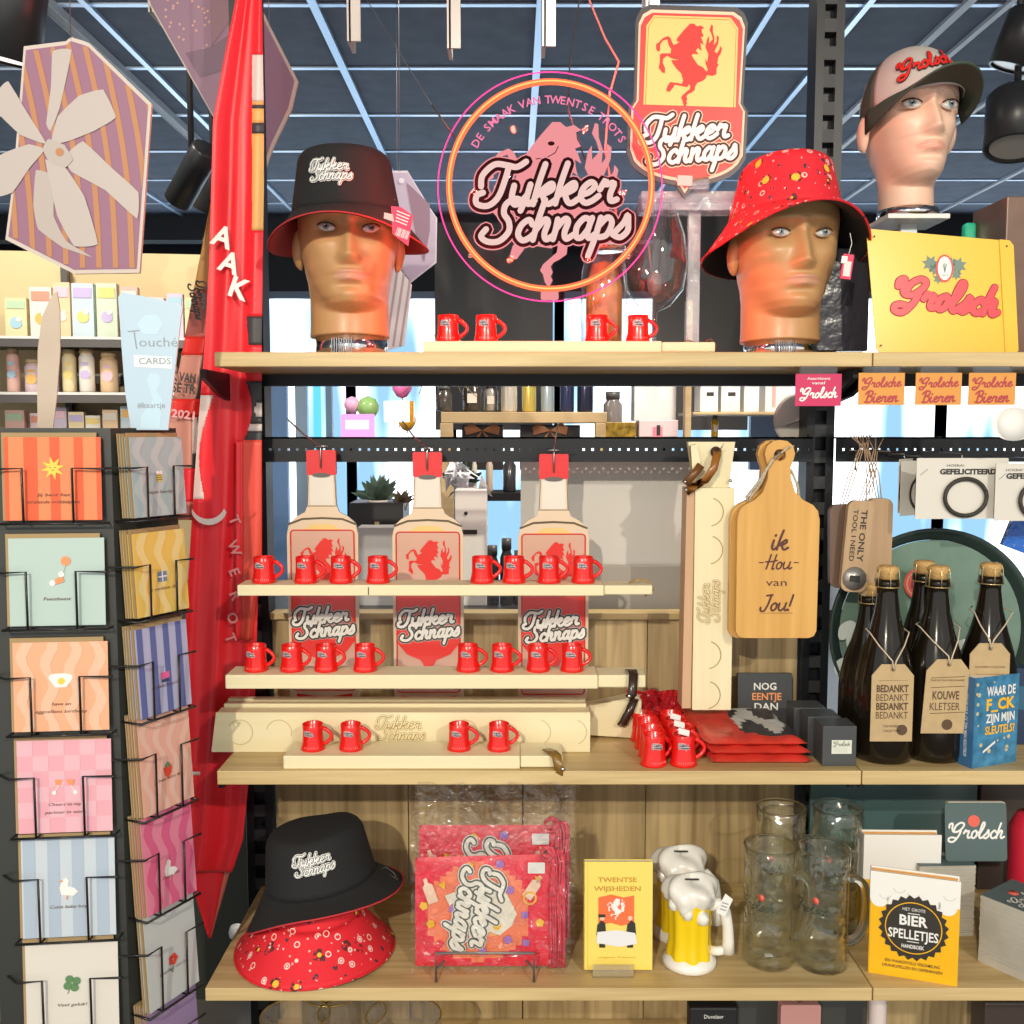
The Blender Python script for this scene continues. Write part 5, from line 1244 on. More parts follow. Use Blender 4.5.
# ================================================================ flag packs
FRED = mat('flag_pack_red', (.82,.06,.04), .3, noise=.2, nscale=25, bump=.3, bscale=40); FILM = clear('film', (1,1,1), .10, .10, milky=.0, bump=.5, bscale=30)
for i in range(3):
    z = MID+i*.0125+.0005; D0 = 1.535+i*.006; x0 = P(712-i*2,760,D0).x; x1 = P(812-i*3,760,D0).x
    t = thing('folded_flag', ['bottom','middle','top'][i]+' red folded flag of the stack in clear bags on the middle shelf', 'flag', ((x0+x1)/2, D0, z), (0,0,0), 'folded red flags in clear bags'); Lw = (x1-x0)/2
    b = MB(); n, mdep = 26, 16; vs = []
    for s_ in (0, 1):
        for j in range(mdep+1):
            for ii in range(n+1):
                x = -Lw+2*Lw*ii/n; y = .165*j/mdep; e = min(1, min(ii, n-ii, j*2, (mdep-j))/2.0)
                sh_ = -.020*(j/mdep)
                vs.append((x+sh_+.003*math.sin(j*.9+i), y, .006+(.0055 if s_ else -.0055)*e**.5+.0012*math.sin(ii*.7+i*2)*math.sin(j*.8)*s_+(.010*s_*(j/mdep) if i == 2 else 0)))
    N_ = (mdep+1)*(n+1); fs = []
    for j in range(mdep):
        for ii in range(n):
            a = j*(n+1)+ii; fs.append((a+N_, a+1+N_, a+n+2+N_, a+n+1+N_)); fs.append((a, a+n+1, a+n+2, a+1))
    g1 = [f for f in fs]; dk = []; wt = []; rd = []
    for f in g1:
        c_ = sum((Vector(vs[q]) for q in f), Vector())/4; u, v_ = c_.x/Lw, c_.y/.165
        if f[0] >= N_ and i == 2 and u > -.25 and v_ > .12+.25*max(0, .2-u):
            q_ = math.sin(u*7+1)*.18+.55
            (wt if (abs(v_-q_) < .17 or abs(v_-.92) < .07 and u < .3) else dk).append(f)
        else: rd.append(f)
    b.add(vs, rd, FRED, True); b.add(vs, dk, mat('flag_charcoal', (.05,.05,.055), .5), True); b.add(vs, wt, mat('flag_white', (.72,.70,.66), .5), True)
    b.build('cloth', parent=t)
    b = MB(); 
    vs2 = [(v[0]*1.05, v[1]-.004+(.004 if v[1] > .1 else 0), v[2]+(.0016 if q >= N_ else -.0004)) for q, v in enumerate(vs)]; b.add(vs2, [f for f in fs if f[0] >= N_], FILM, True); b.build('clear_bag', parent=t)
# ================================================================ small black boxes
for i in range(3):
    D = 1.532+i*.052; b = MB(); w2, h = .0265-(0), .064
    b.box(-w2, w2, 0, .047, 0, h, CH)
    if i == 0:
        b.rect(-.0125, .019, .020, .042, -.0006, mat('label_paper', (.66,.68,.60), .6)); b.script([('Grolsch',0,0)], .003, .0355, .026, -.001, [(.16, DARK)], step=4)
        for z in (.029, .026, .023): b.rect(-.009, .012, z, z+.0004, -.0009, MATS['grey_ink'])
    b.build('gift_carton', loc=(P(839,765,1.532).x-i*.006-.002*i, D, MID), label=['front small black box with a cream label, beside the folded flags','second small black box, behind the labelled one','third and rearmost small black box behind the labelled one'][i], cat='box', group='small black boxes', bevel=.0008)
# ================================================================ right bay: round tray
rt_ = thing('round_tray', 'big round dark green tray with a red seal, standing behind the beer bottles', 'tray', (P(930,752,1.70).x, 1.705, MID), (0,0,0))
R = 128*mm(630, 1.70); zc = P(0,632,1.70).z-MID
TG = mat('tray_green', (.155,.25,.20), .45, noise=.12, nscale=40); TGD = mat('tray_rim', (.03,.05,.045), .35)
R = min(R, zc)
b = MB(); b.lathe([(0,0),(R*.88,0)], TG, 72, c=(0,.012,zc), ax='y', smooth=False); b.v = [Vector(v) for v in b.v]
b.build('plate', parent=rt_)
b = MB(); b.lathe([(R*.88,-.008),(R*.94,.004),(R*.985,.012),(R,.010),(R,.006),(R*.94,-.004),(R*.88,-.016)], TGD, 72, c=(0,.008,zc), ax='y', caps=False); b.build('rim', parent=rt_)
b = MB(); kk = mm(630, 1.70); X = lambda px: P(px,632,1.70).x-rt_.location.x; Z = lambda py: P(0,py,1.70).z-MID
SEAL = mat('seal_red', (.75,.13,.09), .5); b.disc(X(919), Z(584), 16*kk, -.0015+.012-.012, SEAL, 32); b.ring(X(919), Z(584), 12.5*kk, 13.5*kk, -.0025, mat('seal_line', (.85,.5,.42), .5), 32)
horse(b, X(919), Z(584), 20*kk, -.0028, MATS['seal_line'])
b.script([('Grolsch',0,0)], X(915), Z(648), 150*kk, -.0015, [(.42, mat('tray_letter', (.60,.66,.62), .5))], step=6)
b.build('print', parent=rt_); 
# ================================================================ beer bottles
BG = mat('bottle_glass', (.010,.007,.004), .14, spec=.35, coat=.25); CORK = mat('cork', (.62,.38,.14), .7, noise=.4, nscale=400); GLD = mat('gold_wire', (.75,.58,.28), .3, metal=.8); STR = mat('tag_string', (.62,.50,.36), .8)
def bottle(px, pyb, label, tagf=None, wide=1.0, D=None, htot=None, pyt=565):
    if D is None: q = onz(px, pyb, MID); D = q.y
    k = mm(650, D); x = P(px, 700, D).x; H = P(0,pyt,D).z-MID; r = 37*.5*2*.0015*wide*1.0
    r = .047*wide
    t = thing('beer_bottle', label, 'bottle', (x, D, MID), (0,0,0), 'dark corked beer bottles')
    b = MB(); hb = H-.022
    b.lathe([(0,.004),(r*.7,0),(r*.93,.003),(r,.014),(r,hb*.36),(r*.97,hb*.45),(r*.82,hb*.58),(r*.60,hb*.70),(r*.42,hb*.82),(r*.34,hb*.92),(r*.335,hb*.955),(r*.38,hb*.96),(r*.38,hb),(0,hb)], BG, 40); b.build('glass', parent=t)
    b = MB(); cr = r*.32; b.lathe([(cr*.95,hb),(cr*.9,hb+.008),(cr*1.1,hb+.012),(cr*1.1,hb+.018),(cr*.85,hb+.021),(0,hb+.022)], CORK, 24); b.build('cork', parent=t)
    b = MB()
    for a in range(6):
        th = a*PI/3+.4; c_, s_ = math.cos(th), math.sin(th); b.tube([(c_*r*.40,s_*r*.40,hb-.012),(c_*r*.40,s_*r*.40,hb),(c_*cr*1.15,s_*cr*1.15,hb+.014),(c_*cr*.85,s_*cr*.85,hb+.022)], .0006, GLD, 4)
    b.tube([(math.cos(2*PI*i/24)*r*.41, math.sin(2*PI*i/24)*r*.41, hb-.012) for i in range(24)], .0009, GLD, 5, closed=True); b.build('wire_cage', parent=t)
    if tagf: tagf(t, r, H, k)
    return t
def gift_tag(kind, dx, cy0, cy1, hw, tilt=0):
    def f(t, r, H, k):
        D = t.location.y-r*1.02; X = lambda d: d*mm(700,D); Z = lambda py: P(0,py,D).z-MID
        z0, z1 = Z(cy1), Z(cy0); w2 = X(hw); cut = w2*.45
        b = MB(); pts = [(-w2, z0),(w2, z0),(w2, z1-cut*1.2),(w2-cut, z1),(-w2+cut, z1),(-w2, z1-cut*1.2)]
        cx = X(dx); pts = [(a+cx+(c_-z1)*tilt, c_) for a, c_ in pts]
        y = -r*1.02-.002
        b.prism(pts, y, y+.0012, KRAFT); yy = y-.0006
        b.ring(cx, z1-.008, .0025, .0042, yy, mat('eyelet', (.35,.24,.12), .6), 14); b.disc(cx, z1-.008, .0025, yy, DARK, 12)
        T = lambda s, fr, h, w_, bold=.0: b.text(s, cx+((z0+(z1-z0)*fr)-z1)*tilt, z0+(z1-z0)*fr, h, yy, mat('tag_ink', (.10,.055,.03), .7), w=w_*2*w2, bold=bold, rot=0)
        if kind == 'bedankt':
            for i, bo in enumerate((.03,0,.03,0)): T('BEDANKT', .69-i*.115, .0115, .76, bo)
            T('THE MOMENT', .20, .004, .4); T('COLLECTION', .14, .004, .4); b.disc(cx+w2*.5, z0+(z1-z0)*.15, .0085, yy, MATS['tag_ink'], 20); b.rect(cx-w2*.7, cx+w2*.7, z0+(z1-z0)*.79, z0+(z1-z0)*.793, yy, MATS['tag_ink'])
        elif kind == 'kouwe':
            T('KOUWE', .52, .0135, .62, .02); T('KLETSER', .37, .0125, .70, 0)
            for fr, a0, a1 in ((.75,-.8,.75),(.62,-.8,.75),(.27,-.8,.8)): b.ribbon([(cx+w2*a0, z0+(z1-z0)*fr),(cx+w2*a1, z0+(z1-z0)*(fr+.02))], .0009, yy, MATS['tag_ink'])
            T('THE EXTRAORDINAIRE', .72, .003, .8); b.disc(cx, z0+(z1-z0)*.12, .0085, yy, MATS['tag_ink'], 20)
        else:
            T('THE MOMENT COLLECTION', .62, .0035, .75); b.rect(cx-w2*.7, cx+w2*.7, z0+(z1-z0)*.5, z0+(z1-z0)*.505, yy, MATS['tag_ink'])
        b.build('paper_tag', parent=t)
        b = MB(); zs = Z(cy0-27)
        for s_ in (-1, 1): b.tube([(cx,y-.003,z1-.008),(cx+s_*.003,y-.004,z1+.006),(s_*r*.42+cx*.5,-r*.72,z1+(zs-z1)*.6),(s_*r*.66,-r*.30,zs),(s_*r*.66,r*.1,zs+.002),(s_*r*.3,r*.65,zs+.002)], .0011, STR, 6)
        b.build('string', parent=t)
    return f
bottle(884, 757, 'dark corked beer bottle with a kraft tag reading BEDANKT four times', gift_tag('bedankt', -4, 664, 741, 21))
bottle(867, 745, 'dark corked beer bottle half hidden behind the BEDANKT bottle, next to the small black boxes', None, D=1.66, pyt=582)
bottle(934, 756, 'dark corked beer bottle with a kraft tag reading KOUWE KLETSER', gift_tag('kouwe', 0, 659, 733, 21.5, .06))
bottle(920, 745, 'dark corked beer bottle peeking out behind the KOUWE KLETSER bottle', None, D=1.645, pyt=560)
bottle(986, 752, 'dark corked beer bottle with a kraft tag, behind the blue book', gift_tag('plain', -13, 643, 705, 20), D=1.60, pyt=562)
# ================================================================ blue book
bk = thing('book', 'thick blue book with white and orange title letters, right end of the middle shelf', 'book', (P(968,758,1.535).x, 1.520, MID), (0,0,0.38))
BLU = mat('book_blue', (.06,.25,.45), .35, noise=.5, nscale=55); WH = .092; Hh = .143; Tk = .028
b = MB(); b.box(0, WH, 0, .002, 0, Hh, BLU); b.box(0, WH, Tk-.002, Tk, 0, Hh, BLU); b.box(-.001, .001, 0, Tk, 0, Hh, mat('spine_blue', (.04,.14,.30), .35)); b.build('cover', parent=bk)
b = MB(); b.box(.002, WH-.003, .002, Tk-.002, .002, Hh-.003, PAPER); b.build('pages', parent=bk)
b = MB(); YI = mat('title_orange', (.90,.50,.03), .4)
for i in range(46):
    x, z = random.uniform(.004,WH-.004), random.uniform(.004,Hh-.004)
    if .02 < z < .045 or z > .132 or x < .015: b.disc(x, z, random.uniform(.0015,.004), -.0004, mat('gold_fleck', (.55,.48,.30), .5), 7)
b.text('WAAR DE', .054, .120, .015, -.0008, WT, w=.060, bold=.03); b.text('F_CK', .054, .099, .018, -.0008, YI, w=.060, bold=.04); b.text('ZIJN MIJN', .054, .077, .014, -.0008, WT, w=.060, bold=.03); b.text('SLEUTELS?', .054, .058, .013, -.0008, YI, w=.062, bold=.03)
b.add([(.020,-.0008,.022),(.045,-.0008,.036),(.045,-.0008,.040),(.020,-.0008,.026)], [(0,1,2,3)], WT); b.build('title', parent=bk)
b = MB(); q = MB(); q.text('WAAR DE F_CK ZIJN MIJN SLEUTELS?', 0, 0, .006, 0, WT, w=.10, bold=.02); b.add([(-.0016, Tk/2-v.z, .066-v.x) for v in q.v], q.f, WT); b.build('spine_title', parent=bk)
b = MB(); b.box(0, .1, 0, .03, 0, .13, mat('book_navy', (.02,.04,.09), .4)); b.box(.004,.096,-.001,0,.06,.10,mat('book_teal',(.03,.12,.2),.4)); b.build('book', loc=(P(1004,740,1.66).x, 1.64, MID), label='dark navy book standing behind the blue book at the right edge', cat='book')
# ================================================================ wooden bottle openers on rail
OPD = 1.70; opener_specs = ((843, 504, 588, -.03, 1.66, 'leftmost dark-stained'), (853, 500, 592, .07, 1.635, 'front lettered'), (867, 500, 596, .0, 1.65, 'narrow edge-on'), (878, 498, 578, .0, 1.67, 'rightmost pale'))
for i, (px, y0, y1, tl, D, nm) in enumerate(opener_specs):
    k = mm(545, D); h = (y1-y0)*k; w2 = (13 if i != 2 else 7)*k; a = P(px, y1, D)
    t = thing('bottle_opener', '%s wooden bottle opener in the bunch hanging on twine' % nm, 'bottle opener', a, (0,tl,0), 'wooden bottle openers on twine')
    W_ = wood('opener_wood', (.38,.24,.13), (.52,.36,.21), 2) if i else wood('opener_dark', (.12,.07,.05), (.2,.12,.08), 2)
    b = MB(); b.prism(rrect(-w2, w2, 0, h, w2*.6), 0, .012, W_); b.build('handle', parent=t, bevel=.001)
    if i == 1:
        b = MB(); b.lathe([(0,-.001),(12*k,-.001),(12*k,.001)], mat('steel_face', (.45,.42,.38), .35, metal=.7), 28, c=(0,0,w2*1.05), ax='y'); b.box(-5*k,5*k,-.003,-.001,w2*.8,w2*1.3,DARK); b.build('steel_insert', parent=t)
        b = MB(); q = MB(); q.text('THE ONLY', 0, 0, .010, 0, DARK, w=52*k, bold=.02); q.text('TOOL I NEED', 0, -.014, .008, 0, DARK, w=52*k, bold=.01); b.add([(v.z+.006, -.0008, h*.62-v.x) for v in q.v], q.f, DARK); b.build('lettering', parent=t)
    b = MB(); top = P(866, 448, 1.70)-a
    for s_ in (-1, 0, 1): b.tube([(s_*.004,.004,h-.006),(s_*.006+top.x*.4,.01,h+(top.z-h)*.5),(top.x+s_*.003,top.y,top.z),(top.x+s_*.014-.006*i,top.y-.01,top.z+.022)], .0010, mat('twine', (.42,.28,.18), .9), 5)
    b.build('twine', parent=t)
b = MB(); b.tube([(0,0,0),(0,-.10,0)], .0015, STEEL, 6); b.tube([(-.02,-.0,.0),(.02,0,0)], .001, STEEL, 6); b.build('rail_hook', loc=(P(868,450,1.744).x, 1.743, P(0,450,1.744).z), label='steel hook on the right perforated rail holding the bottle openers', cat='hook')
b = MB(); b.tube([(0,0,0),(0,-.02,0),(0,-.02,-.035)], .0015, STEEL, 6); b.tube([(-.012,-.02,0),(.012,-.02,0)], .001, STEEL, 6); b.build('rail_hook', loc=(P(852,450,1.744).x, 1.743, P(0,450,1.744).z), label='empty steel hook on the right perforated rail, left of the twine', cat='hook')
# ================================================================ Gefeliciteerd cards
CRD = mat('card_cream', (.66,.63,.57), .6)
for i, (px0, px1, y0, y1, D, rz, tx) in enumerate(((915,1008,458,519,1.60,.03,True),(994,1080,463,521,1.585,.06,True),(900,960,461,516,1.66,.5,False),(898,930,459,513,1.69,.8,False))):
    k = mm(490, D); w_ = (px1-px0)*k; h = (y1-y0)*k; a = P(px0, y1, D)
    t = thing('bracelet_card', ['front cream card with a black ring bracelet, reading GEFELICITEERD','cream card with black ring bracelet cut by the right edge of the photo','cream card fanned out behind the front bracelet card','rearmost cream card fanned out at the left of the bracelet cards'][i], 'card', a, (0,0,rz), 'cream bracelet cards')
    b = MB(); b.prism(rrect(0, w_, 0, h, .002), 0, .0012, CRD)
    if tx:
        b.text('HOERA!', w_*.42 if i == 0 else w_*.22, h*.88, .004, -.0006, DARK, w=.028); b.text('GEFELICITEERD', w_*.56 if i == 0 else w_*.46, h*.78, .0085, -.0006, DARK, w=.092, bold=.05); 
        b.ribbon([(w_*.12,h*.82),(w_*.04,h*.72)], .0006, -.0006, DARK)
    b.build('card', parent=t)
    b = MB(); cx, cz = (w_*.53, h*.36) if tx else (w_*.5, h*.4); rr = 20*k
    if tx: b.tube([(cx+rr*1.05*math.cos(2*PI*q/48), -.005, cz+rr*.92*math.sin(2*PI*q/48)) for q in range(48)], .0034, mat('bracelet_black', (.03,.025,.02), .5, bump=.3, bscale=300), 8, closed=True)
    else: b.ring(cx, cz, rr*.8, rr*.95, -.002, MATS.get('bracelet_black') or DARK, 24)
    b.build('bracelet', parent=t)
    b = MB(); b.tube([(w_*.5,.002,h-.004),(w_*.5,.004,h+.008),(w_*.5,1.744-D-.006,h+.008)], .0011, STEEL, 5); b.build('hook', parent=t)
b = MB(); b.box(0, .1, 0, .012, 0, .05, mat('blue_foil', (.02,.13,.55), .15, bump=.8, bscale=40)); b.build('blue_pack', loc=P(1003,545,1.68), rot=(0,.35,0), label='shiny blue foil pack at the right edge above the round tray', cat='pack')
# ================================================================ lowest shelf
# red patterned hat and black hat stacked
hb = onz(312, 996, LOW); hx = P(318, 960, 1.56)
drp = lambda th: (-.010*math.cos(th)**2)
t1, _ = bucket(HATRED, HATBLK, .070, .076, .075, .126, .060, 'bucket_hat', 'red sun-print bucket hat lying under the black one on the lowest shelf', (P(314,950,1.54).x, 1.545, LOW+.0685), (0,0,.3), lambda th: -.008*math.cos(th)**2+.002)
t2, _ = bucket(HATBLK, mat('hat_lining_red2', (.55,.03,.04), .8), .079, .088, .084, .126, .034, 'bucket_hat', 'black bucket hat sitting crooked on the red sun-print hat on the lowest shelf', (P(320,900,1.54).x, 1.552, LOW+.118), (-.06,-.14,0), lambda th: (-.026 if math.cos(th) < 0 else .006)*math.cos(th)**2+(.020*math.sin(th)**2 if math.sin(th) < 0 else 0), wraplogo(.012, .050, .060, lambda z: .088+(.079-.088)*z/.058, .05), crease=.004)
b = MB(); b.tube([(0,0,0),(.012,-.004,.010),(.024,-.002,.0),(.030,0,-.012),(.016,.002,-.004)], .0005, clear('thread', (.9,.9,.9), .4), 4); b.build('tag_thread', loc=P(378,872,1.47), label='clear plastic tag thread on the right brim of the lower black bucket hat', cat='thread')
# ---------------- bunting packs on wire stand
PKR = mat('pack_red', (.78,.030,.060), .45); PKO = mat('pack_orange', (.88,.22,.11), .45); PKG = mat('pack_glow', (.90,.42,.20), .45); PUR = mat('pack_purple', (.35,.18,.55), .5); CRW = mat('pack_cream', (.80,.74,.62), .5)
BFILM = clear('bag_film', (1,1,1), .16, .10, milky=.0, bump=.8, bscale=30)
def cutil(b, X, Z, y):
    def conf(px, py, s, m, n=3, r=0):
        b.flat([(X(px)+s*math.cos(2*PI*i/n+r), Z(py)+s*math.sin(2*PI*i/n+r)) for i in range(n)], y, m)
    return conf
for pi_, (dx, dz, D, lab) in enumerate(((0,0,1.488,'front party bunting pack in clear film with sideways script logo, on the wire stand'), (4,-17,1.512,'rear party bunting pack in clear film, sticking up behind the front one'))):
    k = mm(890, D); a = P(487+dx, 965+dz*.2, D)
    if pi_: a.z = LOW+.012
    t = thing('bunting_pack', lab, 'bunting pack', (a.x, D, a.z), (-.06,0,0), 'bunting packs')
    X = lambda px: (px-487)*k; Z = lambda py: (965-py)*k + (17*k if pi_ else 0)
    b = MB(); vs = []; n, m_ = 24, 24
    L_, R_, T_, B_ = X(415), X(566), Z(852), Z(966)
    for s_ in (0, 1):
        for j in range(m_+1):
            for i in range(n+1):
                u, v = i/n, j/m_; e = min(1, 4*min(u, 1-u, v, 1-v)*1.5)**.5
                vs.append((L_+(R_-L_)*u, (-.007*e-.0015*math.sin(u*9+v*4)*e if not s_ else .010*e), B_+(T_-B_)*v+(.010*(u-.5)*0 if not v else 0)-(.006*v*(1-u) if pi_ == 0 else 0)))
    N_ = (n+1)*(m_+1); f0 = []; f1 = []
    for j in range(m_):
        for i in range(n):
            q = j*(n+1)+i; f0.append((q, q+1, q+n+2, q+n+1)); f1.append((q+N_, q+n+1+N_, q+n+2+N_, q+1+N_))
    rd, og, gl = [], [], []
    for f in f0:
        c_ = sum((Vector(vs[q]) for q in f), Vector())/4; px = 487+c_.x/k; py = 965-(c_.z)/k; d = math.hypot((px-478)/62, (py-910)/58)
        (gl if d < .45 else og if d < .85 else rd).append(f)
    b.add(vs, f1+rd, PKR, True); b.add(vs, og, PKO, True); b.add(vs, gl, PKG, True); b.build('bunting', parent=t)
    b = MB(); y = -.0115; conf = cutil(b, X, Z, y)
    # horse head shape, sideways bottles, confetti
    b.flat([(X(x), Z(z)) for x, z in ((470,888),(482,880),(497,880),(507,890),(513,902),(517,910),(512,922),(500,932),(490,928),(480,940),(470,935),(466,920))], y+.001, CRW)
    b.flat([(X(x), Z(z)) for x, z in ((445,892),(455,888),(458,896),(450,902))], y+.001, CRW)
    for bx, bz, rr in ((430,888,.35),(533,884,-.6)):
        b.flat([(X(bx)+p*math.cos(rr)-q*math.sin(rr), Z(bz)+p*math.sin(rr)+q*math.cos(rr)) for p, q in ((-.008,-.018),(.008,-.018),(.008,.010),(.003,.014),(.003,.022),(-.003,.022),(-.003,.014),(-.008,.010))], y, mat('pack_bottle', (.85,.60,.45), .5))
    for px, py, m, n_ in ((443,881,YEL,3),(431,920,YEL,5),(424,902,YEL,5),(470,862,YEL,5),(540,919,YEL,5),(538,875,YEL,3),(453,905,PUR,4),(510,886,PUR,6),(525,911,PUR,4),(508,936,PUR,5),(526,939,PUR,4),(483,948,PUR,4),(450,920,PUR,4),(500,860,PUR,6),(440,940,PKR,4),(497,922,YEL,6)): conf(px, py, 4.6*k, m, n_, random.random())
    b.ring(X(530), Z(894), 5*k, 7*k, y-.0003, mat('ring_orange', (.92,.45,.05), .4), 24)
    q = MB(); q.script(TUK, 0, 0, 84*k, 0, [(.82, mat('logo_cream', (.82,.78,.70), .5)), (.66, mat('logo_dk', (.10,.11,.09), .5)), (.36, mat('logo_cream2', (.84,.80,.72), .5))], step=5, dy=.0005)
    ang = -PI/2-.17; o = [(X(474)+v.x*math.cos(ang)-v.z*math.sin(ang), v.y+y-.0003, Z(905)+v.x*math.sin(ang)+v.z*math.cos(ang)) for v in q.v]
    for kk_, m in enumerate(q.mats): b.add(o, [f for f, fm in zip(q.f, q.fm) if fm == kk_], m)
    b.flat(rrect(X(528), X(545), Z(869), Z(858), .0015), y-.001, WHT)
    b.build('print', parent=t)
    b = MB(); 
    for i in range(9):
        x = X(551+i*1.7); b.tube([(x, -.010-.002*math.sin(i), Z(964)),(x+.002*math.sin(i*2), -.014, Z(930)),(x-.001, -.012, Z(890)),(x+.003*math.cos(i), -.014, Z(858)),(x-.004, -.010, Z(846))], .0018, mat('tassel_red', (.80,.06,.10), .6, noise=.4, nscale=200), 5)
    for i in range(16): 
        a_ = i*.5; b.tube([(X(548)+.012*math.cos(a_+q_*.7), -.012+.002*math.sin(a_+q_), Z(851)+.010*math.sin(a_+q_*.7)+.001*i*.3) for q_ in range(6)], .0014, MATS['tassel_red'], 4)
    b.build('folded_pennants', parent=t)
    b = MB(); vs = []; n = 30; 
    for j in range(n+1):
        for i in range(n+1): vs.append((X(412)+(X(571)-X(412))*i/n, -.019+.0035*math.sin(i*1.1+j*.5)*math.sin(j*.9)+random.uniform(-.0012,.0012), Z(968)+(Z(806)-Z(968))*j/n+.003*math.sin(i*.8)*(j == n)))
    b.add(vs, [(j*(n+1)+i, j*(n+1)+i+1, (j+1)*(n+1)+i+1, (j+1)*(n+1)+i) for j in range(n) for i in range(n)], BFILM, True); b.build('film_bag', parent=t)
ws = onz(478, 984, LOW); t = thing('wire_stand', 'small grey wire stand in front of the bunting packs', 'stand', (P(485,980,1.449).x, 1.449, LOW)); k = mm(970, 1.449)
b = MB(); GWR = mat('wire_grey', (.22,.20,.19), .35, metal=.6); w2 = 49*k; hh_ = P(0,953,1.449).z-LOW
b.tube([(-w2,0,.0015),(-w2,0,hh_),(w2,0,hh_),(w2,0,.0015)], .0022, GWR, 8); b.build('front_frame', parent=t)
b = MB(); 
for s_ in (-1, 1): b.tube([(s_*w2,0,hh_*.45),(s_*w2*.8,.05,.012),(s_*w2*.8,.11,.010),(s_*w2*.8,.12,.0)], .002, GWR, 8)
b.build('side_arm', parent=t)
# ---------------- yellow book with clear holder
k = mm(920, 1.475); q = onz(618, 976, LOW); D = 1.478
t = thing('book', 'slim yellow book reading TWENTSE WIJSHEDEN with two seated figures on its cover', 'book', (P(618,970,D).x, D, LOW+.004), (-.05,0,.0)); w2 = 34.5*k; h = 110*k
YB = mat('book_yellow', (.84,.66,.14), .4)
b = MB(); b.box(-w2, w2, 0, .0015, 0, h, YB); b.box(-w2, w2, .0095, .011, 0, h, YB); b.box(-w2, -w2+.0015, 0, .011, 0, h, YB); b.ribbon([(-w2+.006,.001),(-w2+.006,h-.001)], .0007, -.0004, mat('crease', (.6,.5,.08), .5)); b.build('cover', parent=t)
b = MB(); b.box(-w2+.002, w2-.002, .0016, .0094, .001, h-.001, PAPER); b.build('pages', parent=t)
b = MB(); BRO = mat('title_brown', (.55,.28,.04), .5); Zb = lambda py: (974-py)*k; Xb = lambda px: (px-619)*k
b.text('TWENTSE', Xb(618), Zb(882), .0075, -.0006, BRO, w=39*k, bold=.02); b.text('WIJSHEDEN', Xb(618), Zb(891), .0075, -.0006, BRO, w=47*k, bold=.02)
b.flat([(Xb(x), Zb(z)) for x, z in ((599,928),(612,926),(622,929),(635,926),(635,898),(624,900),(612,897),(599,900))], -.0006, mat('flag_orange', (.85,.16,.05), .5)); horse(b, Xb(617), Zb(912), 22*k, -.001, WT)
for cx, s_ in ((602,1),(632,-1)):
    b.flat([(Xb(cx-5), Zb(938)),(Xb(cx+5), Zb(938)),(Xb(cx+4), Zb(926)),(Xb(cx), Zb(923)),(Xb(cx-4), Zb(928))], -.0012, DARK); b.disc(Xb(cx+s_), Zb(921), .0036, -.0014, mat('face_print', (.8,.55,.4), .5), 14)
b.rect(Xb(599), Xb(606), Zb(920), Zb(917), -.0018, DARK)
b.flat([(Xb(x), Zb(z)) for x, z in ((597,946),(620,950),(638,947),(636,936),(618,933),(598,935))], -.0016, mat('cloth_print', (.75,.75,.78), .5))
for x in (603, 631): b.rect(Xb(x-3), Xb(x+3), Zb(951), Zb(947), -.0014, DARK)
b.text('uitgave Twente', Xb(618), Zb(961), .003, -.0006, BRO, w=38*k); b.build('cover_print', parent=t)
t = thing('book_holder', 'small clear plastic holder under the yellow book', 'stand', (P(613,979,1.463).x, 1.463, LOW)); b = MB(); CPL = clear('holder_clear', (.93,.90,.82), .15, .1, milky=.25, milkcol=(.7,.62,.45))
b.box(-.031, .031, 0, .002, 0, .020, CPL); b.box(-.031, .031, 0, .06, 0, .002, CPL); b.build('clip', parent=t)
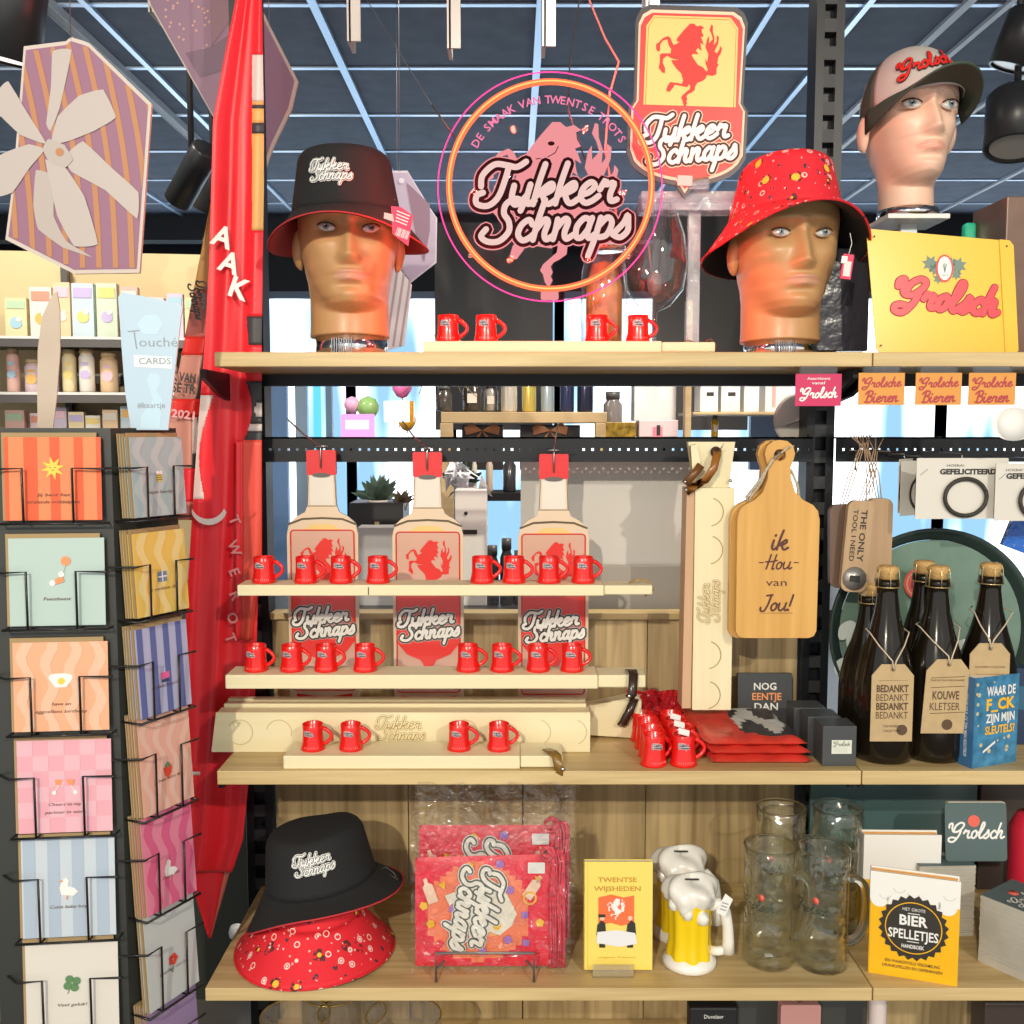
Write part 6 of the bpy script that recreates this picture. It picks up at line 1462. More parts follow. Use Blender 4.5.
# ---------------- ceramic beer mug money boxes
FO = mat('foam_white', (.80,.78,.72), .22, coat=.4); YC = mat('beer_yellow', (.86,.60,.01), .18, coat=.5)
def beerbox(px, pyb, D, sc_, label):
    t = thing('money_box', label, 'money box', (P(px, pyb, D).x, D, LOW), (0,0,.0), 'ceramic beer mug money boxes')
    b = MB(); n = 60; vs = []; prof = [(.029,.010),(.0285,.020),(.026,.035),(.0265,.055),(.0275,.075),(.0275,.092)]
    for r, z in prof:
        for i in range(n): th = 2*PI*i/n; rr = r*(1+.045*math.cos(8*th)); vs.append((rr*math.cos(th)*sc_, rr*math.sin(th)*sc_, z*sc_))
    b.add(vs, [(j*n+i, j*n+(i+1) % n, (j+1)*n+(i+1) % n, (j+1)*n+i) for j in range(len(prof)-1) for i in range(n)], YC, True); b.build('beer', parent=t)
    b = MB(); b.lathe([(0,0),(.032*sc_,0),(.035*sc_,.003*sc_),(.0345*sc_,.009*sc_),(.029*sc_,.014*sc_),(.027*sc_,.016*sc_)], FO, 40); b.build('base', parent=t)
    b = MB(); vs = []; m_ = 20; n = 64
    for j in range(m_+1):
        ph = PI*j/m_
        for i in range(n):
            th = 2*PI*i/n; s_ = math.sin(ph); c_ = math.cos(ph)
            drip = max(0, -c_)*(.010*max(0, math.sin(3*th+1.2))+.006*max(0, math.sin(5*th)))
            rr = (.034+.0028*math.sin(5*th+2*c_)+.0015*math.sin(9*th)) * s_**.55
            if c_ < -.2: rr = min(rr, .034)
            zz_ = .098+.018*c_+(.005*math.sin(2*th+1)*max(0,c_))-drip*.9
            vs.append((rr*math.cos(th)*sc_, rr*math.sin(th)*sc_, zz_*sc_))
    b.add(vs, [(j*n+i, (j+1)*n+i, (j+1)*n+(i+1) % n, j*n+(i+1) % n) for j in range(m_) for i in range(n)], FO, True)
    for k_ in range(7):
        a = -2.6+k_*.75; ww = random.uniform(.008,.011); b.lathe([(0,-.011),(ww*.8,-.008),(ww,0),(ww*.8,.008),(0,.012)], FO, 14, c=(.0265*math.cos(a)*sc_, .0265*math.sin(a)*sc_, (.086-.007*(k_ % 3))*sc_))
    b.build('foam', parent=t)
    b = MB(); b.box(-.009*sc_, .009*sc_, -.012*sc_, -.0095*sc_, .1165*sc_, .1178*sc_, DARK); o = b.build('coin_slot', parent=t)
    o.rotation_euler = (0,0,-.0)
    b = MB(); b.tube([(.020*sc_,-.008,.080*sc_),(.034*sc_,-.010,.084*sc_),(.043*sc_,-.011,.074*sc_),(.047*sc_,-.012,.055*sc_),(.048*sc_,-.012,.036*sc_),(.048*sc_,-.012,.020*sc_)], .0065*sc_, FO, 14, rs=[.008*sc_,.0085*sc_,.008*sc_,.007*sc_,.0075*sc_,.0085*sc_]); b.tube([(.047*sc_,-.012,.024*sc_),(.036*sc_,-.008,.020*sc_),(.026*sc_,-.006,.020*sc_)], .006*sc_, FO, 12); b.build('handle', parent=t)
    return t
mb1 = beerbox(689, 966, 1.505, 1.21, 'front ceramic money box shaped like a foaming yellow beer mug, with a white paper tag')
beerbox(678, 955, 1.595, 1.26, 'rear ceramic beer mug money box, hidden behind the front one but for its foam')
b = MB(); b.prism([(-.008,-.014),(.008,-.017),(.010,.012),(-.004,.017)], 0, .0008, WHT)
for i in range(3): b.rect(-.004, .006, -.008+i*.005, -.006+i*.005, -.0005, MATS['grey_ink'])
b.build('paper_tag', loc=P(724,905,1.435), rot=(0,.35,.1), label='small white paper tag on the handle of the front beer mug money box', cat='tag')
# ---------------- glass beer mugs
GM = edgeglass('mug_glass', (.97,.98,.955), .06, 1.0, .05, bump=.35, bscale=35); GH = glass('handle_glass', (.98,.99,.97), 0, 1.45)
def gmug(px, pyb, D, H, r, label, logo=True, rz=0):
    t = thing('glass_beer_mug', label, 'glass mug', (P(px, pyb, D).x, D, LOW+.0003), (0,0,rz), 'tall glass beer mugs')
    b = MB(); n = 40; prof = [(r*.2,.0),(r*.93,0),(r,.005),(r*.97,.014),(r*.955,.03),(r*.955,H*.78),(r*.97,H*.82),(r*.985,H-.001),(r*.955,H),(r*.91,H-.002),(r*.89,H*.80),(r*.85,H*.75),(r*.85,.022),(r*.6,.015),(0,.014)]
    vs = []; fs = []
    for q, (rr, z) in enumerate(prof):
        for i in range(n):
            th = 2*PI*i/n; f = 1+(.018*math.cos(10*th) if 3 <= q <= 5 else 0); vs.append((rr*f*math.cos(th), rr*f*math.sin(th), z))
    for j in range(len(prof)-1):
        for i in range(n): a, c_ = j*n+i, j*n+(i+1) % n; fs.append((a, c_, c_+n, a+n))
    fs.append(tuple(range(n))[::-1]); b.add(vs, fs, GM, True); b.build('glass_body', parent=t)
    b = MB(); pts = [(r*.93,0,H*.74),(r*1.15,0,H*.755),(r*1.48,0,H*.70),(r*1.60,0,H*.56),(r*1.56,0,H*.40),(r*1.36,0,H*.27),(r*1.1,0,H*.215),(r*.93,0,H*.21)]
    sp = []
    for i in range(len(pts)-1):
        for q in range(4):
            p0, p1, p2, p3 = pts[max(0,i-1)], pts[i], pts[i+1], pts[min(len(pts)-1,i+2)]; t_ = q/4
            sp.append(tuple(.5*((2*p1[j])+(-p0[j]+p2[j])*t_+(2*p0[j]-5*p1[j]+4*p2[j]-p3[j])*t_*t_+(-p0[j]+3*p1[j]-3*p2[j]+p3[j])*t_**3) for j in range(3)))
    sp.append(pts[-1]); b.tube(sp, .0068, GH, 12); b.build('handle', parent=t); b = MB(); b.tube([(r*.97*math.cos(2*PI*i/48), r*.97*math.sin(2*PI*i/48), H+.0006) for i in range(48)], .0016, GH, 6, closed=True); b.build('rim', parent=t)
    if logo:
        b = MB(); q = MB(); q.script([('Grolsch',0,0)], 0, H*.55, r*1.5, 0, [(.17, DARK)], step=4)
        b.add([(math.sin(v.x/r)*r*.985, -math.cos(v.x/r)*r*.985, v.z) for v in q.v], q.f, mat('logo_dark', (.03,.05,.04), .4)); 
        if rz > -.5: b.lathe([(0,-.001),(.0055,-.001),(.0055,.0005)], SEAL, 16, c=(r*.25,-r*.97,H*.63), ax='y')
        o = b.build('logo', parent=t); o.rotation_euler = (0,0,-.7)
    return t
gmug(768, 966, 1.515, .186, .041, 'left front tall glass beer mug with dark script on the glass', rz=-.12)
gmug(821, 969, 1.505, .186, .041, 'right front tall glass beer mug next to the beer games book', rz=-.12)
gmug(778, 950, 1.635, .200, .041, 'left rear glass beer mug, seen through the left front one', rz=-.2)
gmug(834, 950, 1.625, .204, .041, 'right rear glass beer mug, seen through the right front one', rz=-.2)
b = MB(); b.box(-.006, .006, -.004, .004, 0, .0008, WHT); b.build('price_sticker', loc=(P(766,960,1.515).x, 1.500, LOW+.0152), label='white price sticker in the bottom of the left front glass beer mug', cat='price sticker')
# ---------------- BIER SPELLETJES books
def bierbook(px, py, D, rz, label, art=True, h=.162, w_=.125, fr=.74):
    t = thing('book', label, 'book', (P(px,py,D).x, D, LOW), (0,0,rz), 'yellow and white beer games books')
    YBK = mat('bier_yellow', (.86,.46,.01), .35); th = .020
    b = MB()
    for y in (0, th): 
        b.box(0, w_, y, y+.0018, 0, h*fr, YBK); b.box(0, w_, y, y+.0018, h*fr, h, WHT)
    b.box(-.0018, 0, 0, th+.0018, 0, h*fr, mat('bier_spine', (.55,.30,.01), .4)); b.box(-.0018, 0, 0, th+.0018, h*fr, h, WHT)
    if art:
        for x in (.012,.036,.060,.085,.108): b.disc(x, h*.745, .0135, -.0004, WHT, 18)
        for x, z in ((.020,.13),(.06,.137),(.09,.125),(.11,.14),(.04,.142)): b.ring(x, z, .0085, .0090, -.0008, MATS['grey_ink'], 12, PI*1.1, PI*1.9)
        cx, cz = w_*.49, h*.50; r = w_*.40; BK = mat('badge_black', (.035,.03,.025), .4)
        b.flat([(cx+(r if i % 2 else r*.90)*math.cos(2*PI*i/48), cz+(r if i % 2 else r*.90)*math.sin(2*PI*i/48)*1.03) for i in range(48)], -.0012, BK); b.ring(cx, cz, r*.78, r*.81, -.0016, YBK, 48)
        b.text('BIER', cx, cz+.012, .016, -.0016, WT, w=.040, bold=.03); b.text('SPELLETJES', cx, cz-.010, .015, -.0016, WT, w=r*1.42, bold=.02); b.text('HET GROTE', cx, cz+.029, .005, -.0016, WT, w=.032); b.text('HANDBOEK', cx, cz-.029, .006, -.0016, WT, w=.032, bold=.02)
        for z in (.0225, -.0215): b.ribbon([(cx-.008, cz+z),(cx+.008, cz+z)], .0012, -.0016, WT)
        b.text('EEN WAARDEVOLLE VERZAMELING', cx, h*.155, .0048, -.0006, BK, w=w_*.62, bold=.01); b.text('DRANKSPELLEN EN OEFENINGEN', cx, h*.105, .0048, -.0006, BK, w=w_*.68, bold=.01)
    b.build('cover', parent=t)
    b = MB()
    for i in range(8): b.box(.001, w_-.003, .002+i*.00225, .0042+i*.00225, .002, h-.002-.0006*(i % 2), [mat('page_orange', (.88,.42,.12), .6), mat('page_red', (.80,.10,.06), .6), mat('page_yellow', (.90,.62,.22), .6), PAPER][i % 4])
    b.build('pages', parent=t)
    return t
bierbook(869, 968, 1.478, -.32, 'front beer games book, yellow with a black bottle-cap badge and white foam')
bierbook(862, 950, 1.60, -.02, 'rear beer games book, only its white foam top showing above the front one', h=.168, art=False, fr=.55)
# ---------------- coasters
CG = mat('coaster_green', (.085,.13,.135), .55); CE = mat('coaster_edge', (.55,.52,.45), .7, noise=.3, nscale=8)
def coasters(x, y, z0, n, rz, label, sz=.094):
    t = thing('beer_mat_stack', label, 'beer mats', (x, y, z0), (0,0,rz), 'stacks of beer mats')
    b = MB(); h = n*.0015
    for i in range(n):
        dx, dy = random.uniform(-.0008,.0008), random.uniform(-.0008,.0008); z = i*.0015
        b.box(-sz/2+dx, sz/2+dx, -sz/2+dy, sz/2+dy, z, z+.00135, CE)
    b.box(-sz/2, sz/2, -sz/2, sz/2, h, h+.0003, CG); b.kind = 1
    o = b.build('mats', parent=t)
    b = MB(); q = MB(); q.script([('Grolsch',0,0)], 0, 0, sz*.8, 0, [(.20, WT)], step=4); b.add([(v.x, v.z, h+.0008) for v in q.v], q.f, WT); b.lathe([(0,h+.0004),(.008,h+.0004),(.008,h+.001)], SEAL, 18, c=(0,.02,0)); b.build('print', parent=t)
    return h
hq = coasters(P(935,950,1.62).x, 1.635, LOW, 80, .04, 'tall stack of green beer mats behind the beer games book')
coasters(P(1016,975,1.52).x, 1.50, LOW, 72, .62, 'stack of beer mats at the right edge of the photo')
sc_m = thing('beer_mat', 'green beer mat with red seal standing upright on top of the rear stack', 'beer mat', (P(978,860,1.60).x, 1.605, LOW+hq+.0005), (-.12,0,0)); k = mm(840,1.60)
b = MB(); b.prism(rrect(-31*k, 31*k, 0, 58*k, .006), 0, .0015, CG); b.build('card', parent=sc_m)
b = MB(); b.prism(rrect(-29*k, 31*k, .001, 59*k, .006), .002, .008, CE, CE); b.build('mats_behind', parent=sc_m)
b = MB(); b.script([('Grolsch',0,0)], 0, 29*k, 56*k, -.0006, [(.26, WT)], step=5); b.disc(-2*k, 40*k, 6*k, -.0004, SEAL, 20); b.build('print', parent=sc_m)
b = MB(); b.lathe([(.03,0),(.032,.01),(.032,.06),(.02,.07)], mat('red_can', (.6,.02,.05), .3), 20); b.build('red_cup', loc=(P(1033,820,1.65).x, 1.66, LOW), label='red cup barely entering at the right edge behind the beer mats', cat='cup')
b = bpy.data.objects['red_cup']; b.scale = (1,1,2.6)
# green panel behind glasses (tray bottom)
b = MB(); b.box(-.13, .17, 0, .01, 0, .205, mat('teal_box', (.075,.14,.145), .3, coat=.2)); b.box(-.13,.17,-.001,0,.0,.012,TGD); b.build('teal_carton', loc=(P(880,900,1.75).x, 1.752, LOW), label='dark teal carton standing at the back behind the glass beer mugs', cat='carton', bevel=.003)
b = MB(); b.box(-.1, .1, 0, .02, 0, .22, mat('dark_brown_box', (.06,.045,.04), .4)); b.build('dark_carton', loc=(P(1000,900,1.75).x+.06, 1.755, LOW), label='dark brown carton at the back right, behind the beer mats', cat='carton', bevel=.003)
# ---------------- below the lowest shelf
for i, (px, rr) in enumerate(((298,.055),(352,.055),(405,.06),(325,.05))):
    b = MB(); r = rr; b.tube([(r*math.cos(2*PI*q/40), r*.9*math.sin(2*PI*q/40), 0) for q in range(40)], .0016, mat('gold_rim', (.6,.42,.15), .3, metal=.7), 6, closed=True)
    z = P(0, 1008+4*(i % 2), 1.55).z-(LOW2+.0)
    b.v = [v+Vector((0,0,z)) for v in b.v]; b.lathe([(.02,0),(r*.8,z*.2),(r,z*.6),(r,z)], clear('bowl_glass', (.9,.85,.75), .25, .05, milky=.08), 32, caps=False)
    b.build('glass_bowl', loc=(P(px,1010,1.55).x, 1.53+.02*(i % 2)+(.06 if i == 3 else 0), LOW2), label='%s gold-rimmed glass bowl just below the lowest shelf, under the hats' % ['leftmost','third','rightmost','second, rearmost'][i], cat='bowl', group='gold-rimmed glass bowls')
def under(nm, label, cat, px0, px1, pyt, D, m, dep=.02):
    a0, a1 = P(px0,pyt,D), P(px1,pyt,D); h = a0.z-LOW2; b = MB(); w2 = (a1.x-a0.x)/2; b.box(-w2, w2, 0, dep, 0, h, m); return b.build(nm, loc=((a0.x+a1.x)/2, D, LOW2), label=label, cat=cat, bevel=.003), h
FB = thing('hip_flask', 'rose pink hip flask with steel cap, peeking up below the lowest shelf', 'flask', (P(801,1010,1.53).x, 1.53, LOW2)); h = P(0,1005,1.53).z-LOW2; k = mm(1010,1.53)
b = MB(); b.prism(rrect(-20*k, 20*k, 0, h, .004), 0, .02, mat('rose_leather', (.50,.25,.24), .5)); b.build('body', parent=FB, bevel=.002)
b = MB(); b.lathe([(.0035,h),(.0035,h+.003),(.0065,h+.003),(.0065,h+.012),(0,h+.013)], STEEL, 16, c=(0,.01,0)); b.tube([(.006,.01,h+.006),(.016,.01,h+.006),(.019,.01,h+.001)], .001, STEEL, 5); b.build('cap', parent=FB)
o, h = under('gift_carton', 'large dark grey gift box behind the rose hip flask below the lowest shelf', 'box', 736, 868, 1000, 1.60, mat('box_grey', (.055,.06,.06), .5), .03)
o, h = under('dark_box', 'black box with small white lettering below the lowest shelf, left of the hip flask', 'box', 690, 738, 1008, 1.56, BX, .03)
b = MB(); b.text('Duvelaer', 0, 0, .007, 0, WT, w=.032); b.build('lettering', parent=o).location = (0,-.001,h-.014)
o, h = under('box_with_bottle', 'brown box at the right below the lowest shelf', 'box', 985, 1030, 1003, 1.6, MATS['dark_brown_box'], .05)
b = MB(); b.lathe([(.012,0),(.014,.01),(.014,.2),(.006,.225),(.006,.24),(0,.241)], mat('vial', (.7,.6,.6), .2), 16); b.build('small_vial', loc=(P(880,1012,1.53).x, 1.54, LOW2), label='small pale vial right of the hip flask, below the lowest shelf', cat='bottle')
# ================================================================ card rack
CRB = mat('rack_panel', (.035,.037,.033), .4)
RKD = 1.36
rk_ = thing('card_rack', 'black card spinner rack with wire pockets full of greeting cards', 'card rack', (P(112,700,1.38).x, 1.40, ZF))
def rkb(name, b): b.v = [v-rk_.location for v in b.v]; return b.build(name, parent=rk_)
yawL, yawR = .10, 1.10
corner = Vector((P(116,600,1.36).x, 1.36, 0))
def LB(u, v, z): # left face coordinates: u to the left from the corner, v outward
    d = Vector((-math.cos(yawL), -math.sin(yawL), 0)); n_ = Vector((math.sin(yawL), -math.cos(yawL), 0)); return corner+d*u+n_*v+Vector((0,0,z))
def RB(u, v, z):
    d = Vector((math.cos(yawR), math.sin(yawR), 0)); n_ = Vector((math.sin(yawR), -math.cos(yawR), 0)); return corner+d*u+n_*v+Vector((0,0,z))
zt = P(0,428,1.36).z
def slab(fn, u0, u1, v0, v1, z0, z1, m, b):
    vs = [fn(u0,v0,z0),fn(u1,v0,z0),fn(u1,v1,z0),fn(u0,v1,z0),fn(u0,v0,z1),fn(u1,v0,z1),fn(u1,v1,z1),fn(u0,v1,z1)]
    f = [(0,3,2,1),(4,5,6,7),(0,1,5,4),(1,2,6,5),(2,3,7,6),(3,0,4,7)]
    b.add(vs, f, m)
b = MB(); slab(LB, 0, .175, -.004, 0, ZF+.05, zt, CRB, b); rkb('panel', b)
b = MB(); slab(RB, 0, .118, -.004, 0, ZF+.05, zt, CRB, b); rkb('panel', b)
b = MB(); b.cyl(corner+Vector((.02,.10,ZF)), corner+Vector((.02,.10,zt)), .012, CRB); b.cyl(corner+Vector((.02,.10,ZF)), corner+Vector((.02,.10,ZF+.02)), .15, CRB, 32); rkb('pole', b)
art = {}
def M_(n, c): return mat('card_'+n, tuple(q*.84 for q in c), .55)
left = [('orange', (.90,.26,.10), 'star'), ('sage', (.50,.64,.60), 'cat'), ('peach', (.92,.45,.26), 'egg'), ('pinkcheck', (.88,.42,.50), 'glasses'), ('bluestripe', (.62,.70,.78), 'goose'), ('cream', (.74,.76,.60), 'clover')]
right = [('greyblue', (.42,.56,.60), 'bee'), ('yellow', (.85,.62,.14), 'gift'), ('indigo', (.50,.55,.80), 'cake'), ('salmon', (.90,.50,.40), 'berry'), ('pink', (.88,.28,.42), 'goose2'), ('paleblue', (.62,.68,.68), 'flower'), ('lilac', (.35,.25,.45), 'none')]
TI = mat('card_ink', (.12,.06,.05), .7); ENV = mat('envelope', (.36,.25,.12), .8)
labs = {'star': 'orange striped card with a yellow star', 'cat': 'sage green card with a small animal and an orange balloon', 'egg': 'peach card with a fried egg', 'glasses': 'pink checked card with two clinking glasses', 'goose': 'pale blue striped card with a white goose', 'clover': 'pale cream-green card with a clover leaf', 'bee': 'grey-blue wavy card with a bee', 'gift': 'yellow wavy card with a blue gift', 'cake': 'blue striped card with a pink cake', 'berry': 'salmon wavy card with a strawberry', 'goose2': 'bright pink wavy card with a white goose', 'flower': 'pale blue card with a red flower', 'none': 'lilac card barely seen at the bottom'}
texts = {'star': ('Jij bent het', 'stralende middelpunt'), 'cat': ('Feestbeest',), 'egg': ('have an', 'eggcellent birthday'), 'glasses': ('Cheers to my', 'partner in wine'), 'goose': ('Cutie baby boy',), 'clover': ('Veel geluk!',), 'bee': ('Happy bee-day',), 'gift': ('Jij verdient dit',), 'cake': ('Gefeliciteerd!',), 'berry': ('Jij bent berry lief',), 'goose2': ('Dikke kus',), 'flower': ('Bloemetje voor jou',), 'none': ()}
def motif(b, kind, S):
    y = -.0012; c = S*.5; z = S*.56; YE = M_('mot_yellow', (.92,.66,.08)); W_ = WT; O_ = M_('mot_orange', (.92,.33,.14)); 
    if kind == 'star': b.flat([(c+(.016 if i % 2 == 0 else .007)*math.cos(2*PI*i/16+.2), z+(.016 if i % 2 == 0 else .007)*math.sin(2*PI*i/16+.2)) for i in range(16)], y, YE); b.disc(c-.003,z+.001,.0008,y-.0004,TI,6); b.disc(c+.003,z+.001,.0008,y-.0004,TI,6); b.ribbon([(c-.002,z-.002),(c,z-.003),(c+.002,z-.002)],.0006,y-.0004,TI)
    elif kind == 'cat': b.disc(c+.012, z+.018, .0065, y, O_, 16); b.ribbon([(c+.012,z+.011),(c+.008,z)], .0004, y, TI); b.disc(c+.006, z-.0, .004, y, W_, 12); b.flat([(c-.002,z-.014),(c+.010,z-.010),(c+.008,z-.003),(c-.002,z-.006)], y-.0003, O_); b.disc(c-.006, z-.012, .004, y, W_, 10); b.disc(c+.005,z+.001,.0007,y-.0005,TI,6)
    elif kind == 'egg': b.flat([(c+.014*math.cos(a)*(1+.25*math.sin(3*a)), z+.012*math.sin(a)*(1+.2*math.cos(2*a))) for a in [2*PI*i/24 for i in range(24)]], y, W_); b.disc(c+.001, z-.001, .0048, y-.0004, YE, 14)
    elif kind == 'glasses':
        for s_ in (-1,1): b.flat([(c+s_*.002,z+.004),(c+s_*.013,z+.004),(c+s_*.012,z-.003),(c+s_*.006,z-.004)][::s_], y, O_); b.ribbon([(c+s_*.008,z-.004),(c+s_*.013,z-.013)], .001, y, W_); b.disc(c+s_*.014, z-.014, .003, y, W_, 8)
    elif kind in ('goose','goose2'):
        b.flat([(c-.010,z-.010),(c+.006,z-.012),(c+.013,z-.006),(c+.008,z-.001),(c-.001,z+.002),(c+.001,z+.010),(c-.003,z+.014),(c-.008,z+.011),(c-.012,z)], y, W_); b.flat([(c-.008,z+.011),(c-.007,z+.008),(c-.013,z+.009)], y-.0003, O_); b.rect(c-.003,c-.001,z-.017,z-.011,y,O_)
    elif kind == 'clover':
        G_ = M_('clover', (.13,.28,.12))
        for a in range(4): b.disc(c+.007*math.cos(a*PI/2+.5), z+.007*math.sin(a*PI/2+.5), .0058, y, G_, 10)
        b.ribbon([(c,z),(c-.006,z-.014)], .0012, y, G_)
    elif kind == 'bee': b.disc(c, z, .006, y, YE, 16, sx=.8); [b.rect(c-.004,c+.004,z+q,z+q+.001,y-.0004,TI) for q in (-.003,0,.003)]; b.disc(c-.003,z+.007,.003,y,W_,10); b.disc(c+.003,z+.007,.003,y,W_,10)
    elif kind == 'gift': b.rect(c-.008,c+.008,z-.008,z+.006,y,M_('mot_blue',(.16,.28,.45))); b.rect(c-.001,c+.001,z-.008,z+.009,y-.0004,W_); b.rect(c-.008,c+.008,z-.002,z,y-.0004,W_)
    elif kind == 'cake': b.rect(c-.008,c+.008,z-.005,z+.004,y,M_('mot_pink',(.9,.15,.42))); b.rect(c-.007,c+.007,z-.010,z-.006,y,M_('mot_navy',(.06,.06,.15))); b.rect(c-.0006,c+.0006,z+.004,z+.010,y,W_)
    elif kind == 'berry': b.flat([(c-.008,z+.006),(c,z+.008),(c+.008,z+.006),(c+.006,z-.004),(c,z-.011),(c-.006,z-.004)][::-1], y, M_('mot_red',(.80,.07,.04))); b.flat([(c-.006,z+.008),(c,z+.014),(c+.006,z+.008),(c,z+.005)][::-1], y-.0004, M_('clover', (.13,.28,.12)))
    elif kind == 'flower':
        for a in range(5): b.disc(c+.005*math.cos(a*2*PI/5), z+.004+.005*math.sin(a*2*PI/5), .004, y, M_('mot_red',(.80,.07,.04)), 10)
        b.ribbon([(c,z),(c-.002,z-.014)], .0012, y, M_('clover', (.13,.28,.12))); b.ribbon([(c-.008,z-.006),(c-.002,z-.014)], .0012, y, M_('clover', (.13,.28,.12)))
def card(fn, yaw, u0, S, H, z0, name, col, kind, v0, lab, face_sign, extras=0, tilt=.04):
    # card origin at its lower-left corner on the face
    t = thing('greeting_card', lab, 'greeting card', fn(u0, v0, z0), (-tilt, 0, yaw), 'front greeting cards in the rack')
    b = MB(); m = M_(name, col); b.box(0, S, 0, .0008, 0, H, m); y = -.0005
    def waves(c2, n, amp):
        for i in range(n):
            x = S*(i+.3)/n; w_ = S/n*.45
            L = [(min(S,max(0,x+amp*math.sin(q*1.1+i))), H*q/12) for q in range(13)]; R = [(min(S,max(0,x+w_+amp*math.sin(q*1.1+i+.3))), H*q/12) for q in range(13)]
            b.add([(p[0],y,p[1]) for p in L]+[(p[0],y,p[1]) for p in R], [(q, q+13, q+14, q+1) for q in range(12)], c2)
    if kind == 'star': [b.rect(S*x, S*(x+w_), 0, H, y, M_('stripe_red', (.85,.11,.03))) for x, w_ in ((0,.04),(.20,.14),(.47,.10),(.72,.09),(.95,.05))]
    if kind == 'egg': waves(M_('peach2', (.90,.55,.38)), 4, .006)
    if kind == 'glasses': [b.rect(S*i/6, S*(i+1)/6, H*j/6, H*(j+1)/6, y, M_('pink2', (.88,.50,.58))) for i in range(6) for j in range(6) if (i+j) % 2]
    if kind == 'goose': [b.rect(S*(.02+i*.26), S*(.02+i*.26+.13), 0, H, y, M_('blue2', (.46,.56,.68))) for i in range(4)]
    if kind == 'bee': waves(M_('gb2', (.52,.64,.66)), 3, .008)
    if kind == 'gift': waves(M_('yel2', (.88,.74,.32)), 3, .006)
    if kind == 'cake': [b.rect(S*(.02+i*.25), S*(.02+i*.25+.11), 0, H, y, M_('ind2', (.13,.17,.45))) for i in range(4)]
    if kind == 'berry': waves(M_('sal2', (.92,.60,.50)), 4, .007)
    if kind == 'goose2': waves(M_('pk2', (.80,.14,.30)), 3, .006)
    motif(b, kind, S)
    for i, s_ in enumerate(texts[kind]): b.text(s_, S*.5, H*(.31-.085*i), .0045, -.0012, TI, w=min(S*.55, .0036*len(s_)), shear=.2)
    b.build('card', parent=t)
    b = MB(); b.box(-.004 if fn is LB else -.003, S-.006, .0015, .0030, 0, H+.006, ENV); o = b.build('envelope', parent=t)
    for e in range(extras):
        q = MB(); dv = v0-.003-.0034*(e+1)
        q.box(-.0, S, 0, .0010, 0, H, m); q.box(-.002, S-.004, .0018, .0034, 0, H+.005, ENV)
        o = q.build('greeting_card', loc=fn(u0-.0015*(e+1) if fn is RB else u0, dv, z0), rot=(-tilt,0,yaw), label='%s card with its envelope behind the %s' % (['second','third','fourth'][e], labs[kind]), cat='greeting card')
    return t
dn = lambda v: v
# left column
SL = .125
lys = [(437,520),(538,625),(642,730),(740,831),(838,935),(942,1030)]
def zof(py, D): return P(0, py, D).z
WIRE = mat('rack_wire', (.02,.02,.02), .3, metal=.3)
def pocket(fn, u0, u1, z0, H, v, sgn):
    b = MB(); t_ = .0017; zc = z0+H*.62
    ua, ub = (u0, u1)
    for (e, c_) in ((ua, ua+(ub-ua)*.24), (ub, ub-(ub-ua)*.29)):
        b.tube([fn(e-(.02*sgn if e == ua else -.004*sgn), 0 if e == ua else v, zc-.0), fn(e, v, zc), fn(c_, v, zc+.001), fn(c_, v, z0-.004), fn(c_, .0, z0-.006)], t_, WIRE, 6)
    b.tube([fn(ua, v, z0-.004), fn(ub, v, z0-.004)], t_, WIRE, 6); b.tube([fn(ua, 0, z0-.005), fn(ua, v, z0-.004)], t_, WIRE, 6); b.tube([fn(ub, 0, z0-.005), fn(ub, v, z0-.004)], t_, WIRE, 6)
    rkb('wire_pocket', b)
dL = 1.345
for i, (y0, y1) in enumerate(lys):
    z0 = zof(y1, dL); z1 = zof(y0, dL); nm, col, kind = left[i]
    card(LB, yawL, .136, SL, z1-z0, z0, nm, col, kind, .012, labs[kind]+', in the left rack column', 1)
    pocket(LB, .143, .006, z0, z1-z0, .020, -1)
dR = 1.40; SR_ = .095
rys = [(437,517),(533,616),(628,716),(716,813),(816,911),(908,1006),(1003,1100)]
for i, (y0, y1) in enumerate(rys):
    z0 = zof(y1, 1.375); z1 = zof(y0, 1.375); nm, col, kind = right[i]
    card(RB, yawR, .010, SR_, z1-z0, z0, nm, col, kind, .030, labs[kind]+', in the right rack column', 1, extras=3 if i != 5 else 1, tilt=.06)
    pocket(RB, .004, .106, z0, z1-z0, .036, 1)
# ---------------- rack headers
PB_ = mat('header_blue', (.44,.58,.70), .4)
b = MB(); HD = 1.40; k = mm(350, HD); cx = P(150, 428, HD)
Q = lambda x, z: ((x-150)*k, (430-z)*k)
hd = thing('rack_header', 'pale blue header sign with hand-drawn lettering, standing on the card rack', 'sign', (cx.x, HD, P(0,430,HD).z), (0,0,.0))
ptsH = [Q(*p) for p in ((131,430),(168,430),(184,318),(186,308),(180,304),(126,293),(122,298),(124,350),(126,392))]
b.prism(ptsH, 0, .004, PB_, WHT)
GI = mat('pencil_ink', (.28,.30,.33), .6)
b.ribbon([Q(131,332),Q(142,331)], .0013, -.0006, GI); b.ribbon([Q(137,332),Q(139,349)], .0013, -.0006, GI)
b.text('ouché', *Q(161,342), .0135, -.0006, GI, w=38*k, bold=-.01)
b.text('CARDS', *Q(157,361), .009, -.0010, GI, w=32*k); b.add([(Q(136,355)[0],-.0005,Q(0,355)[1]),(Q(174,357)[0],-.0005,Q(0,357)[1]),(Q(174,369)[0],-.0005,Q(0,369)[1]),(Q(136,367)[0],-.0005,Q(0,367)[1])], [(0,3,2,1)], mat('header_pale', (.68,.76,.80), .5))
b.text('#kaartje', *Q(152,405), .008, -.0006, GI, w=28*k)
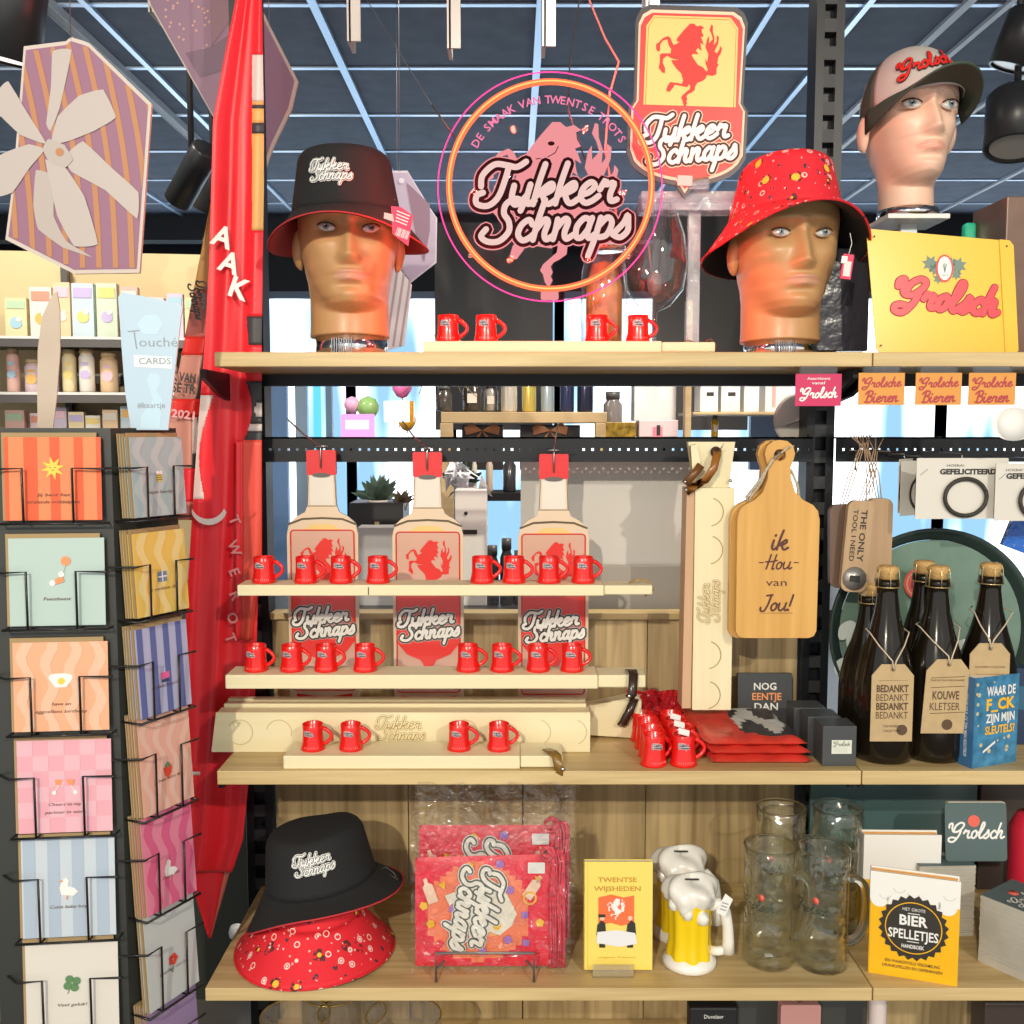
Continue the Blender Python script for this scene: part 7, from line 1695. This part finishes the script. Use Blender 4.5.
b.flat([Q(*p) for p in ((140,325),(148,316),(160,315),(166,324),(160,335),(146,335))], -.0003, mat('header_cloud', (.47,.64,.77), .4)); b.flat([Q(*p) for p in ((148,380),(152,373),(160,374),(163,382),(158,390),(163,400),(160,428),(140,428),(142,415),(154,400))], -.0003, MATS['header_cloud'])
b.build('header_card', parent=hd)
b = MB(); k2 = mm(350, 1.41); hk = P(46,428,1.41); Q2 = lambda x, z: ((x-46)*k2, (432-z)*k2)
b.prism([Q2(*p) for p in ((38,432),(52,432),(57,398),(62,350),(63,310),(61,292),(56,296),(46,318),(41,350),(39,395))], 0, .004, mat('header_beige', (.52,.42,.33), .5, noise=.15, nscale=12))
b.build('rack_header', loc=(hk.x, 1.41, P(0,432,1.41).z), rot=(0,0,.2), label='tall narrow beige knife-shaped header card standing on the card rack', cat='sign')
# ================================================================ flag
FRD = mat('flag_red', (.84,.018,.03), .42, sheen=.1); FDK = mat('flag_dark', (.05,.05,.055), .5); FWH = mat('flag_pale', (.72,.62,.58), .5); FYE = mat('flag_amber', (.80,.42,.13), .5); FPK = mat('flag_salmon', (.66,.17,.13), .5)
FLD = 1.70
fl = thing('red_flag', 'long red flag hanging in folds left of the shelving, with white capitals and black patches', 'flag', P(250, -60, FLD))
prof = [(-60,243,262),(0,236,262),(60,224,263),(120,213,264),(190,211,264),(260,209,263),(340,205,262),(430,198,262),(520,192,261),(600,187,258),(700,181,255),(770,178,250),(840,176,243),(872,175,232)]
def edges(py):
    for a, b_ in zip(prof, prof[1:]):
        if py <= b_[0]: t_ = (py-a[0])/(b_[0]-a[0]); return a[1]+(b_[1]-a[1])*t_, a[2]+(b_[2]-a[2])*t_
    return prof[-1][1:]
def cloth(name, fedges, y0, y1, folds, amp, D, matf, nu=70, nv=180, phase=0):
    b = MB(); vs = []
    for j in range(nv+1):
        py = y0+(y1-y0)*j/nv; xl, xr = fedges(py)
        for i in range(nu+1):
            u = i/nu; px = xl+(xr-xl)*u; a = amp*(.35+.65*j/nv)
            d = D+a*math.sin(u*folds*2*PI+phase+.6*math.sin(j*.02))+a*.15*math.sin(u*folds*4.3*PI+j*.03)
            vs.append(P(px, py, d)-fl.location)
    groups = {}
    for j in range(nv):
        py = y0+(y1-y0)*(j+.5)/nv
        for i in range(nu):
            a = j*(nu+1)+i; groups.setdefault(matf((i+.5)/nu, py), []).append((a, a+nu+1, a+nu+2, a+1))
    for m, fs in groups.items(): b.add(vs, fs, m, True)
    return b.build(name, parent=fl, solid=(.0012,))
def fm(u, py):
    xl, xr = edges(py); px = xl+(xr-xl)*u
    if px > 252 and 55 < py < 230: 
        if 122 < py < 134 or 106 < py < 108: return FDK
        return FWH if py < 100 else FYE
    if px > 244+8*math.sin(py*.05) and 380 < py < 450: return FDK if py < 425 and math.hypot(px-262, py-410) > 8 else (FWH if py < 432 else FDK)
    if px > 244 and 450 <= py < 455: return FWH
    if px < xl+10+7*math.sin(py*.035+1.5) and 395 < py < 500: return FWH
    if 771 < py < 777 and px < 200: return FWH
    if px > 244 and 290 < py < 345 and (px-244)*1.2 > (py-290)*.1: return FDK if py > 318 else FRD
    return FRD
cloth('cloth', edges, -60, 872, 1.9, .009, FLD, fm, 110, 260)
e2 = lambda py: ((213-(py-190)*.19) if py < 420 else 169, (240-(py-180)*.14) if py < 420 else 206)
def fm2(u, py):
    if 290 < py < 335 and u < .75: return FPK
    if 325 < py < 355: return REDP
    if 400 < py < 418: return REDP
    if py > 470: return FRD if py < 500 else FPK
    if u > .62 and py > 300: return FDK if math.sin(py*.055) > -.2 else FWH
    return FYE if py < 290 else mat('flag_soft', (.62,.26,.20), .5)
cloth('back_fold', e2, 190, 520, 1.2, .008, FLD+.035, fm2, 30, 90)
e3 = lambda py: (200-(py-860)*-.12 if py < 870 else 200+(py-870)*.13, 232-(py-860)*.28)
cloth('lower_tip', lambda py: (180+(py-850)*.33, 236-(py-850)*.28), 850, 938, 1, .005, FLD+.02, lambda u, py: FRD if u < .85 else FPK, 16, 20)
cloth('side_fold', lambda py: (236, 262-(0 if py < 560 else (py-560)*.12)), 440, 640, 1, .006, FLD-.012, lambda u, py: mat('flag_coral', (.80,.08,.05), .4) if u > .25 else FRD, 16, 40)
b = MB()
for ch, px, py, r in (('A',223,236,-.35),('A',230,262,-.35),('K',240,288,-.35)):
    q = MB(); q.text(ch, 0, 0, .034, 0, WHT, rot=r, bold=.03); p = P(px, py, FLD-.018)-fl.location; b = MB(); b.add([v+p for v in q.v], q.f, WHT); b.build('capital_letter', parent=fl)
for s_, px, py, h_, m in (('K VAN',184,377,.016,DARK),('SE TR',184,388,.016,DARK),('2021',183,414,.014,mat('flag_text_pink', (.85,.4,.42), .5))):
    q = MB(); q.text(s_, 0, 0, h_, 0, m, rot=-.12, bold=.03, w=.040); p = P(px, py, FLD+.018)-fl.location; b = MB(); b.add([v+p for v in q.v], q.f, m); b.build('lettering', parent=fl)
for ch, px, py in (('T',238,520),('W',238,548),('E',238,572),('R',239,596),('O',236,618),('T',234,638)):
    q = MB(); q.text(ch, 0, 0, .018, 0, mat('flag_text_soft', (.80,.30,.30), .5), rot=-1.2, bold=.02); p = P(px-3, py, FLD-.018)-fl.location; b = MB(); b.add([v+p for v in q.v], q.f, MATS['flag_text_soft']); b.build('capital_letter', parent=fl)
q = MB(); q.script(TUK, 0, 0, .062, 0, [(.34, DARK)], rot=-1.35, step=4); p = P(199, 300, FLD+.012)-fl.location; b = MB(); b.add([v+p for v in q.v], q.f, DARK); b.build('script_print', parent=fl)
cr_ = [(209+18*math.cos(a), 508+17*math.sin(a)) for a in [.25+i*(PI-.5)/10 for i in range(11)]]+[(208+17*math.cos(a), 503+16*math.sin(a)) for a in [PI-.35-i*(PI-.7)/10 for i in range(11)]]
b = MB(); q = MB(); o_ = P(208, 510, FLD-.016); q.flat([(P(x,z,FLD-.016).x-o_.x, P(x,z,FLD-.016).z-o_.z) for x, z in cr_], 0, FWH); b.add([v+o_-fl.location for v in q.v], q.f, FWH); b.build('crescent_print', parent=fl)
b = MB(); b.cyl((0,0,0), (0,0,ZC-fl.location.z), .004, STEEL); b.build('hanging_rod', parent=fl)
# ================================================================ hanging printed signs
def hang(name, label, pts, D, m, art, yaw=0, pin=None, edge=None):
    xs = [p[0] for p in pts]; zs = [p[1] for p in pts]; cx, cy = (min(xs)+max(xs))/2, (min(zs)+max(zs))/2; o = P(cx, cy, D); k = mm(cy, D)
    t = thing(name, label, 'hanging sign', o, (0,0,yaw)); Q = lambda x, z: ((x-cx)*k/math.cos(yaw), (cy-z)*k)
    EC = edge or mat('card_edge', (.58,.50,.45), .6)
    ring_ = [Q(*p) for p in pts]; b = MB(); b.prism(ring_, 0, .006, EC); b.build('card', parent=t)
    b = MB(); inner = [((x)*.955, z*.965) for x, z in ring_]; b.flat(inner, -.0008, m); art(b, Q, inner); b.build('print', parent=t)
    b = MB(); px, py = pin; a = Q(px, py); b.tube([(a[0],0,a[1]),(a[0]+.004,0,ZC-.01-o.z)], .0007, STEEL, 5); b.build('string', parent=t)
    return t
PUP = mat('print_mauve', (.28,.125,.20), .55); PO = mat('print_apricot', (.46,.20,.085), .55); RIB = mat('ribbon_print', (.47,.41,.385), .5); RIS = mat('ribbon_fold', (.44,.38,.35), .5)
def giftart(b, Q, inner):
    # diagonal stripes clipped to the hexagon by scanning rows
    xs = [p[0] for p in inner]
    def span(z):
        o = []
        for i in range(len(inner)):
            a, c_ = inner[i], inner[(i+1) % len(inner)]
            if (a[1]-z)*(c_[1]-z) < 0: o.append(a[0]+(c_[0]-a[0])*(z-a[1])/(c_[1]-a[1]))
        return (min(o), max(o)) if len(o) > 1 else None
    z1, z0 = max(p[1] for p in inner), min(p[1] for p in inner); N = 60; w_ = (max(xs)-min(xs))
    for i in range(14):
        vs = []; ok = []
        for j in range(N+1):
            z = z0+(z1-z0)*(j+.5)/(N+1); s = span(z); t_ = (z1-z)/(z1-z0)
            c0 = min(xs)-w_*.25+w_*i*.115+w_*.16*t_+.012*math.sin(t_*3); c1 = c0+w_*.038
            if s and c1 > s[0] and c0 < s[1]: vs.append((max(c0, s[0]), min(c1, s[1]), z))
            else: vs.append(None)
        for a, c_ in zip(vs, vs[1:]):
            if a and c_: b.add([(a[0],-.0014,a[2]),(a[1],-.0014,a[2]),(c_[1],-.0014,c_[2]),(c_[0],-.0014,c_[2])], [(0,3,2,1)], PO)
    def F_(pts, y, m):
        n = len(pts); o = []
        for i in range(n):
            q = smooth_pl([pts[(i-1) % n], pts[i], pts[(i+1) % n], pts[(i+2) % n]], 4)[4:8]
            a, c_ = pts[i], pts[(i+1) % n]; o += [(u[0]*.3+(a[0]+(c_[0]-a[0])*t/4)*.7, u[1]*.3+(a[1]+(c_[1]-a[1])*t/4)*.7) for t, u in enumerate(q)]
        b.flat([Q(*p) for p in o], y, m)
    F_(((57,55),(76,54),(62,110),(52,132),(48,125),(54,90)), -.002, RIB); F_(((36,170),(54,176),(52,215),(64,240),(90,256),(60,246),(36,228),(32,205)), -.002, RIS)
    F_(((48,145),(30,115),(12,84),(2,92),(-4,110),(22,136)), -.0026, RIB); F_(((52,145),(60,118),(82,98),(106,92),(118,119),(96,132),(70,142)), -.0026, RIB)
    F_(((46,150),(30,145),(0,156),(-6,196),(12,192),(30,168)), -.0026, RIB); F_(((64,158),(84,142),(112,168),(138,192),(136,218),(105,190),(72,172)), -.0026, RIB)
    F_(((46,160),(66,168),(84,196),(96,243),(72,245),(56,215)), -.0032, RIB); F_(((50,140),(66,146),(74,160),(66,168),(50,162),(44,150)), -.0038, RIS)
    b.disc(*Q(61,153), .006, -.0044, PO, 14)
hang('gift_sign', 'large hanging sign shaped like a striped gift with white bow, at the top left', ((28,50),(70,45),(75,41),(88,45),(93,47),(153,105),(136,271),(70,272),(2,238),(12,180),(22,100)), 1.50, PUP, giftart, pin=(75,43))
DOT = mat('print_dot', (.60,.36,.30), .6); MAU = mat('print_mauve_pale', (.28,.17,.25), .55); MAD = mat('print_mauve_dark', (.17,.10,.16), .5)
def purpart(b, Q, inner):
    for i in range(60):
        x, z = random.uniform(165,215), random.uniform(-30,60)
        if (x-150) > (z-5)*.55+8: b.disc(*Q(x, z), .0025, -.0014, DOT, 8)
    b.flat([Q(*p) for p in ((186,54),(212,48),(240,30),(262,30),(262,60),(232,68),(200,78))], -.0016, MAD); b.flat([Q(*p) for p in ((212,-30),(240,-30),(234,20),(212,48))], -.0018, mat('print_shadow', (.24,.13,.17), .5))
hang('mauve_sign', 'hanging mauve diamond sign with small dots, behind the top of the red flag', ((140,-30),(150,5),(218,126),(256,186),(272,145),(291,108),(298,81),(271,28),(240,-40)), 1.95, MAU, purpart, pin=(270,30))
def sideart(b, Q, inner): b.flat([Q(*p) for p in ((398,176),(407,184),(416,235),(424,262),(430,230),(430,205),(412,188))], -.0016, MAD); b.disc(*Q(402,182), .006, -.002, mat('pale_pin', (.5,.5,.6), .5), 12)
hang('hanging_sign', 'pale mauve hanging sign half hidden behind the head with the black bucket hat', ((393,172),(408,172),(430,208),(437,218),(436,262),(410,282),(396,262)), 2.2, mat('print_lavender', (.34,.31,.42), .55), sideart, pin=(400,173), edge=mat('edge_lavender', (.5,.47,.56), .5))
def strip(b, Q, inner): [b.ribbon([Q(398+i*7,270),Q(386+i*7,345)], .006, -.0014, mat('strip_brown', (.25,.17,.17), .5)) for i in range(3)]
hang('striped_sign', 'striped brown hanging sign right of the neck of the left mannequin head', ((394,262),(412,285),(404,345),(380,352),(384,300)), 2.5, mat('strip_grey', (.42,.38,.42), .55), strip, pin=(398,266), edge=mat('edge_lavender', (.5,.47,.56), .5))
